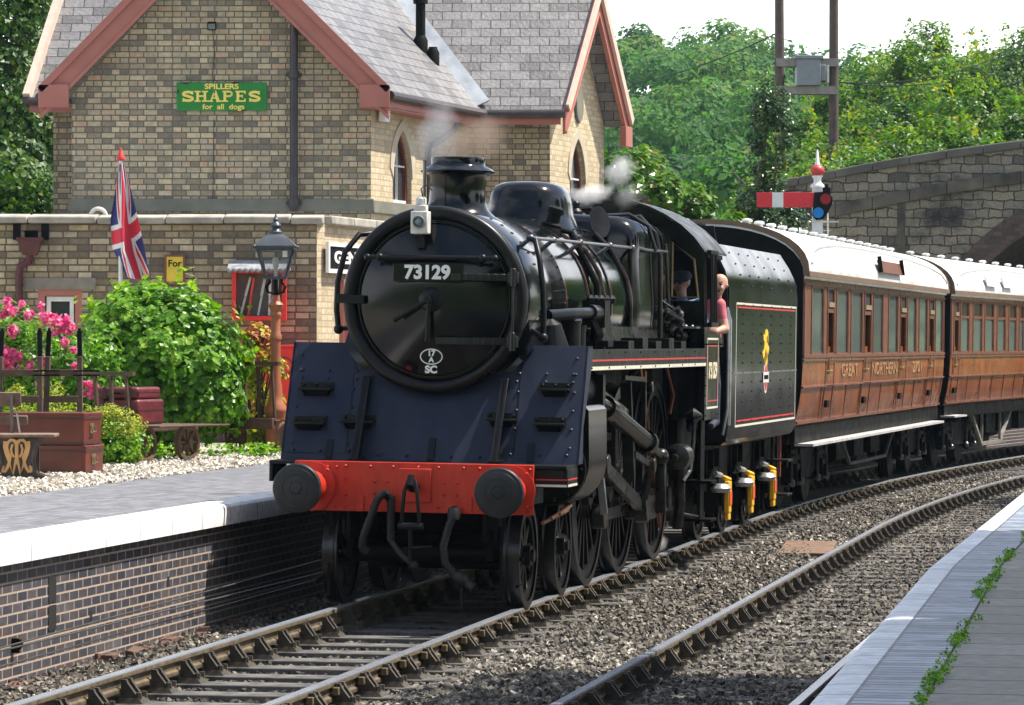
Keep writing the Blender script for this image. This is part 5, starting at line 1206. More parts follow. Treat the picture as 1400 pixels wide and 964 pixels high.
# gutters and fascias
m=MB(); g0=eaveR0+Vector((.04,.1,-.07)); g1=v0+Vector((.04,-.02,-.07)); g2=weave+Vector((.0,-.06,-.07)); m.tube([rel(g0),rel(g1),rel(g2)],.075,10); m.build('gutter',PIPE,bld); m=MB()
m.tube([rel(eaveL0+Vector((-.04,.02,-.1))),rel(eaveL0+Vector((-.04,.02,-.1))+DIR*4)],.07,10); gu=m.build('gutter',PIPE,bld)
m=MB(); m.bar(rel(eaveR0+Vector((-.06,.05,-.17))),rel(v0+Vector((-.06,0,-.17))),.05,.16); m.bar(rel(v0+Vector((-.0,.04,-.17))),rel(weave+Vector((-.05,.04,-.17))),.05,.16); m.build('fascia',PINK,bld)
m=MB(); poly=[eaveR0+Vector((-.04,0,-.26)),v0+Vector((0,.0,-.26)),v0+Vector((-.5,.3,-.26)),eaveR0+Vector((-.42,.2,-.26))]; slab(m,[rel(p) for p in poly],.02); m.build('soffit',PINK,bld)
# downpipes
def dpipe(P,r=.06,mat=PIPE,name='downpipe',collars=()):
    m=MB(); m.tube([rel(p) for p in P],r,12)
    for p in collars: p=rel(p); m.cyl(p-Vector((0,0,.06)),p+Vector((0,0,.06)),r*1.35,n=12); m.box(p.x-r*1.9,p.x+r*1.9,p.y+r*.2,p.y+r*1.2,p.z-.03,p.z+.03)
    return m.build(name,mat,bld)
x=(402-700)/F*57.9
dpipe([Vector((x,57.85,7.75)),Vector((x,57.85,4.42))],.065,collars=[Vector((x,57.85,7.55)),Vector((x,57.85,6.58)),Vector((x,57.85,4.55))])
q=A+DIR*2.75+nR*.08
dpipe([on(q+DIR*1.0+nR*.2,6.08),on(q+DIR*.92+nR*.1,5.9),on(q+DIR*.15+nR*.0,5.62),on(q,5.4),on(q,PZ+.1)],.055)
# vent pipes on the roof slope
for px,py,h,r in ((575,65,.75,.085),(592,82,.22,.075)):
    d=60.5; p=W(px,py,d); p.z=zmain(p.x,p.y)
    # slide back along the view until it meets the slope
    for k in range(60):
        d=58+.08*k; p=W(px,py,d)
        if p.z<=zmain(p.x,p.y)+.02: break
    m=MB(); b=rel(p); m.cyl(b-Vector((0,0,.2)),b+Vector((0,0,h)),r,n=14); m.lathe([(r*1.5,-.1),(r*1.5,.12),(r,.2)],b,(0,0,1),14)
    if h>.5: m.lathe([(r,h),(r*1.5,h),(r*1.5,h+.06),(r*1.1,h+.08),(r*1.1,h+.14),(r*.5,h+.16)],b,(0,0,1),14)
    m.build('vent_pipe',SOOT,bld)
# left wing behind: slate slope with verge and eave
lw0=W(98,150,61.5); lw1=W(73,150,61.5)
m=MB(); poly_wall(m,[rel(on(W(60,150,61.4),PZ)),rel(on(W(110,150,61.4),PZ)),rel(on(W(110,150,61.4),zE)),rel(on(W(73,150,61.4),zE)),rel(on(W(73,150,61.4),PZ))],(0,-1,0),.3)
m=MB(); a=on(W(73,150,61.4),0); b=on(W(115,150,61.4),0); poly_wall(m,[rel(on(a,PZ)),rel(on(b,PZ)),rel(on(b,zE)),rel(on(a,zE))],(0,-1,0),.3); m.build('wing_wall',BRICK,bld,ang=0)
e0=W(40,136,61.0); e1=W(115,136,61.0); t0=W(88,-12,63.0); t1=W(215,-12,63.0)
m=MB(); slab(m,[rel(e0),rel(e1),rel(t1),rel(t0)]); lr=m.build('roof',SLATE,bld,ang=0)
m=MB(); m.bar(rel(e0+Vector((-.03,-.05,.02))),rel(t0+Vector((-.03,-.05,.02))),.12,.2); m.build('verge_strip',PINKL,bld)
m=MB(); m.tube([rel(e0+Vector((-.1,-.06,-.03))),rel(e1+Vector((0,-.06,-.03)))],.07,10); m.tube([rel(W(83,130,60.5)),rel(W(84,139,60.4)),rel(W(97,142,60.2))],.05,8); m.build('gutter',PIPE,bld)
m=MB(); m.bar(rel(e0+Vector((0,.03,-.14))),rel(e1+Vector((0,.03,-.14))),.05,.15); m.build('fascia',PINK,bld)
# plinth course
m=MB(); m.box(xL-BO.x-.05,.05,-.06,0,4.42-PZ,4.62-PZ); m.bar(rel(on(A+nR*.03,4.5)),rel(on(A+DIR*Ls+nR*.03,4.5)),.06,.2); m.build('plinth',PLINTH,bld,bevel=.01)
# wall fixtures that hang on the building
sg=W(303,132,57.93)
s=empty('enamel_sign',sg); tag(s,'green enamel advertising sign with yellow letters on the brick gable','sign')
wS,hS=1.43,.45
m=MB(); m.box(-wS/2,wS/2,0,.03,-hS/2,hS/2); m.build('panel',plain('enamel_green',(.012,.20,.035),.25,var=.1,coat=.3),s,bevel=.012)
YL=plain('enamel_yellow',(.80,.66,.14),.35,var=.08)
t=MB(); f=lambda x,z:facing((x,-.004,z),(1,0,0),(0,0,1))
t.merge(text_mb('SPILLERS',.115,.004,.002,1.25).xf(f(.0,.155))); t.merge(text_mb('for  all  dogs',.115,.003,.002,1.15).xf(f(.03,-.165)))
t.build('small_lettering',YL,s,ang=0)
# SHAPES in slab-serif capitals
def slabword(word,h,w,st,gap):
    t=MB(); x=0; cnt_=[0]
    def T(x0,x1,z0,z1): cnt_[0]+=1; t.box(x0,x1,-.004-.0004*cnt_[0],.004,z0,z1)
    for ch in word:
        if ch=='S':
            P=[]; rx=w*.36; rz=h*.25
            for a in range(25,271,15): P.append((x+w/2+rx*math.cos(R(a)),0,h*.75-st*.15+(rz-st*.3)*math.sin(R(a))))
            for a in range(75,-156,-15): P.append((x+w/2+rx*math.cos(R(a)),0,h*.25+st*.15+(rz-st*.3)*math.sin(R(a))))
            vs=[];
            for i,p in enumerate(P):
                d=Vector(P[min(i+1,len(P)-1)])-Vector(P[max(i-1,0)]); d.normalize(); q=Vector((-d.z,0,d.x))*st*.5; p=Vector(p); vs+=[p+q,p-q]
            t.add([Vector(v)+Vector((0,-.004,0)) for v in vs],[(2*i,2*i+1,2*i+3,2*i+2) for i in range(len(P)-1)])
            T(x+w*.78,x+w*.9,h*.66,h*.98); T(x+w*.08,x+w*.2,h*.02,h*.34)
        elif ch=='H':
            for k in (.22,.78): T(x+w*k-st/2,x+w*k+st/2,0,h); T(x+w*k-st*1.15,x+w*k+st*1.15,0,st*.55); T(x+w*k-st*1.15,x+w*k+st*1.15,h-st*.55,h)
            T(x+w*.22,x+w*.78,h*.45,h*.45+st*.6)
        elif ch=='A':
            for k0,sw in ((.2,.6),(.8,1.1)): t.bar((x+w*k0,0,0),(x+w*.5,0,h),st*sw,.008,up=(0,1,0))
            T(x+w*.3,x+w*.7,h*.28,h*.28+st*.55)
            for k in (.17,.83): T(x+w*k-st*1.0,x+w*k+st*1.0,0,st*.55)
        elif ch=='P':
            T(x+w*.26-st/2,x+w*.26+st/2,0,h); T(x+w*.26-st*1.15,x+w*.26+st*1.25,0,st*.55); T(x+w*.08,x+w*.26,h-st*.55,h)
            c=[(x+w*.26,h-st*.3)]+[(x+w*.58+w*.22*math.cos(R(a)),h*.72+(h*.28-st*.3)*math.sin(R(a))) for a in range(90,-91,-15)]+[(x+w*.26,h*.44+st*.3)]
            for a,b in zip(c[:-1],c[1:]): t.bar((a[0],0,a[1]),(b[0],0,b[1]),st*.75,.008,up=(0,1,0))
        elif ch=='E':
            T(x+w*.24-st/2,x+w*.24+st/2,0,h); T(x+w*.06,x+w*.84,0,st*.6); T(x+w*.06,x+w*.84,h-st*.6,h); T(x+w*.24,x+w*.62,h*.46,h*.46+st*.6); T(x+w*.84-st*.5,x+w*.84,0,h*.30); T(x+w*.84-st*.5,x+w*.84,h*.72,h); T(x+w*.62-st*.4,x+w*.62,h*.36,h*.66)
        x+=w*gap
    return t
t=slabword('SHAPES',.175,.205,.042,1.03); t.xf(Matrix.Translation((-.635,-.006,-.085))); t.build('large_lettering',YL,s,ang=0)
t=MB(); 
for x0,z0,w_,h_ in ((-.62,.2,.1,.02),(.16,.21,.12,.015),(-.7,.05,.02,.06),(.3,-.222,.1,.012)): t.box(x0,x0+w_,-.003,.0,z0,z0+h_)
t.build('chipped_patch',SOOT,s,ang=0)
p=W(290,36,57.9); fl=empty('floodlight',p); tag(fl,'small black floodlight with trailing cable high on the brick gable','floodlight')
m=MB(); m.obox((0,-.06,0),(.14,.09,.12),(.4,0,0)); m.box(-.03,.03,-.03,.1,-.02,.02); m.build('housing',SOOT,fl,bevel=.01); m=MB(); m.tube([(.0,.08,-.05),(.03,.085,-.4),(.0,.085,-.75),(.02,.085,-1.0)],.007,5); m.tube([(.02,.085,-1.47),(.01,.085,-2.3),(.0,.085,-2.9)],.006,5); m.build('cable',PIPE,fl)
m=MB(); m.obox((0,-.108,-.012),(.11,.004,.09),(.4,0,0)); m.build('lens',GLASS,fl)
p=W(524,150,58.0); ca=empty('alarm_box',on(A+DIR*.35+nR*.12,p.z)); tag(ca,'small white box fixed under the eaves beside the pointed window','alarm box')
m=MB(); m.obox((0,0,0),(.12,.22,.34),(0,.12,-.3)); m.build('case',WHITE,ca,bevel=.01); m=MB(); m.obox((.0,-.03,.22),(.1,.2,.14),(0,0,-.3)); m.build('bracket',SOOT,ca)
# ---------------- low walled block
lo=empty('low_brick_block',(W(433,300,53).x,53,PZ)); tag(lo,'low flat topped brick building with stone coping in front of the station gable','building')
LOo=Vector((W(433,300,53).x,53,PZ)); BO_keep=BO; BO=LOo
xr=LOo.x; zl=4.06; xl=-14.0
BRK2=brickmat('stained_brick',(.20,.155,.095),(.46,.36,.225),(.11,.093,.07),.30,.098,.012,rough=.9,bump=.8,dirt=(.10,.085,.065),dirtamt=.75,dirtscale=1.1,c3=[(.2,(.14,.115,.085)),(.45,(.38,.30,.18)),(.7,(.31,.25,.165)),(.9,(.52,.44,.31))],squash=.7,sqf=2)
m=MB()
def q2(x0,x1,z0,z1): poly_wall(m,[rel((x0,53,z0)),rel((x1,53,z0)),rel((x1,53,z1)),rel((x0,53,z1))],(0,-1,0),.3)
wx0,wx1,wz0,wz1=(52-700)/F*53,(112-700)/F*53,1.9,W(0,396,53).z
hx0,hx1,hz0,hz1=W(33,0,53).x,W(52,0,53).x,W(0,330,53).z,W(0,315,53).z
q2(xl,wx0,PZ,hz0); q2(wx0,wx1,PZ,wz0); q2(wx0,wx1,wz1,hz0); q2(wx1,xr,PZ,hz0); q2(xl,hx0,hz0,hz1); q2(hx1,xr,hz0,hz1); q2(xl,xr,hz1,zl)
m.build('front_wall',BRK2,lo,ang=0)
m=MB(); q=Vector((xr,53,0))
wall_with_windows(m,q,DIR,1.05,PZ,zl,[]); 
poly_wall(m,[rel(on(q+DIR*1.05,3.25)),rel(on(q+DIR*2.1,3.25)),rel(on(q+DIR*2.1,zl)),rel(on(q+DIR*1.05,zl))],nR,.3)
wall_with_windows(m,q+DIR*2.1,DIR,3.0,PZ,zl,[]); m.build('side_wall',BRICKY,lo,ang=0)
m=MB(); m.box(-.0,.35,.0,.03,0,.01); 
poly_wall(m,[rel(on(q+DIR*1.05-nR*.12,PZ)),rel(on(q+DIR*2.1-nR*.12,PZ)),rel(on(q+DIR*2.1-nR*.12,3.1)),rel(on(q+DIR*1.05-nR*.12,3.1))],nR,.05); dd=m.build('door',MAROON,lo,ang=0)
m=MB(); m.bar(rel(on(q+DIR*1.03+nR*.01,PZ)),rel(on(q+DIR*1.03+nR*.01,3.25)),.1,.08); m.bar(rel(on(q+DIR*1.0+nR*.01,3.2)),rel(on(q+DIR*2.15+nR*.01,3.2)),.1,.14); m.build('door_frame',PINK,dd)
m=MB(); qq=q+Vector((-.16,.15,0)); poly_wall(m,[rel(on(qq,zl-.25)),rel(on(qq+DIR*6,zl-.25)),rel(on(qq+DIR*6+Vector((-10,0,0)),zl-.25)),rel(on(qq+Vector((-10,0,0)),zl-.25))],(0,0,1),.1); m.build('flat_roof',LEAD,lo,ang=0)
# coping stones
m=MB(); x=xl; rr=random.Random(4)
while x<xr+.05:
    w_=rr.uniform(.75,1.05); x1_=min(x+w_,xr+.10); dz=rr.uniform(-.008,.008)
    vs=[(x+.006,-.10,zl+dz),(x1_-.006,-.10,zl+dz),(x1_-.006,.35,zl+dz),(x+.006,.35,zl+dz),(x+.006,-.10,zl+.10+dz),(x1_-.006,-.10,zl+.10+dz),(x1_-.006,.35,zl+.15+dz),(x+.006,.35,zl+.15+dz)]
    m.add([(a-LOo.x,b,c-PZ) for a,b,c in vs],[(3,2,1,0),(4,5,6,7),(0,1,5,4),(1,2,6,5),(2,3,7,6),(3,0,4,7)]); x=x1_
for k in range(5): m.bar(rel(on(q+DIR*(k*1.0+.38)-nR*.13,zl+.065)),rel(on(q+DIR*(k*1.0+1.365)-nR*.13,zl+.065)),.46,.13)
m.build('coping',STONEC,lo,bevel=.02)
m=MB(); m.box(wx0-LOo.x,wx1-LOo.x,.10,.14,wz0-PZ,wz1-PZ); wn=m.build('window',WGL,lo)
m=MB(); X0,X1,Z0,Z1=wx0-LOo.x,wx1-LOo.x,wz0-PZ,wz1-PZ
m.box(X0,X0+.1,.0,.1,Z0,Z1); m.box(X1-.1,X1,.0,.1,Z0,Z1); m.box(X0+.1,X1-.1,.0,.1,Z1-.09,Z1); m.build('frame',PINK,wn)
m=MB(); m.box(X0+.12,X0+.18,.03,.1,Z0,Z1-.1); m.box(X0+.18,X1-.18,.03,.1,Z1-.17,Z1-.1); m.box(X1-.18,X1-.12,.03,.1,Z0,Z1-.1); m.build('sash',FRW,wn)
m=MB(); m.box(X0-.2,X1+.2,-.02,.0,Z1,Z1+.17); m.build('lintel',plain('lintel_stone',(.22,.20,.165),.85,var=.2,scale=6),lo)
m=MB(); hx=(hx0+hx1)/2-LOo.x; hz=hz0-PZ
m.add([(hx-.17,-.22,hz),(hx+.17,-.22,hz),(hx+.17,-.02,hz),(hx-.17,-.02,hz),(hx-.1,-.18,hz-.2),(hx+.1,-.18,hz-.2),(hx+.1,-.02,hz-.2),(hx-.1,-.02,hz-.2)],[(0,1,2,3),(7,6,5,4),(0,4,5,1),(1,5,6,2),(2,6,7,3),(3,7,4,0)])
m.box(hx-.19,hx+.19,-.24,-.0,hz,hz+.05)
m.tube([(hx,-.1,hz-.18),(hx-.02,-.1,hz-.3),(hx-.14,-.1,hz-.36),(hx-.16,-.1,hz-.48),(hx-.16,-.1,.02)],.055,12); m.build('downpipe',plain('maroon_pipe',(.085,.020,.026),.4,var=.2),lo)
m=MB(); m.box(hx-.17,hx+.17,.06,.3,hz,hz+.34); m.box(hx-.26,hx-.15,-.02,.0,hz+.02,hz+.36); m.box(hx+.15,hx+.26,-.02,.0,hz+.02,hz+.36); m.build('drain_hole',SOOT,lo)
m=MB(); c=W(135,294,53.3); m.tube([(c.x-LOo.x+.11*math.cos(R(a)),.25,c.z-PZ-.02+.11*math.sin(R(a))) for a in range(0,181,15)],.03,8); m.build('pipe_bend',GREYW,lo)
BO=BO_keep
# signs, cabinet on the low wall
p=W(239,370,52.96); ns=empty('yellow_notice',(p.x,52.94,p.z)); tag(ns,'small yellow notice with a brown frame on the brick wall above the big bush','notice')
m=MB(); m.box(-.12,.12,.0,.05,-.16,.2); m.build('panel',plain('notice_yellow',(.70,.52,.05),.5,var=.12,scale=4),ns)
m=MB(); frame_xz=[m.box(-.15,-.12,-.01,.05,-.19,.23),m.box(.12,.15,-.01,.05,-.19,.23),m.box(-.12,.12,-.01,.05,-.19,-.16),m.box(-.12,.12,-.01,.05,.2,.23)]; m.build('frame',plain('notice_frame',(.20,.07,.04),.5),ns)
t=text_mb('For',.14,.002,.002); t.xf(facing((0,-.004,.10),(1,0,0),(0,0,1))); t.build('lettering',SOOT,ns,ang=0)
gs_=empty('lettered_sign',on(q+DIR*.30+nR*.05,W(0,352,53.3).z)); gs_.rotation_euler=(0,0,math.atan2(DIR.y,DIR.x)); tag(gs_,'white framed black sign with white capitals beside the doorway, left of the locomotive','sign')
Lx=4.2
m=MB(); m.box(0,Lx,-.03,.0,-.165,.165); m.build('panel',SOOT,gs_)
m=MB(); m.box(-.06,Lx+.06,-.05,.0,.165,.225); m.box(-.06,Lx+.06,-.05,.0,-.225,-.165); m.box(-.06,0,-.05,.0,-.165,.165); m.box(Lx,Lx+.06,-.05,.0,-.165,.165); m.build('frame',WHITE,gs_)
t=text_mb('GENTLEMEN',.24,.010,.003,2.05,align='LEFT'); t.xf(facing((.22,-.034,.0),(1,0,0),(0,0,1))); t.build('lettering',WHITE,gs_,ang=0)
p=W(354,440,52.7); fc=empty('fire_beater_cabinet',(p.x,52.85,W(0,438,52.8).z)); tag(fc,'open fronted bright red cabinet holding fire beaters on the brick wall','cabinet')
CR=plain('cabinet_red',(.66,.025,.02),.45,var=.08)
w_,h_=.78,.74
m=MB(); m.box(-w_/2,-w_/2+.06,-.15,.1,0,h_); m.box(w_/2-.06,w_/2,-.15,.1,0,h_); m.box(-w_/2+.06,w_/2-.06,-.15,.1,0,.06); m.box(-w_/2+.06,w_/2-.06,-.15,.1,h_-.06,h_); m.build('frame',CR,fc,bevel=.004)
m=MB(); m.box(-w_/2+.06,w_/2-.06,.05,.1,.06,h_-.06); m.build('back',plain('cabinet_back',(.16,.15,.13),.8),fc)
m=MB(); m.add([(-.45,-.22,h_),(.45,-.22,h_),(.45,.1,h_+.13),(-.45,.1,h_+.13),(-.45,-.22,h_-.03),(.45,-.22,h_-.03),(.45,.1,h_+.0),(-.45,.1,h_+.0)],[(0,1,2,3),(7,6,5,4),(0,4,5,1),(1,5,6,2),(2,6,7,3),(3,7,4,0)])
for k in range(11): m.ball((-.42+.084*k,-.22,h_-.02),.035,8,5)
m.build('roof',plain('cabinet_slate',(.26,.27,.29),.6,var=.35,scale=12),fc)
for k,(x,tl,c) in enumerate(((-.27,.14,(.42,.40,.36)),(-.16,.08,(.55,.05,.04)),(-.02,.10,(.40,.40,.39)),(.14,.02,(.55,.53,.49)),(.22,.05,(.36,.35,.33)))):
    fb_=empty('fire_beater',(p.x+x,52.80,fc.location.z+.07)); tag(fb_,['pale grey beater leaning at the far left inside the red cabinet','red headed beater leaning inside the red cabinet','grey beater leaning in the middle of the red cabinet','tall whitish beater standing upright inside the red cabinet','grey beater at the right end inside the red cabinet'][k],'fire beater','fire beaters in the red cabinet')
    mm=plain('beater%d'%k,c,.6,var=.2); m=MB(); m.bar((0,0,0),(tl,.03,.56-.02*k),.045,.03); m.bar((tl*.5,0,.28),(tl,.028,.54),.07,.035); m.build('handle',mm,fb_)
rb=empty('red_box',(W(390,470,52.6).x-.04,52.75,PZ)); tag(rb,'plain red wooden bin standing against the wall under the beater cabinet','bin')
m=MB(); m.box(-.62,.30,-.25,.2,0,1.35); m.build('bin_body',CR,rb,bevel=.01); m=MB(); m.box(-.65,.33,-.28,.22,1.35,1.39); m.build('lid',CR,rb,bevel=.006); m=MB(); m.tube([(.02+.13*math.cos(a),-.255,1.08+.13*math.sin(a)) for a in np.linspace(0,6.28,20)],.012,5); m.build('ring_mark',MAROON,rb)
# ================================================================== PLATFORM FURNITURE
def gd(y): return (CH-PZ)*F/(y-HX)      # depth on the platform for a picture row
# gas lamp
d=46.5; lp=empty('street_lamp',(W(377,0,d).x,d,PZ)); tag(lp,'old gas lamp with a glazed lantern on an orange brown post, beside the locomotive','street lamp')
TERRA=plain('lamp_post_paint',(.38,.125,.05),.5,c2=(.30,.10,.045),scale=5); LGREY=plain('lantern_grey',(.060,.072,.088),.4,metal=.3,var=.2)
m=MB(); m.lathe([(.17,0),(.17,.08),(.13,.12),(.13,.5),(.15,.54),(.15,.58),(.10,.66),(.085,.75),(.08,.85),(.062,.95),(.062,1.45),(.075,1.46),(.075,1.51),(.062,1.53),(.058,1.73),(.072,1.75),(.072,1.79),(.06,1.81),(.09,1.87),(.10,1.90),(.06,1.94),(.05,2.02)],(0,0,0),(0,0,1),24); m.build('post',TERRA,lp)
z0=2.27
m=MB(); m.cyl((0,0,2.0),(0,0,2.22),.03,n=10)
for a in range(4):
    c,s_=math.cos(R(45+90*a)),math.sin(R(45+90*a)); m.tube([(c*.03,s_*.03,2.04),(c*.14,s_*.14,2.06),(c*.17,s_*.17,2.13),(c*.10,s_*.10,2.19),(c*.12,s_*.12,2.24)],.013,6)
m.build('cradle',SOOT,lp)
def sq(h,z): return [(-h,-h,z),(h,-h,z),(h,h,z),(-h,h,z)]
fr=MB(); zb,zt,hb,ht=2.24,2.62,.125,.225
for i in range(4):
    a=Vector(sq(hb,zb)[i]); b=Vector(sq(ht,zt)[i]); fr.bar(a,b,.022,.022); a2=Vector(sq(hb,zb)[(i+1)%4]); b2=Vector(sq(ht,zt)[(i+1)%4]); fr.bar(a,a2,.03,.03); fr.bar(b,b2,.04,.04)
la=fr.build('lantern_frame',LGREY,lp)
g=MB(); g.loft([sq(hb-.008,zb+.01),sq(ht-.008,zt-.01)],caps=False); g.build('pane',glassmat('lantern_glass',(.10,.13,.13),.05,alpha=.28),la,ang=0)
m=MB(); m.lathe([(.02,0),(.02,.1),(.035,.12),(.045,.2),(.03,.24)],(0,0,2.26),(0,0,1),12); m.build('mantle',GREYW,la)
m=MB(); m.loft([sq(.258,2.62),sq(.258,2.645),sq(.17,2.74),(sq(.09,2.80))]); m.lathe([(.09,2.79),(.095,2.82),(.065,2.84),(.05,2.87),(.07,2.905),(.055,2.935),(.028,2.96),(.038,2.985),(.02,3.01),(.005,3.06)],(0,0,0),(0,0,1),16)
for s_ in sq(.258,2.635): m.ball(s_,.026,8,5)
m.build('lantern_cap',LGREY,lp,ang=40)
m=MB(); m.box(.10,.16,-.212,-.208,2.50,2.58); m.build('notice',GREYW,la)
# flagpole and flag
d=50.0; fx=W(165,0,d).x; fz=W(0,208,d).z
fpz=empty('flagpole',(fx,d,PZ)); tag(fpz,'thin white flagpole with a red finial rising behind the big bush','flagpole')
m=MB(); m.tube([(0,0,0),(0,0,fz-PZ-.08)],[.035,.026],10); m.build('pole',WHITE,fpz); m=MB(); m.lathe([(.03,-.1),(.06,-.08),(.06,-.05),(.03,.0),(.02,.05),(.004,.09)],(0,0,fz-PZ-.02),(0,0,1),12); m.build('finial',plain('finial_red',(.60,.04,.03),.45),fpz)
nu,nv=84,120
def uj(a,b):   # union flag colour at fly a (0..1), hoist b (0..1): 0 blue 1 white 2 red
    x=(a-.5)*60; y=(b-.5)*30
    if abs(x)<3 or abs(y)<3: return 2
    if abs(x)<5 or abs(y)<5: return 1
    for sg in (1,-1):
        dd=(y-sg*x*.5)/math.hypot(1,.5); right=(x>0)
        up=(1 if right else -1)*(1 if sg>0 else 1)
        lo_,hi_=((0,2) if (x>0)==(sg>0) else (-2,0)) if sg>0 else ((0,2) if x<0 else (-2,0))
        if lo_<=dd<=hi_: return 2
        if abs(dd)<3: return 1
    return 0
V=[];Fc=[];MI=[]
for j in range(nv+1):
    t=j/nv
    yv=222+(378-222)*t
    xl_=np.interp(t,[0,.25,.5,.75,1],[163.5,158,151,153,172]); xr_=np.interp(t,[0,.25,.5,.75,1],[170,180,190,199,206])
    for i in range(nu+1):
        u=i/nu; px=xl_+(xr_-xl_)*u; p=W(px,yv+6*(1-u)*t*0+4*math.sin(u*3),d); amp=.012+.10*t
        V.append((p.x-fx,amp*math.sin(u*9+t*2)-.04-.02*t,p.z-PZ))
for j in range(nv):
    for i in range(nu):
        a=j*(nu+1)+i; Fc.append((a,a+1,a+nu+2,a+nu+1))
        # hanging cloth: fly runs downwards, folded across itself
        u=(i+.5)/nu; t=(j+.5)/nv; fa=.02+.80*t+.10*(u-.5); hb_=1-(u*.92+.12*(1-t)*0)-.02
        MI.append(uj(fa,min(1,max(0,hb_))))
me=bpy.data.meshes.new('flag'); me.from_pydata(V,[],Fc)
def cloth(n,c):
    m,nt,b=newmat(n); b.inputs['Base Color'].default_value=c4(c); b.inputs['Roughness'].default_value=.8; return m
for q in (cloth('flag_blue',(.03,.035,.16)),cloth('flag_white',(.74,.72,.72)),cloth('flag_red',(.62,.03,.06))): me.materials.append(q)
me.polygons.foreach_set('material_index',np.array(MI,dtype=np.int32)); me.shade_smooth()
fo=bpy.data.objects.new('flag',me); col.objects.link(fo); fo.location=(fx,d,PZ); tag(fo,'red white and blue union flag hanging limp from the white pole','flag')
# bench (end panel with interlaced letters)
by=38.0; bx=W(48,0,by).x
be=empty('bench',(bx,by,PZ),rz=-.05); tag(be,'weathered timber platform bench with ornate iron end panel, at the left edge','bench')
BW=plain('bench_timber',(.24,.165,.12),.75,c2=(.13,.085,.06),scale=10,bump=.2); IRON=plain('bench_iron',(.045,.032,.028),.5,var=.3); MONO=plain('monogram_gilt',(.62,.34,.12),.5,var=.15)
m=MB(); m.box(-1.8,.27,-.34,-.22,.435,.47); m.box(-1.8,.25,-.20,-.08,.435,.47); m.box(-1.8,.24,-.06,.06,.435,.47); m.box(-1.8,.22,.08,.2,.435,.47); m.build('seat',BW,be,bevel=.01)
m=MB(); m.obox((-.80,.24,.60),(1.36,.03,.10),(.14,0,0)); m.obox((-.86,.29,.82),(1.32,.03,.15),(.14,0,0)); m.build('backrest',BW,be,bevel=.01)
# end frame facing us
P=[(-.50,0),(-.36,.03),(-.30,.12),(-.34,.30),(-.40,.43),(.16,.43),(.06,.33),(.03,.18),(.08,.06),(.20,.02),(.20,0)]
m=MB(); m.prism([(-.46,.0),(-.30,.06),(-.28,.16),(-.36,.42),(.12,.42),(.03,.30),(.0,.15),(.06,.05),(.19,.0)],lambda a,b,d:(a,d,b),-.30,-.27)
for pts in ([(.14,-.31,.43),(.07,-.31,.34),(.035,-.31,.2),(.07,-.31,.07),(.2,-.31,.02)],[(-.38,-.31,.43),(-.31,-.31,.3),(-.29,-.31,.16),(-.33,-.31,.07),(-.5,-.31,.02)]): m.tube(pts,.022,6)
m.bar((-.55,-.3,.012),(.24,-.3,.012),.06,.025); m.bar((-.26,.1,.45),(-.30,.27,.86),.03,.05); m.bar((-.16,.0,.45),(-.23,.2,.66),.02,.03); m.box(-.3,0,.25,.28,0,.43)
m.build('end_frame',IRON,be)
m=MB(); cx_=-.135; yy=-.308
def T_(pts,w=.030):
    P=[Vector((cx_+a*.20,yy,.045+b*.37)) for a,b in pts]; vs=[]
    for i,p in enumerate(P):
        d=P[min(i+1,len(P)-1)]-P[max(i-1,0)]; d.normalize(); q=Vector((-d.z,0,d.x))*w*.5; vs+=[p+q,p-q,p+q+Vector((0,.012,0)),p-q+Vector((0,.012,0))]
    fs=[]
    for i in range(len(P)-1): a=4*i; fs+=[(a,a+1,a+5,a+4),(a+2,a+6,a+7,a+3),(a,a+4,a+6,a+2),(a+1,a+3,a+7,a+5)]
    m.add(vs,fs)
for s in (-1,1):
    T_([(s*.06,.88),(s*.14,.97),(s*.32,.98),(s*.48,.90),(s*.52,.76),(s*.44,.62),(s*.34,.52),(s*.40,.34),(s*.50,.20),(s*.62,.10),(s*.74,.10),(s*.74,.22),(s*.64,.24)]); yy-=.0015
    T_([(s*.62,.95),(s*.64,.80),(s*.56,.62),(s*.44,.45),(s*.20,.02),(0,.55)]); yy-=.0015
    T_([(s*.22,.86),(s*.30,.72),(s*.26,.60),(s*.14,.50)],.022); yy-=.0015
T_([(0,.97),(0,.30)],.035)
m.build('monogram',MONO,be)
# stacked trunks
TRK=plain('trunk_leather',(.155,.032,.020),.35,c2=(.095,.020,.014),scale=4,coat=.15,roughvar=.1)
ty=39.3; tx0=W(-10,0,ty).x; tx1=W(137,0,ty).x
def trunk(name,x0,x1,z0,z1,y0,y1,label):
    e=empty(name,((x0+x1)/2,ty,z0)); tag(e,label,'trunk','trunks stacked beside the bench'); w=(x1-x0)/2; h=z1-z0
    m=MB(); m.box(-w,w,y0,y1,0,h-.05); b=m.build('body',TRK,e,bevel=.012)
    m=MB(); m.box(-w-.008,w+.008,y0-.008,y1+.008,h-.05,h); m.build('lid',TRK,e,bevel=.01)
    m=MB(); 
    for z in (.02,h-.06): m.box(-w-.004,w+.006,y0-.006,y0,z-.012,z+.012); m.box(w,w+.006,y0,y1,z-.012,z+.012)
    m.build('edge_strip',plain('trunk_edge%d'%len(MAT),(.07,.03,.022),.4),e)
    m=MB(); m.box(w,w+.012,(y0+y1)/2-.1,(y0+y1)/2+.02,h*.5-.05,h*.5+.06); m.tube([(w+.02,(y0+y1)/2-.09,h*.5+.03),(w+.035,(y0+y1)/2-.09,h*.5-.03),(w+.035,(y0+y1)/2+.01,h*.5-.03),(w+.02,(y0+y1)/2+.01,h*.5+.03)],.008,6); m.build('handle',plain('trunk_brass%d'%len(MAT),(.34,.26,.16),.4,metal=.7),e)
    return e
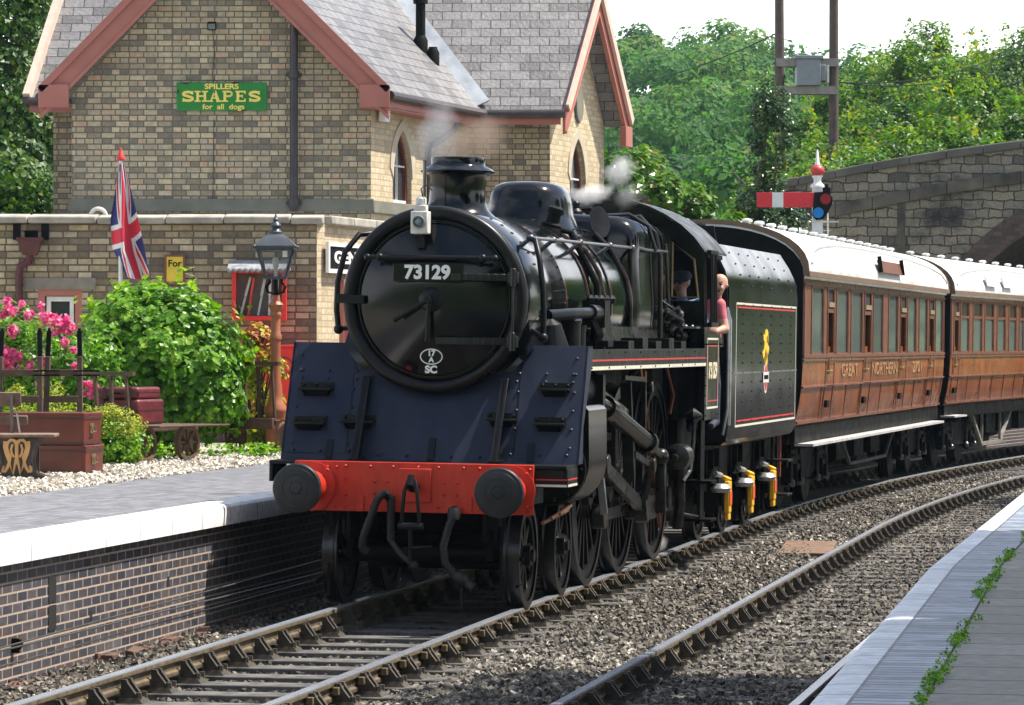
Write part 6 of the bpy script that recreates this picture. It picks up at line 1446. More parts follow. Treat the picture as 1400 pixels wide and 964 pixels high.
# the front face of the trunks is turned a little to show the right end
for nm,x0,x1,z0,z1,lab in (('trunk',tx0,tx1-.13,PZ,PZ+.31,'lower and slightly larger of two dark red trunks behind the bench'),('trunk',tx0+.03,tx1-.15,PZ+.312,PZ+.66,'upper of two dark red trunks stacked behind the bench')):
    e=trunk(nm,x0,x1,z0,z1,0,.55,lab); e.rotation_euler=(0,0,-.24)
# sack trucks standing against the flower bed
POSTW=plain('truck_timber',(.10,.055,.034),.65,c2=(.055,.030,.020),scale=9)
def sacktruck(px0,px1,ytop,ybot,d,label,lean):
    x0,x1=W(px0,0,d).x,W(px1,0,d).x; z1=W(0,ytop,d).z; e=empty('sack_truck',((x0+x1)/2,d,PZ)); tag(e,label,'sack truck','sack trucks leaning by the flower bed'); w=(x1-x0)/2; h=z1-PZ
    for sx in (-1,1):
        m=MB(); m.bar((sx*(w+.02),.0,.05),(sx*w,lean,h-.32),.075,.06); p=m.build('upright',POSTW,e,bevel=.006)
        m=MB(); m.bar((sx*w,lean,h-.32),(sx*(w-.01),lean+.04,h-.03),.062,.05); m.bar((sx*(w-.01),lean+.04,h-.03),(sx*(w-.01),lean+.045,h),.035,.03); m.build('handle_end',SOOT,p)
    for z in (.25,.55,W(0,546,d).z-PZ,W(0,510,d).z-PZ):
        m=MB(); m.bar((-w,lean*z/h,z),(w,lean*z/h,z),.05,.075); m.build('rung',POSTW,e,bevel=.005)
    m=MB(); 
    for z in (W(0,507,d).z-PZ,W(0,513,d).z-PZ): m.bar((w-.05,-.06,z),(w+.25,-.05,z),.012,.018)
    m.build('strap_bolt',SOOT,e)
    m=MB(); m.box(-w-.05,w+.05,-.28,.0,.02,.045); 
    for sx in (-1,1): m.cyl((sx*(w+.06),.08,.10),(sx*(w+.11),.08,.10),.10,n=18)
    m.build('toe_plate',SOOT,e)
sacktruck(63,107,449,575,41.2,'two post wooden sack truck with black handle ends nearer the big bush',.16)
sacktruck(-2,52,449,575,41.0,'dark wooden sack truck partly cut off, behind the bench and left of its twin',.18)
# four wheeled luggage barrows
def barrow(px,d,rz,label,w=.62,h=.95):
    x=W(px,0,d).x; e=empty('luggage_barrow',(x,d,PZ),rz=rz); tag(e,label,'luggage barrow','luggage barrows on the platform')
    m=MB(); m.box(-w,w,-.5,.9,.36,.42)
    for k in range(5): m.box(-w+.02+.25*k,-w+.2+.25*k,-.5,.9,.42,.44)
    m.box(-w-.02,w+.02,-.55,-.48,.32,.46); m.build('deck',POSTW,e,bevel=.006)
    m=MB(); m.bar((-w,-.45,.42),(-w+.02,-.5,h+.32),.03,.03); m.bar((w,-.45,.42),(w-.02,-.5,h+.32),.03,.03)
    for k in (-.3,.3): m.bar((w*k,-.45,.42),(w*k*1.1,-.5,h+.3),.04,.04)
    m.bar((-w-.1,-.5,h+.33),(w+.1,-.5,h+.33),.055,.05); m.build('rail_frame',POSTW,e)
    for sx in (-1,1):
        for y in (-.25,.6):
            q=MB(); q.lathe([(.17,-.03),(.22,-.03),(.22,.03),(.17,.03),(.17,-.03)],(sx*(w+.06),y,.22),(1,0,0),24,caps=False); q.cyl((sx*(w-.02),y,.22),(sx*(w+.12),y,.22),.045,n=10)
            for k in range(8): dd=Vector((0,math.cos(k*PI/4),math.sin(k*PI/4))); q.bar(Vector((sx*(w+.06),y,.22))+dd*.03,Vector((sx*(w+.06),y,.22))+dd*.18,.03,.03)
            q.build('wheel',plain('barrow_wheel%d'%len(MAT),(.17,.10,.065),.6,var=.25),e)
    return e
b1=barrow(176,43.6,-.55,'wooden luggage barrow carrying dark red suitcases in front of the big bush',w=.36,h=.72)
b2=barrow(372,46.9,-.5,'wooden luggage barrow half hidden behind the front corner of the locomotive',w=.33,h=.82)
for k,(z,w,l,hh,rz_,lab) in enumerate(((.44,.30,.62,.30,.05,'lower dark red suitcase lying on the luggage barrow'),(.745,.27,.56,.14,.12,'upper crinkled red suitcase on top of another on the luggage barrow'))):
    e=empty('suitcase',b1.location+Vector((-.02,.12,z))); e.rotation_euler=(0,0,rz_-.45); tag(e,lab,'suitcase','suitcases on the luggage barrow')
    m=MB(); m.box(-w,w,-.3,.35,0,hh); m.build('shell',plain('suitcase_red%d'%k,(.13,.022,.026),.4,var=.35,scale=9,bump=.3),e,bevel=.03)
    m=MB(); m.box(-w-.004,w+.004,-.306,.356,hh*.55,hh*.6); m.box(-w*.6-.02,-w*.6+.02,-.308,.358,0,hh+.004); m.box(w*.6-.02,w*.6+.02,-.308,.358,0,hh+.004); m.build('strap',plain('strap%d'%k,(.06,.02,.018),.5),e)
    m=MB(); m.tube([(-.07,-.30,hh*.5),(-.06,-.34,hh*.5),(.06,-.34,hh*.5),(.07,-.30,hh*.5)],.012,6); m.build('handle',SOOT,e)
# ================================================================== SEMAPHORE SIGNAL
d=86.0; sx_=W(1117.5,0,d).x; sig=empty('semaphore_signal',(sx_,d,-.2)); tag(sig,'red and white semaphore signal arm on a white post beyond the carriages','railway signal')
zt=W(0,225,d).z+.2; za=W(0,274,d).z+.2
m=MB(); m.loft([[(a*k*.12,b*k*.12,z) for a,b in ((-1,-1),(1,-1),(1,1),(-1,1))] for z,k in ((0,1.2),(za+.3,.95))]); m.build('post',WHITE,sig)
m=MB(); m.lathe([(.17,0),(.17,.05),(.09,.12),(.09,.2),(.14,.28)],(0,0,za+.3),(0,0,1),14); m.lathe([(.09,.45),(.05,.6),(.02,.86),(.005,.9)],(0,0,za+.3),(0,0,1),4); fi=m.build('finial',WHITE,sig); m=MB(); m.ball((0,0,za+.3+.40),.17,14,8,sc=(1,1,.85)); m.build('finial_ball',plain('ball_red',(.5,.04,.04),.45),fi)
xa=(1034-1117.5)*d/F; xb=(1112-1117.5)*d/F
m=MB(); m.box(xa,xb,-.2,-.17,za-.17,za+.18); m.rivets([(xb-.2,-.2,za+.05),(xb-.2,-.2,za-.08),(xb-.35,-.2,za)],(0,-1,0),.03); ar=m.build('arm',plain('arm_red',(.70,.02,.035),.4,var=.06),sig,bevel=.006)
m=MB(); m.box(xa+.36,xa+.62,-.204,-.2,za-.171,za+.181); m.build('white_band',WHITE,ar)
m=MB(); P=[(-.09,.18),(.22,.20),(.34,.05),(.32,-.12),(.20,-.34),(.10,-.46),(-.05,-.47),(-.14,-.36)]; m.prism([(a,za+b) for a,b in P],lambda a,b,d_:(a,d_,b),-.24,-.19); m.build('spectacle_plate',SOOT,ar)
for (x,z,c) in ((.17,.02,(.30,.015,.03)),(.0,-.30,(.02,.22,.62))):
    m=MB(); m.cyl((x,-.26,za+z),(x,-.24,za+z),.125,n=24); m.build('lens',plain('spectacle%d'%len(MAT),c,.1,var=.05,coat=.5),ar)
m=MB(); m.box(.12,.30,-.1,.12,za+.10,za+.30); m.lathe([(.05,0),(.05,.08)],(.21,0,za+.30),(0,0,1),8); m.build('lamp_case',SOOT,sig)
m=MB(); m.cyl((.25,.05,0),(.25,.05,za-.3),.02,n=6); m.bar((.0,0,za-.5),(.5,0,za-.5),.04,.04)
for k in range(14): m.bar((.14,.14,.4*k),(.32,.14,.4*k),.02,.02)
m.build('ladder',GREYW,sig)
# ================================================================== POLE MOUNTED TRANSFORMER
d=118.0; x0=W(1065,0,d).x; x1=W(1141,0,d).x; tr_=empty('transformer_poles',((x0+x1)/2,d,terr((x0+x1)/2,d))); tag(tr_,'pair of tall wooden poles carrying a grey transformer among the trees','transformer poles')
hw=(x1-x0)/2; zb=tr_.location.z
PW=plain('pole_wood',(.105,.075,.06),.85,c2=(.06,.045,.04),scale=4)
for sx in (-1,1):
    m=MB(); m.tube([(sx*hw,0,0),(sx*hw-.03*sx,0,8),(sx*hw-.02,0,19)],[.19,.16,.12],12); m.build('pole',PW,tr_)
m=MB()
for y in (86,124): z=W(0,y,d).z-zb; m.box(-hw-.1,hw+.1,-.28,-.16,z-.13,z+.13); m.box(-hw-.1,hw+.1,.16,.28,z-.13,z+.13)
m.build('cross_beam',plain('beam_grey',(.24,.22,.20),.8,var=.2),tr_)
zt1,zt0=W(0,77,d).z-zb,W(0,118,d).z-zb
m=MB(); m.box(-.35,.42,-.45,.45,zt0,zt1-.12); m.box(-.42,.50,-.5,.5,zt1-.12,zt1); 
for k in range(5): m.box(.42,.60,-.36+.16*k,-.32+.16*k,zt0+.15,zt1-.3)
m.build('transformer_tank',plain('tank_grey',(.20,.22,.24),.5,var=.1),tr_,bevel=.02)
m=MB(); m.box(.62,.70,-.3,.3,zt0+.1,zt1-.3); m.build('radiator',GREYW,tr_)
m=MB()
for z in (18,15.4,12.9): 
    for sx in (-1,1): m.cyl((sx*hw-.3,0,z),(sx*hw+.3,0,z),.02,n=6); m.ball((sx*hw-.3,0,z),.06,8,5); m.ball((sx*hw+.3,0,z),.06,8,5)
m.build('insulator',SOOT,tr_)
for k,(ya,yb) in enumerate(((104,16),(122,36),(100,60))):
    m=MB(); a=W(1141,112 if k<2 else 50,d) if k<2 else W(1065,44,d); b=W(1500,-10+24*k,160) if k<2 else W(700,100,190); P=[]
    for i in range(25): t=i/24; p=a.lerp(b,t); p.z-=1.2*4*t*(1-t); P.append(p)
    m.tube(P,.02,5); tag(m.build('overhead_wire',SOOT),'thin black overhead wire running from the transformer poles against the sky','wire','overhead wires')
# ================================================================== BRIDGE
SB=brickmat('bridge_stone',(.095,.088,.073),(.265,.235,.18),(.05,.047,.04),.55,.235,.016,rough=.95,bump=1.0,dirt=(.022,.021,.021),dirtamt=.93,dirtscale=.55,dmin=.50,dmax=.64,c3=[(.3,(.22,.195,.145)),(.5,(.28,.245,.18)),(.7,(.21,.195,.155))],warp=.16,dist=.05,squash=.6,sqf=3)
SBD=plain('bridge_dark_stone',(.15,.132,.10),.95,c2=(.030,.029,.028),scale=1.5,bump=.5,detail=9)
SBC=plain('bridge_coping_stone',(.13,.125,.11),.9,c2=(.075,.07,.062),scale=1.2,bump=.3)
RBK=brickmat('arch_brick',(.06,.040,.032),(.13,.085,.065),(.07,.062,.055),.23,.11,.012,rough=.9,dirt=(.05,.045,.04),dirtamt=.7,dirtscale=1.2)
bd=96.0
br=empty('stone_bridge',(14.0,bd,0)); tag(br,'soot stained stone road bridge with an arch over the railway, at the right','bridge')
def bx(px): return (px-700)/F*bd-14.0
def bz(py): return CH-(py-HX)*bd/F
tops=[(1040,250),(1095,241),(1160,228),(1230,215),(1300,204),(1400,191),(1500,183),(1600,181),(1700,185),(1800,194)]
strg=[(1040,310),(1095,306),(1150,294),(1230,278),(1300,264),(1400,250),(1500,243),(1600,241),(1700,245),(1800,254)]
tp=[(bx(a),bz(b)) for a,b in tops]; sg_=[(bx(a),bz(b)) for a,b in strg]
# arch: circle through the visible soffit
acx,acz,ar=bx(1518),bz(520),0
ar=math.hypot(bx(1400)-acx,bz(322)-acz)
def arcp(r,a0=0,a1=180,n=30): return [(acx+r*math.cos(R(a0+(a1-a0)*i/n)),acz+r*math.sin(R(a0+(a1-a0)*i/n))) for i in range(n+1)]
f=lambda a,b,d_:(a+.42*max(0,d_),d_,b)
m=MB()
ro=ar+.02
ap=arcp(ro); xs0,xs1=acx-ro,acx+ro
zb_=-.3
def under(x): return np.interp(x,[p[0] for p in sg_],[p[1] for p in sg_])
# spandrel in strips
xs=sorted(set(list(np.linspace(tp[0][0],xs0,8))+[p[0] for p in ap]+list(np.linspace(xs1,tp[-1][0],5))))
def lower(x): return zb_ if (x<=xs0+1e-6 or x>=xs1-1e-6) else acz+math.sqrt(max(ro*ro-(x-acx)**2,0))
for a,b in zip(xs[:-1],xs[1:]):
    mid_=(a+b)/2
    la,lb=(lower(a),lower(b)) if xs0<mid_<xs1 else (zb_,zb_)
    m.prism([(a,la),(b,lb),(b,under(b)),(a,under(a))],f,0,11.0)
top=lambda x: np.interp(x,[p[0] for p in tp],[p[1] for p in tp])
wl_=m.build('spandrel_wall',SB,br,ang=0)
m=MB(); n=16; X=np.linspace(tp[0][0],tp[-1][0],n)
for a,b in zip(X[:-1],X[1:]):
    for y0_,y1_ in ((.04,.45),): m.prism([(a,under(a)+.3),(b,under(b)+.3),(b,top(b)-.22),(a,top(a)-.22)],f,y0_,y1_)
m.build('parapet',SB,br,ang=0)
m=MB()
for a,b in zip(X[:-1],X[1:]): m.prism([(a,under(a)+.3),(b,under(b)+.3),(b,top(b)-.22),(a,top(a)-.22)],f,10.4,10.9)
m.build('parapet',SB,br,ang=0)
m=MB()
for a,b in zip(X[:-1],X[1:]):
    k=.006; m.prism([(a+k,under(a)),(b-k,under(b)),(b-k,under(b)+.32),(a+k,under(a)+.32)],f,-.14,.5)
m.build('string_course',SBD,br,bevel=.02,ang=0)
m=MB()
for a,b in zip(X[:-1],X[1:]): k=.006; m.prism([(a+k,top(a)-.22),(b-k,top(b)-.22),(b-k,top(b)),(a+k,top(a))],f,-.08,.55)
m.build('coping',SBC,br,bevel=.03,ang=0)
m=MB(); o=arcp(ar+.62); i_=arcp(ar)
for k in range(len(o)-1): m.prism([i_[k],o[k],o[k+1],i_[k+1]],f,-.06,.0)
m.build('arch_ring',RBK,br,ang=0)
m=MB(); 
for k in range(len(i_)-1): m.prism([i_[k],arcp(ar+.02)[k],arcp(ar+.02)[k+1],i_[k+1]],f,0,11.0)
m.build('soffit',RBK,br,ang=0)
m=MB(); xp=bx(1232); m.box(xp-.10,xp+.10,-.05,.0,0,under(xp)); m.build('pilaster',SBD,br)
# ================================================================== VEGETATION
LEAFQ=np.array([(0,0,0),(-.42,.45,.10),(0,1.0,-.05),(.42,.45,.10)])
def frames(N):
    N=N/np.linalg.norm(N,axis=1)[:,None]
    r=RNG.normal(size=N.shape); T=r-(r*N).sum(1)[:,None]*N; T/=np.linalg.norm(T,axis=1)[:,None]; B=np.cross(N,T); return T,B,N
def leaves(name,C,N,size,mat,parent=None,tone=None,lobed=False,shape=None):
    n=len(C); T,B,Nn=frames(N); S=(size*RNG.uniform(.6,1.3,n))[:,None,None] if np.isscalar(size) else (size*RNG.uniform(.7,1.25,n))[:,None,None]
    if lobed:   # five pointed leaf
        base=np.array([(0,-.05,0),(.30,-.12,.05),(.62,.18,-.04),(.34,.34,.06),(.42,.78,-.03),(0,1.0,-.12),(-.42,.78,-.03),(-.34,.34,.06),(-.62,.18,-.04),(-.30,-.12,.05)])
        F0=np.array([(0,1,2,3),(0,3,4,5),(0,5,6,7),(0,7,8,9)])
    else: base=LEAFQ if shape is None else shape; F0=np.array([(0,1,2,3)]) if shape is None else np.array([(0,1,2,3)])
    M=np.stack([B,T,Nn],2)  # columns
    P=np.einsum('nij,kj->nki',M,base)*S+C[:,None,:]
    k=len(base); Fc=(F0[None]+k*np.arange(n)[:,None,None]).reshape(-1,4)
    tn=RNG.random(n) if tone is None else tone
    return fast_mesh(name,P.reshape(-1,3),Fc,mat,parent,face_attr=np.repeat(tn,len(F0)))
def blob(n,c,r,surf=.45,up=.0):
    v=RNG.normal(size=(n,3)); v/=np.linalg.norm(v,axis=1)[:,None]
    rad=RNG.random(n)**(surf*.33+.02); rad=np.where(RNG.random(n)<.75,RNG.uniform(.82,1.0,n),rad)
    return np.array(c)+v*rad[:,None]*np.array(r), v
BUSH=leafmat('bush_leaf',[(0,(.045,.13,.010)),(.45,(.11,.27,.020)),(.8,(.20,.38,.035)),(1,(.32,.46,.06))],.35,.42)
HOLLY=leafmat('holly_leaf',[(0,(.012,.035,.012)),(.5,(.03,.075,.02)),(.85,(.06,.13,.03)),(1,(.16,.20,.05))],.28,.15)
LAUREL=leafmat('laurel_leaf',[(0,(.03,.085,.010)),(.5,(.07,.17,.015)),(.8,(.12,.24,.025)),(.93,(.20,.25,.03)),(1,(.26,.13,.03))],.3,.3)
OAK=leafmat('tree_leaf',[(0,(.020,.055,.010)),(.5,(.045,.115,.016)),(.8,(.085,.175,.022)),(1,(.17,.22,.03))],.45,.3)
MAPLE=leafmat('sapling_leaf',[(0,(.03,.085,.012)),(.5,(.075,.175,.020)),(.82,(.14,.26,.026)),(.96,(.25,.31,.035)),(1,(.30,.24,.03))],.4,.48)
FARW=leafmat('far_wood_leaf',[(0,(.022,.075,.026)),(.5,(.055,.15,.034)),(.85,(.10,.23,.042)),(1,(.16,.22,.05))],.7,.48)  # a little distance haze is tinted into these leaf greens
LIME=leafmat('lime_flower',[(0,(.12,.21,.02)),(.4,(.28,.34,.03)),(1,(.50,.50,.06))],.5,.3)
ROSE=leafmat('rose_bloom',[(0,(.55,.05,.20)),(.5,(.78,.14,.36)),(1,(.85,.42,.55))],.5,.3)
ORNG=leafmat('bronze_leaf',[(0,(.30,.06,.02)),(.5,(.40,.16,.03)),(1,(.45,.33,.05))],.5,.3)
BARK=plain('bark',(.09,.07,.05),.9,c2=(.045,.035,.026),scale=6,bump=.5)
def clumps(n_cl,per,c,r,rc,flat=1.0,lo=-.9):
    C=[];N=[];tn=[]
    k=0
    while k<n_cl:
        v=RNG.normal(size=3); v/=np.linalg.norm(v)
        if v[2]<lo: continue
        q=np.array(c)+v*np.array(r)*RNG.uniform(.62,1.0); s=rc*RNG.uniform(.6,1.25)
        p,nv=blob(per,q,(s,s,s*flat)); 
        C.append(p); N.append(nv*.6+v*.5+np.array([0,0,.35])+RNG.normal(size=(per,3))*.35); tn.append(np.clip(RNG.normal(.5+.12*RNG.normal(),.22,per),0,1)); k+=1
    return np.concatenate(C),np.concatenate(N),np.concatenate(tn)
def woody(name,loc,label,cat,group,crown,trunk_h,trunk_r,mat,size,limbs=5,top=None,lobed=False):
    """crown=(C,N,tone) in local coordinates"""
    e=empty(name,loc); tag(e,label,cat,group)
    m=MB(); P=[(0,0,-.4),(.02*trunk_h,0,trunk_h*.4),(-.01*trunk_h,.02*trunk_h,trunk_h*.75),(0,0,trunk_h)]; m.tube(P,[trunk_r*1.35,trunk_r,trunk_r*.75,trunk_r*.35],9)
    rr=random.Random(int(loc[0]*100)); mxr=float(np.percentile(np.hypot(crown[0][:,0],crown[0][:,1]),55))
    for k in range(limbs):
        z=trunk_h*rr.uniform(.35,.85); a=rr.uniform(0,6.28); l=min(trunk_h*rr.uniform(.25,.5),mxr*rr.uniform(.7,1.1)); p=Vector((0,0,z)); q=p+Vector((math.cos(a)*l*.6,math.sin(a)*l*.6,l*.35)); q2=q+Vector((math.cos(a)*l*.35,math.sin(a)*l*.35,l*.4)); m.tube([p,q,q2],[trunk_r*.5,trunk_r*.3,trunk_r*.12],6)
    m.build('trunk',BARK,e)
    leaves('crown',crown[0],crown[1],size,mat,e,tone=crown[2],lobed=lobed); return e
# big currant bush
d=46.3; c=(W(213,0,d).x,d,PZ+1.13)
C,N,t_=clumps(58,150,(0,0,1.05),(1.10,.95,1.10),.28); C2,N2=blob(3200,(0,0,1.05),(1.14,.98,1.16)); 
C=np.concatenate([C,C2]); N=np.concatenate([N,N2+np.array([0,-.1,.5])+RNG.normal(size=N2.shape)*.4]); t_=np.concatenate([t_,np.clip(RNG.normal(.5,.25,len(C2)),0,1)])
for k in range(70):   # shoots that break the outline
    v=RNG.normal(size=3); v/=np.linalg.norm(v); v[2]=abs(v[2])*.9; b0=np.array((0,0,1.05))+v*np.array((1.12,.95,1.12)); L_=RNG.uniform(.08,.36); n_=7
    q=b0+(v*.6+np.array((0,0,.6)))*np.linspace(0,L_,n_)[:,None]+RNG.normal(size=(n_,3))*.035; C=np.concatenate([C,q]); N=np.concatenate([N,np.tile(v+np.array((0,0,.5)),(n_,1))+RNG.normal(size=(n_,3))*.5]); t_=np.concatenate([t_,np.clip(RNG.normal(.8,.15,n_),0,1)])
ok=C[:,2]>.03
woody('currant_bush',(c[0],d,PZ),'large rounded bright green leafy bush on the platform','bush',None,(C[ok],N[ok],t_[ok]),1.2,.05,BUSH,.088,limbs=9,lobed=True)
# rose bush and blooms
d=44.5; rx=W(20,0,d).x
C,N,t_=clumps(85,110,(0,0,.85),(1.35,.6,.95),.24); ok=C[:,2]>.02
rs=woody('rose_bush',(rx,d,PZ),'rose bush covered in bright pink blooms at the left edge','rose bush',None,(C[ok],N[ok],t_[ok]),1.2,.03,BUSH,.07,limbs=10)
spots=[(15,335+90,9),(40,443-12,9),(90,438,8),(60,432,7),(5,430,7),(18,452,9),(20,490,14),(12,505,12),(5,480,11),(70,437,12),(84,442,12),(92,452,8),(88,468,7),(100,478,6),(60,497,7),(40,500,8),(122,538,9),(128,528,8),(30,416,6),(56,418,6),(-12,470,12),(10,412,7),(102,500,6),(75,455,7),(58,493,8),(8,493,9),(98,448,7),(118,525,6)]
for px,py,rad in spots:
    p=W(px,py,d-.5-.2*random.random()); r=rad/F*44*1.0
    C,N=blob(60,(0,0,0),(r,r,r*.9)); C*=RNG.uniform(.35,1.0,(60,1))
    b=leaves('rose_bloom',C,N+RNG.normal(size=N.shape)*.3,r*.75,ROSE,rs); b.location=Vector(p)-rs.location
# lime green border plants
for px,d,rw,rh,lab in ((152,42.3,.42,.60,'mound of lime yellow flowers in front of the luggage barrow'),(60,42.6,.75,.85,'lime yellow flowering plants behind the stacked trunks')):
    C,N,t_=clumps(36,70,(0,0,rh*.45),(rw,rw*.7,rh*.55),.12); ok=C[:,2]>0
    e=empty('border_plant',(W(px,0,d).x,d,PZ)); tag(e,lab,'plant','lime flowering plants')
    leaves('foliage',C[ok]*np.array((1,1,.8)),N[ok],.055,BUSH,e); C2,N2,t2=clumps(46,60,(0,0,rh*.62),(rw*.95,rw*.7,rh*.5),.09,lo=-.2); leaves('flowers',C2,N2,.028,LIME,e)
# bronze fern and yellow shrub by the lamp
d=47.6
for px,zc,rw,rh,mt,lab,cat in ((348,1.30,.24,.30,ORNG,'bronze orange leaved shrub between the big bush and the lamp post','shrub'),(356,.75,.30,.8,LIME,'yellow green feathery shrub behind the lamp post','shrub')):
    e=empty('shrub',(W(px,0,d).x,d,PZ)); tag(e,lab,cat)
    C,N,t_=clumps(24,60,(0,0,zc),(rw,rw,rh),.12); m=MB()
    for k in range(7): m.tube([(0,0,0),(random.uniform(-.1,.1),random.uniform(-.1,.1),zc*.5),(random.uniform(-rw,rw)*.8,random.uniform(-rw,rw)*.8,zc+rh*.5)],.012,5)
    m.build('stem',BARK,e); leaves('foliage',C,N,.075,mt,e)
# low plants along the bed front
C=[];
for k in range(26):
    px=RNG.uniform(180,375); d=gd(626)+RNG.uniform(-.3,.4); p=W(px,0,d); q,n_=blob(40,(p.x,d,PZ+.05),(.16,.12,.14)); C.append(q)
C=np.concatenate(C); o=leaves('ground_cover',C,RNG.normal(size=C.shape)*.5+np.array((0,0,1)),.055,BUSH); tag(o,'low green ground cover along the front of the flower bed','ground cover',kind='stuff')
# weeds between the right platform paving
C=[]
for k in range(420):
    Y=RNG.uniform(11,34)**1.0; p,a=path(s_at(Y),RE+.45+rshift(Y)+RNG.normal()*.02)
    if math.sin(Y*2.1)+math.sin(Y*.83+1)+RNG.normal()*.5<-.7: continue
    q,n_=blob(int(RNG.integers(4,60)**1.0*RNG.random()**1.5+4),(p.x,p.y,PZ+.008),(.018,.09,.018)); C.append(q)
C=np.concatenate(C); o=leaves('weeds',C,RNG.normal(size=C.shape)*.6+np.array((0,0,.8)),.016,BUSH); tag(o,'weeds growing in the joint of the right platform paving','weeds',kind='stuff')
# ================================================================== TREES
# dark evergreen behind the building at the far left
def cone_clumps(n,per,h,r,rc):
    C=[];N=[];T=[]
    for k in range(n):
        z=h*RNG.random()**.8; rr=r*(1-(z/h)**1.6)*RNG.uniform(.5,1.0)+.3; a=RNG.uniform(0,2*PI); q=np.array((math.cos(a)*rr,math.sin(a)*rr,z)); p,nv=blob(per,q,(rc,rc,rc*.8)); C.append(p); N.append(nv+np.array((math.cos(a),math.sin(a),.3))*.8+RNG.normal(size=(per,3))*.4); T.append(np.clip(RNG.normal(.45+.15*RNG.normal(),.25,per),0,1))
    return np.concatenate(C),np.concatenate(N),np.concatenate(T)
for px,d,h,r,lab in ((30,72,16,4.2,'tall dense dark green tree left of the station building'),(-70,70,13,3.6,'dark green tree at the left margin beyond the brick wall'),(15,66,4.6,2.2,'low dark shrubby tree behind the left end of the brick wall')):
    woody('evergreen_tree',(W(px,0,d).x,d,PZ-.1),lab,'tree','trees left of the station building',cone_clumps(150 if h>6 else 60,330,h,r,.75),h*.85,.28,OAK,.13,limbs=12)
# bright laurels behind the locomotive cab
for px,d,ztop,r,lab in ((870,77,6.6,1.9,'bright green laurel bush behind the safety valve steam'),(925,80,6.2,1.8,'bright green laurel bush behind the locomotive cab roof'),(835,82,7.4,1.8,'green bush beside the right end of the station building'),(985,84,5.4,1.6,'low laurel bush behind the front of the first carriage')):
    h=ztop-.2; C,N,t_=clumps(80,200,(0,0,h*.55),(r,r,h*.48),.42); ok=C[:,2]>0
    woody('laurel_bush',(W(px,0,d).x,d,-.25),lab,'bush','laurel bushes behind the train',(C[ok],N[ok],t_[ok]),h*.8,.10,LAUREL,.155,limbs=8)
# holly with a thin leader
d=88; C,N,t_=clumps(90,230,(0,0,3.7),(1.55,1.4,2.9),.42); C2,N2,t2=clumps(26,120,(.2,0,7.4),(.45,.45,1.6),.26); 
woody('holly_tree',(W(1045,0,d).x,d,-.25),'dark glossy holly tree with a thin leader, left of the red signal arm','tree',None,(np.concatenate([C,C2]),np.concatenate([N,N2]),np.concatenate([t_,t2])),7.5,.12,HOLLY,.105,limbs=12)
d=90; C,N,t_=clumps(50,190,(0,0,2.6),(1.3,1.2,2.4),.40); woody('holly_tree',(W(1090,0,d).x,d,-.25),'low dark holly behind the signal post at the end of the bridge parapet','tree',None,(C,N,t_),3.5,.10,HOLLY,.105,limbs=8)
# sycamore saplings above the bridge: a few shared crowns
def crown_mesh(seed,h,r,ncl,per,rc,mat,size,name):
    C,N,t_=clumps(ncl,per,(0,0,h*.60),(r,r,h*.42),rc,lo=-.75)
    # pointed shoots
    S=[];SN=[];ST=[]
    for k in range(26):
        v=RNG.normal(size=3); v/=np.linalg.norm(v); v[2]=abs(v[2]); b0=np.array((0,0,h*.6))+v*np.array((r,r,h*.42))*.95; L_=RNG.uniform(.4,1.2); n_=22
        q=b0+np.array((v[0]*.25,v[1]*.25,1))*np.linspace(0,L_,n_)[:,None]+RNG.normal(size=(n_,3))*np.linspace(.26,.05,n_)[:,None]; S.append(q); SN.append(RNG.normal(size=(n_,3))+np.array((0,-.2,.8))); ST.append(np.clip(RNG.normal(.78,.15,n_),0,1))
    C=np.concatenate([C]+S);N=np.concatenate([N]+SN);t_=np.concatenate([t_]+ST)
    return C,N,t_
protos=[]
for k in range(4):
    h=9.0; cr=crown_mesh(k,h,2.7,110,300,.58,None,0,'')
    e=woody('sycamore_tree',(0,0,-50),'x','tree','young sycamores behind the stone bridge',cr,h*.8,.14,(MAPLE,OAK,MAPLE,MAPLE)[k],.165,limbs=7); protos.append(e)
used=[False]*4
# (photo column, tree top row, distance)
SY=[(1150,188,104),(1195,172,106),(1235,165,108),(1275,150,110),(1320,140,106),(1365,128,108),(1410,120,110),(1130,150,124),(1175,135,126),(1215,115,128),(1255,105,130),(1300,95,128),(1345,88,126),(1390,80,130),(1440,75,128),(1110,172,112),(1160,100,150),(1205,72,152),(1245,45,150),(1285,38,154),(1330,62,152),(1375,48,150),(1410,30,152),(1455,40,150),(1180,62,170),(1225,56,172),(1270,22,166),(1395,28,170),(1090,205,108),(1480,110,112),(1345,66,172),(1315,58,165)]
adj=['yellow tipped','bushy bright','tall','rounded','slender','pale green','dark leaved','leafy']
for i,(px,py,dd) in enumerate(SY):
    k=i%4; gx_=W(px,0,dd).x; zt=W(0,py,dd).z; z0=min(terr(gx_,dd),zt-5.0); hh=zt-z0
    o=protos[k] if not used[k] else copy_tree(protos[k]); used[k]=True
    sc=hh/9.9; o.location=(gx_,dd,z0); o.scale=(max(.8,min(1.25,sc))*random.uniform(.9,1.1),)*2+(sc,); o.rotation_euler=(0,0,random.uniform(0,6.28))
    if px<1140: pos='just right of the transformer poles' if px>1120 else 'beneath the transformer poles'
    else: pos='over the bridge parapet at photo position %s'%('')
    row='front row' if dd<115 else ('second row' if dd<140 else 'rear row')
    rowmates=sorted([q for q in SY if (q[2]<115)==(dd<115) and (q[2]<140)==(dd<140)]); idx=rowmates.index((px,py,dd))
    ords=['first','second','third','fourth','fifth','sixth','seventh','eighth','ninth','tenth','eleventh','twelfth','thirteenth','fourteenth']
    o['label']='%s young tree from the left in the %s of trees behind the stone bridge'%(ords[idx],row)
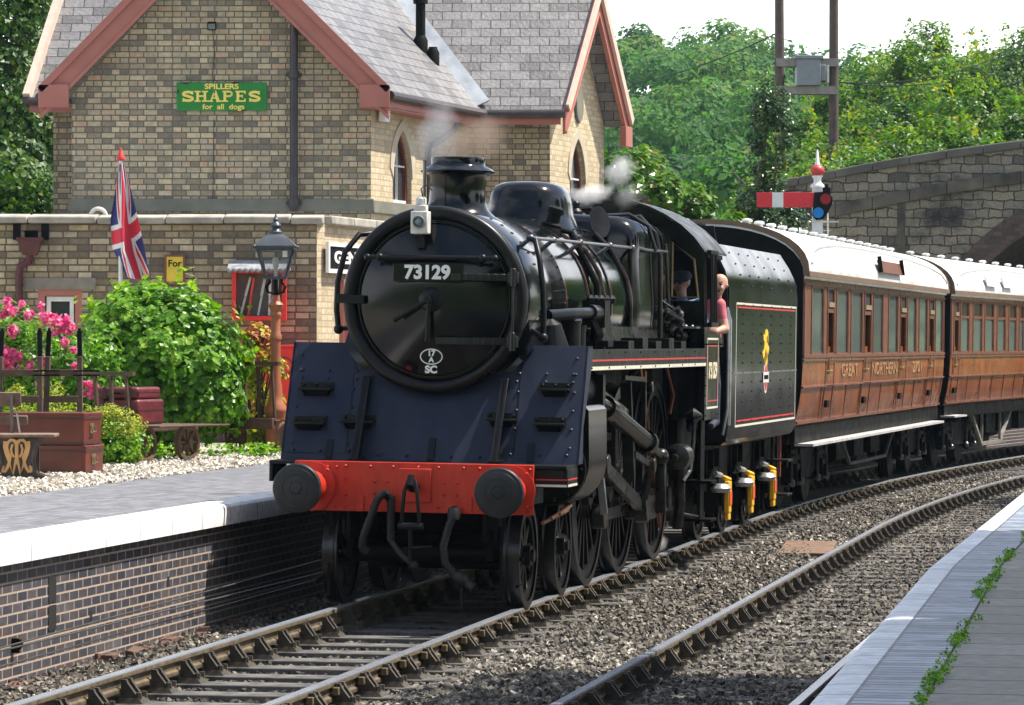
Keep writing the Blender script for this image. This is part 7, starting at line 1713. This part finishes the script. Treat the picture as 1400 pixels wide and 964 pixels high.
for i,(gx_,dd) in enumerate(((24,92),(30,100),(27,112),(36,108),(34,122),(42,118),(40,134),(50,130),(25,82),(31,86),(38,94),(46,104))):
    o=copy_tree(protos[i%4]); o.location=(gx_,dd,terr(gx_,dd)); sc=random.uniform(1.0,1.3); o.scale=(sc,sc,sc); o.rotation_euler=(0,0,i); o['label']='leafy tree on the bank beyond the arch, hidden past the edge of the view'; o['group']='trees on the bank beyond the arch'
# far wooded hillside: one uncountable mass of crowns
Cs=[];Ns=[];Ts=[];Sz=[]
rng=RNG
cnt=0
placed=[]; cnt_far=0
for k in range(2600):
    dd=105+ (350-105)*rng.random()**.75; px=rng.uniform(790,1450) if rng.random()<.88 else rng.uniform(560,1700)
    if dd<190 and px>1060: continue
    if cnt_far>620: break
    X=(px-700)/F*dd; z0=terr(X,dd); r=rng.uniform(2.6,4.8)*(1 if dd>220 else .75); h=r*rng.uniform(1.5,2.0)
    if any((X-a)**2+((dd-b)*.55)**2<(.68*(r+c))**2 for a,b,c in placed): continue
    placed.append((X,dd,r)); cnt_far+=1
    per=1200 if dd<260 else 1000
    nc=9
    tb=rng.normal(.5,.28)
    v=rng.normal(size=(nc,3)); v/=np.linalg.norm(v,axis=1)[:,None]; v[:,2]=np.abs(v[:,2])*.9-.1; v[:,1]=-np.abs(v[:,1])*.8+.1
    for w in v:
        q=np.array((X,dd,z0+h*.62))+w*np.array((r,r,h*.5))*.78; n_=per//nc
        p,nv=blob(n_,q,(r*.40,r*.40,r*.36)); Cs.append(p); Ns.append(nv+w*.5+np.array((0,-.1,.35))+rng.normal(size=(n_,3))*.22); Ts.append(np.clip(rng.normal(tb,.15,n_),0,1)); Sz.append(np.where(rng.random(n_)<.3,.55,.26)*(1.0 if dd<240 else 1.15))
o=leaves('far_wood',np.concatenate(Cs),np.concatenate(Ns),np.concatenate(Sz),FARW,tone=np.concatenate(Ts)); tag(o,'wooded hillside of many distant trees beyond the station','wood',kind='stuff')
# trees on the right platform side that throw the dappled shade (outside the picture)
shade=[(6.6,19.0,9.0,2.9),(7.6,22.5,9.0,2.6),(6.2,26.2,9.6,2.1),(5.6,13.5,9,3.2),(6.2,16.2,9,2.9),(14.5,40,8,3.0),(17,50,9,3.2),(15,58,9,3.0),(12.5,33,7,2.4)]
pr=None
for i,(x,y,h,r) in enumerate(shade):
    if pr is None:
        C,N,t_=clumps(85,120,(0,0,6.4),(2.5,2.5,2.3),.55); pr=woody('lime_tree',(x,y,0),'x','tree','trees along the right platform',(C,N,t_),7,.16,OAK,.26,limbs=9); o=pr
    else: o=copy_tree(pr)
    o.location=(x,y,.9 if x<11 else 1.0); s=h/9; o.scale=(r/2.5,r/2.5,s); o.rotation_euler=(0,0,i*1.3)
    o['label']='leafy tree standing beside the right platform'
# ================================================================== PEOPLE (body is one continuous mesh grown from a joint skeleton)
def figure(name,loc,rz,label,pts,edges,shirt,trouser,zsplit,skinfn,head,headtilt=(0,0,0),hair=None):
    e=empty(name,loc,rz); tag(e,label,'person')
    mb=bpy.data.metaballs.new('body'); mb.resolution=.022; mb.render_resolution=.022; mb.threshold=.12
    ob=bpy.data.objects.new('bodymeta',mb); col.objects.link(ob)
    def el(p,r): q=mb.elements.new(); q.co=p; q.radius=r*1.22; q.stiffness=2.0
    for a,b in edges:
        p,ra=Vector(pts[a][0]),pts[a][1]; q,rb=Vector(pts[b][0]),pts[b][1]; n=max(2,int((q-p).length/.045))
        for i in range(n+1): t=i/n; el(p.lerp(q,t),ra+(rb-ra)*t)
    Hm=Euler(headtilt).to_matrix(); hc=Vector(head)
    def hp(x,y,z,r): el(hc+Hm@Vector((x,y,z)),r)
    hp(0,.012,.045,.085); hp(0,-.012,.0,.078); hp(0,.03,.03,.085); hp(0,-.035,-.055,.055); hp(0,-.045,-.085,.042); hp(0,-.098,-.012,.018); hp(0,-.088,.012,.014)
    for s in (-1,1): hp(s*.078,.015,-.005,.022); hp(s*.035,-.07,-.03,.03)
    dg=bpy.context.evaluated_depsgraph_get(); me=bpy.data.meshes.new_from_object(ob.evaluated_get(dg)); bpy.data.objects.remove(ob); bpy.data.metaballs.remove(mb)
    me.name='body'
    me.materials.clear()
    for m_ in (SKIN,shirt,trouser): me.materials.append(m_)
    for p in me.polygons: p.material_index=skinfn(p.center); p.use_smooth=True
    o=bpy.data.objects.new('body',me); col.objects.link(o); o.parent=e
    t=MB()
    for s in (-1,1): t.ball(hc+Hm@Vector((s*.034,-.080,.014)),.016,8,6,sc=(1.2,.8,.8)); t.bar(hc+Hm@Vector((s*.015,-.088,.036)),hc+Hm@Vector((s*.055,-.078,.038)),.014,.010)
    t.ball(hc+Hm@Vector((0,-.086,-.062)),.020,8,4,sc=(1.5,.6,.4)); t.build('eyes_and_mouth',plain('dark_features%d'%len(MAT),(.05,.025,.02),.4),e)
    if hair: hair(e,hc,Hm)
    return e
# driver, leaning out of the cab side.  cab interior coordinates are local to the locomotive
LM=Matrix.Translation(loco.location)@Euler((0,.015,-TH)).to_matrix().to_4x4()
def fig_at(u,s,z): return LM@Vector((u,s,z))
PINKS=plain('faded_pink_shirt',(.52,.13,.15),.8,var=.12,scale=9); BLUEJ=plain('blue_work_shirt',(.14,.24,.42),.8,var=.2,scale=9); DENIM=plain('dark_trousers',(.03,.035,.06),.8)
fl=2.24-.75   # cab floor stands a little low behind the side sheet
P=lambda x,y,z,r:((x,y,z),r)
base=fig_at(1.16,10.66,1.37)
pts={'hip':P(0,0,.92,.13),'ch':P(.05,-.02,1.28,.15),'nk':P(.12,-.03,1.47,.055),'hd':P(.15,-.04,1.56,.055),'shR':P(.17,-.07,1.40,.075),'elR':P(.25,-.10,1.13,.052),'wrR':P(.21,-.28,1.10,.036),'haR':P(.19,-.36,1.10,.036),'shL':P(-.10,.06,1.40,.072),'elL':P(-.18,-.02,1.14,.05),'wrL':P(-.10,-.20,1.05,.035),'haL':P(-.06,-.27,1.06,.034),'k1':P(.09,-.02,.5,.075),'a1':P(.09,.02,.09,.05),'f1':P(.1,-.14,.04,.042),'k2':P(-.1,-.02,.5,.075),'a2':P(-.1,.02,.09,.05),'f2':P(-.1,-.14,.04,.042)}
for j in range(4): 
    for nm,sd in (('haR',.28),('haL',-.06)): pts['%sf%d'%(nm,j)]=P(pts[nm][0][0]+(-.03+.02*j),pts[nm][0][1]-.075+.008*abs(j-1.5),pts[nm][0][2]-.02,.011)
pts['haRt']=P(.16,-.33,1.08,.012); pts['haLt']=P(-.02,-.24,1.04,.012)
ed=[('hip','ch'),('ch','nk'),('nk','hd'),('ch','shR'),('shR','elR'),('elR','wrR'),('wrR','haR'),('ch','shL'),('shL','elL'),('elL','wrL'),('wrL','haL'),('hip','k1'),('k1','a1'),('a1','f1'),('hip','k2'),('k2','a2'),('a2','f2'),('haR','haRt'),('haL','haLt')]+[(h,'%sf%d'%(h,j)) for h in ('haR','haL') for j in range(4)]
def skin_driver(c):
    if c.z>1.485: return 0
    if c.z<.95 and abs(c.x)<.25 and c.y>-.2: return 2
    if (c.x>.17 and c.z<1.235) or (c.x<-.11 and c.z<1.22) or (c.y<-.17 and c.z<1.3): return 0
    return 1
figure('person',base,-TH-.25,'bald man in a faded pink shirt leaning his elbow out of the cab side',pts,ed,PINKS,DENIM,.9,skin_driver,(.17,-.05,1.62),(.05,0,.1))
base=fig_at(1.0,9.78,1.36)
pts2=dict(pts); pts2.update({'shR':P(.20,-.03,1.40,.075),'elR':P(.27,-.12,1.13,.05),'wrR':P(.22,-.32,1.10,.036),'haR':P(.20,-.39,1.11,.035),'ch':P(0,-.02,1.28,.15),'nk':P(0,-.04,1.47,.055),'hd':P(0,-.05,1.56,.055),'shL':P(-.20,-.03,1.40,.075)})
for j in range(4): pts2['haRf%d'%j]=P(.17+.02*j,-.46,1.10,.011)
pts2['haRt']=P(.16,-.37,1.09,.012)
def skin_fire(c):
    if c.z>1.49: return 0
    if c.z<.95 and c.y>-.2: return 2
    if c.y<-.22 and c.z<1.2: return 0
    return 1
def cap(e,hc,Hm):
    t=MB(); t.lathe([(.002,.135),(.08,.125),(.115,.085),(.115,.06),(.095,.03)],hc+Vector((0,.012,.015)),(0,.0,1),16); t.lathe([(.002,0),(.09,.0),(.09,.012)],hc+Vector((0,-.07,.03)),(0,-.2,1),14); t.build('cap',plain('cap_cloth',(.06,.07,.11),.8),e)
figure('person',base,-TH,'man in a blue shirt and cap seen through the cab front window',pts2,ed,BLUEJ,DENIM,.9,skin_fire,(0,-.06,1.63),(.1,0,-.5),cap)
# ================================================================== SMOKE AND STEAM (small clouds with real volume)
def puff(name,c,r,dens,colr,label,rot=(0,0,0),scale=2.2,anis=.2,detail=4,cut=.42):
    m=MB(); m.ball((0,0,0),1,20,12,sc=r)
    mat=bpy.data.materials.new(name); mat.use_nodes=True; nt=mat.node_tree; nt.nodes.remove(nt.nodes['Principled BSDF']); L=nt.links.new
    v=nt.nodes.new('ShaderNodeVolumePrincipled'); v.inputs['Color'].default_value=c4(colr); v.inputs['Anisotropy'].default_value=anis
    tc=nt.nodes.new('ShaderNodeTexCoord'); nz=nt.nodes.new('ShaderNodeTexNoise'); nz.inputs['Scale'].default_value=scale; nz.inputs['Detail'].default_value=detail; nz.inputs['Roughness'].default_value=.55; L(tc.outputs['Object'],nz.inputs['Vector'])
    # fall-off toward the edge of the cloud
    dv=nt.nodes.new('ShaderNodeVectorMath'); dv.operation='DIVIDE'; L(tc.outputs['Object'],dv.inputs[0]); dv.inputs[1].default_value=r
    ln=nt.nodes.new('ShaderNodeVectorMath'); ln.operation='LENGTH'; L(dv.outputs[0],ln.inputs[0])
    mr=nt.nodes.new('ShaderNodeMapRange'); L(ln.outputs['Value'],mr.inputs['Value']); mr.inputs['From Min'].default_value=.0; mr.inputs['From Max'].default_value=1; mr.inputs['To Min'].default_value=.30; mr.inputs['To Max'].default_value=-.42
    ad=nt.nodes.new('ShaderNodeMath'); ad.operation='ADD'; L(nz.outputs['Fac'],ad.inputs[0]); L(mr.outputs['Result'],ad.inputs[1])
    m2=nt.nodes.new('ShaderNodeMapRange'); L(ad.outputs[0],m2.inputs['Value']); m2.inputs['From Min'].default_value=cut; m2.inputs['From Max'].default_value=cut+.45; m2.inputs['To Min'].default_value=0; m2.inputs['To Max'].default_value=dens
    L(m2.outputs['Result'],v.inputs['Density']); L(v.outputs[0],nt.nodes['Material Output'].inputs['Volume'])
    o=m.build(name,mat,ang=0); o.location=c; o.rotation_euler=rot; return tag(o,label,'smoke' if 'smoke' in name else 'steam',kind='stuff')
puff('smoke',W(655,185,34.5),(.66,.5,.44),4.2,(.50,.40,.33),'thin brown smoke drifting above the chimney in front of the station wall',scale=1.8)
puff('smoke',W(600,172,34.5),(.42,.4,.66),3.6,(.60,.62,.66),'thin grey smoke rising from the chimney',scale=1.8)
puff('steam',W(808,264,39.2),(.50,.4,.22),11,(.95,.95,.95),'white steam blowing from the safety valves',scale=4,cut=.45)
puff('steam',W(848,230,39.6),(.36,.3,.34),9,(.95,.95,.95),'small white puff of steam in front of the green bushes',scale=4,cut=.45)
puff('steam',W(860,265,39.8),(.30,.3,.28),2.0,(.95,.95,.95),'faint steam haze above the cab roof',scale=4)
puff('steam',W(903,742,41.0),(.16,.3,.18),5,(.92,.93,.96),'wisp of steam at the rail below the rear driving wheel',scale=5)
puff('steam',W(655,285,33.3),(.26,.2,.14),9,(.92,.94,.97),'wisp of steam at the foot of the chimney',scale=6)
hm=MB(); hm.box(-130,130,-140,430,-2.5,75); mat=bpy.data.materials.new('haze'); mat.use_nodes=True; nt=mat.node_tree; nt.nodes.remove(nt.nodes['Principled BSDF']); v=nt.nodes.new('ShaderNodeVolumePrincipled'); v.inputs['Color'].default_value=(.58,.80,1,1); v.inputs['Density'].default_value=.00012; v.inputs['Anisotropy'].default_value=.2; nt.links.new(v.outputs[0],nt.nodes['Material Output'].inputs['Volume'])
tag(hm.build('haze',mat,ang=0),'thin blue summer haze over the valley','haze',kind='stuff')
# ================================================================== LIGHT, SKY, CAMERA
EL,AZ=60.0,12.0     # sun height; horizontal direction measured from +x towards +y
sd=Vector((math.cos(R(EL))*math.cos(R(AZ)),math.cos(R(EL))*math.sin(R(AZ)),math.sin(R(EL))))
sun=bpy.data.lights.new('sun','SUN'); sun.energy=4.7; sun.angle=R(.5); sun.color=(1,.93,.82); so=bpy.data.objects.new('sun',sun); col.objects.link(so); so.rotation_euler=sd.to_track_quat('Z','Y').to_euler(); so.location=(20,0,40)
w=bpy.data.worlds.new('World'); scn.world=w; w.use_nodes=True; nt=w.node_tree; L=nt.links.new
bg=nt.nodes['Background']; sky=nt.nodes.new('ShaderNodeTexSky'); sky.sky_type='NISHITA'; sky.sun_disc=False; sky.sun_elevation=R(EL); sky.sun_rotation=R(90-AZ); sky.air_density=1; sky.dust_density=1.5; sky.ozone_density=1
# thin bright cloud in the sky
tc=nt.nodes.new('ShaderNodeTexCoord'); mp=nt.nodes.new('ShaderNodeMapping'); mp.inputs['Scale'].default_value=(1,1,2.4); L(tc.outputs['Generated'],mp.inputs['Vector'])
nz=nt.nodes.new('ShaderNodeTexNoise'); nz.inputs['Scale'].default_value=2.2; nz.inputs['Detail'].default_value=7; nz.inputs['Roughness'].default_value=.6; L(mp.outputs[0],nz.inputs['Vector'])
sp=nt.nodes.new('ShaderNodeSeparateXYZ'); L(tc.outputs['Generated'],sp.inputs[0])
hz=nt.nodes.new('ShaderNodeMapRange'); L(sp.outputs['Z'],hz.inputs['Value']); hz.inputs['From Min'].default_value=.02; hz.inputs['From Max'].default_value=.35; hz.inputs['To Min'].default_value=.55; hz.inputs['To Max'].default_value=0
ad=nt.nodes.new('ShaderNodeMath'); ad.operation='ADD'; L(nz.outputs['Fac'],ad.inputs[0]); L(hz.outputs[0],ad.inputs[1])
cr=nt.nodes.new('ShaderNodeMapRange'); L(ad.outputs[0],cr.inputs['Value']); cr.inputs['From Min'].default_value=.48; cr.inputs['From Max'].default_value=.78; cr.inputs['To Max'].default_value=.92
mx=nt.nodes.new('ShaderNodeMix'); mx.data_type='RGBA'; L(cr.outputs[0],mx.inputs[0]); L(sky.outputs[0],mx.inputs[6]); mx.inputs[7].default_value=(10.5,10.6,11.0,1)
L(mx.outputs[2],bg.inputs['Color']); bg.inputs['Strength'].default_value=.10
cam=bpy.data.cameras.new('camera'); co_=bpy.data.objects.new('camera',cam); col.objects.link(co_); co_.location=(0,0,CH); co_.rotation_euler=(R(90),0,0); cam.sensor_width=36; cam.lens=F/1400*36; cam.shift_y=-10/1400; cam.clip_end=3000; cam.clip_start=.5
scn.camera=co_
scn.view_settings.view_transform='Standard'; scn.view_settings.look='None'; scn.view_settings.exposure=.92; scn.view_settings.gamma=1; scn.view_settings.use_curve_mapping=False
scn.cycles.use_denoising=True; scn.cycles.max_bounces=7; scn.cycles.diffuse_bounces=3; scn.cycles.glossy_bounces=3; scn.cycles.transmission_bounces=4; scn.cycles.transparent_max_bounces=8; scn.cycles.volume_bounces=1
scn.cycles.use_adaptive_sampling=True; scn.cycles.adaptive_threshold=.02
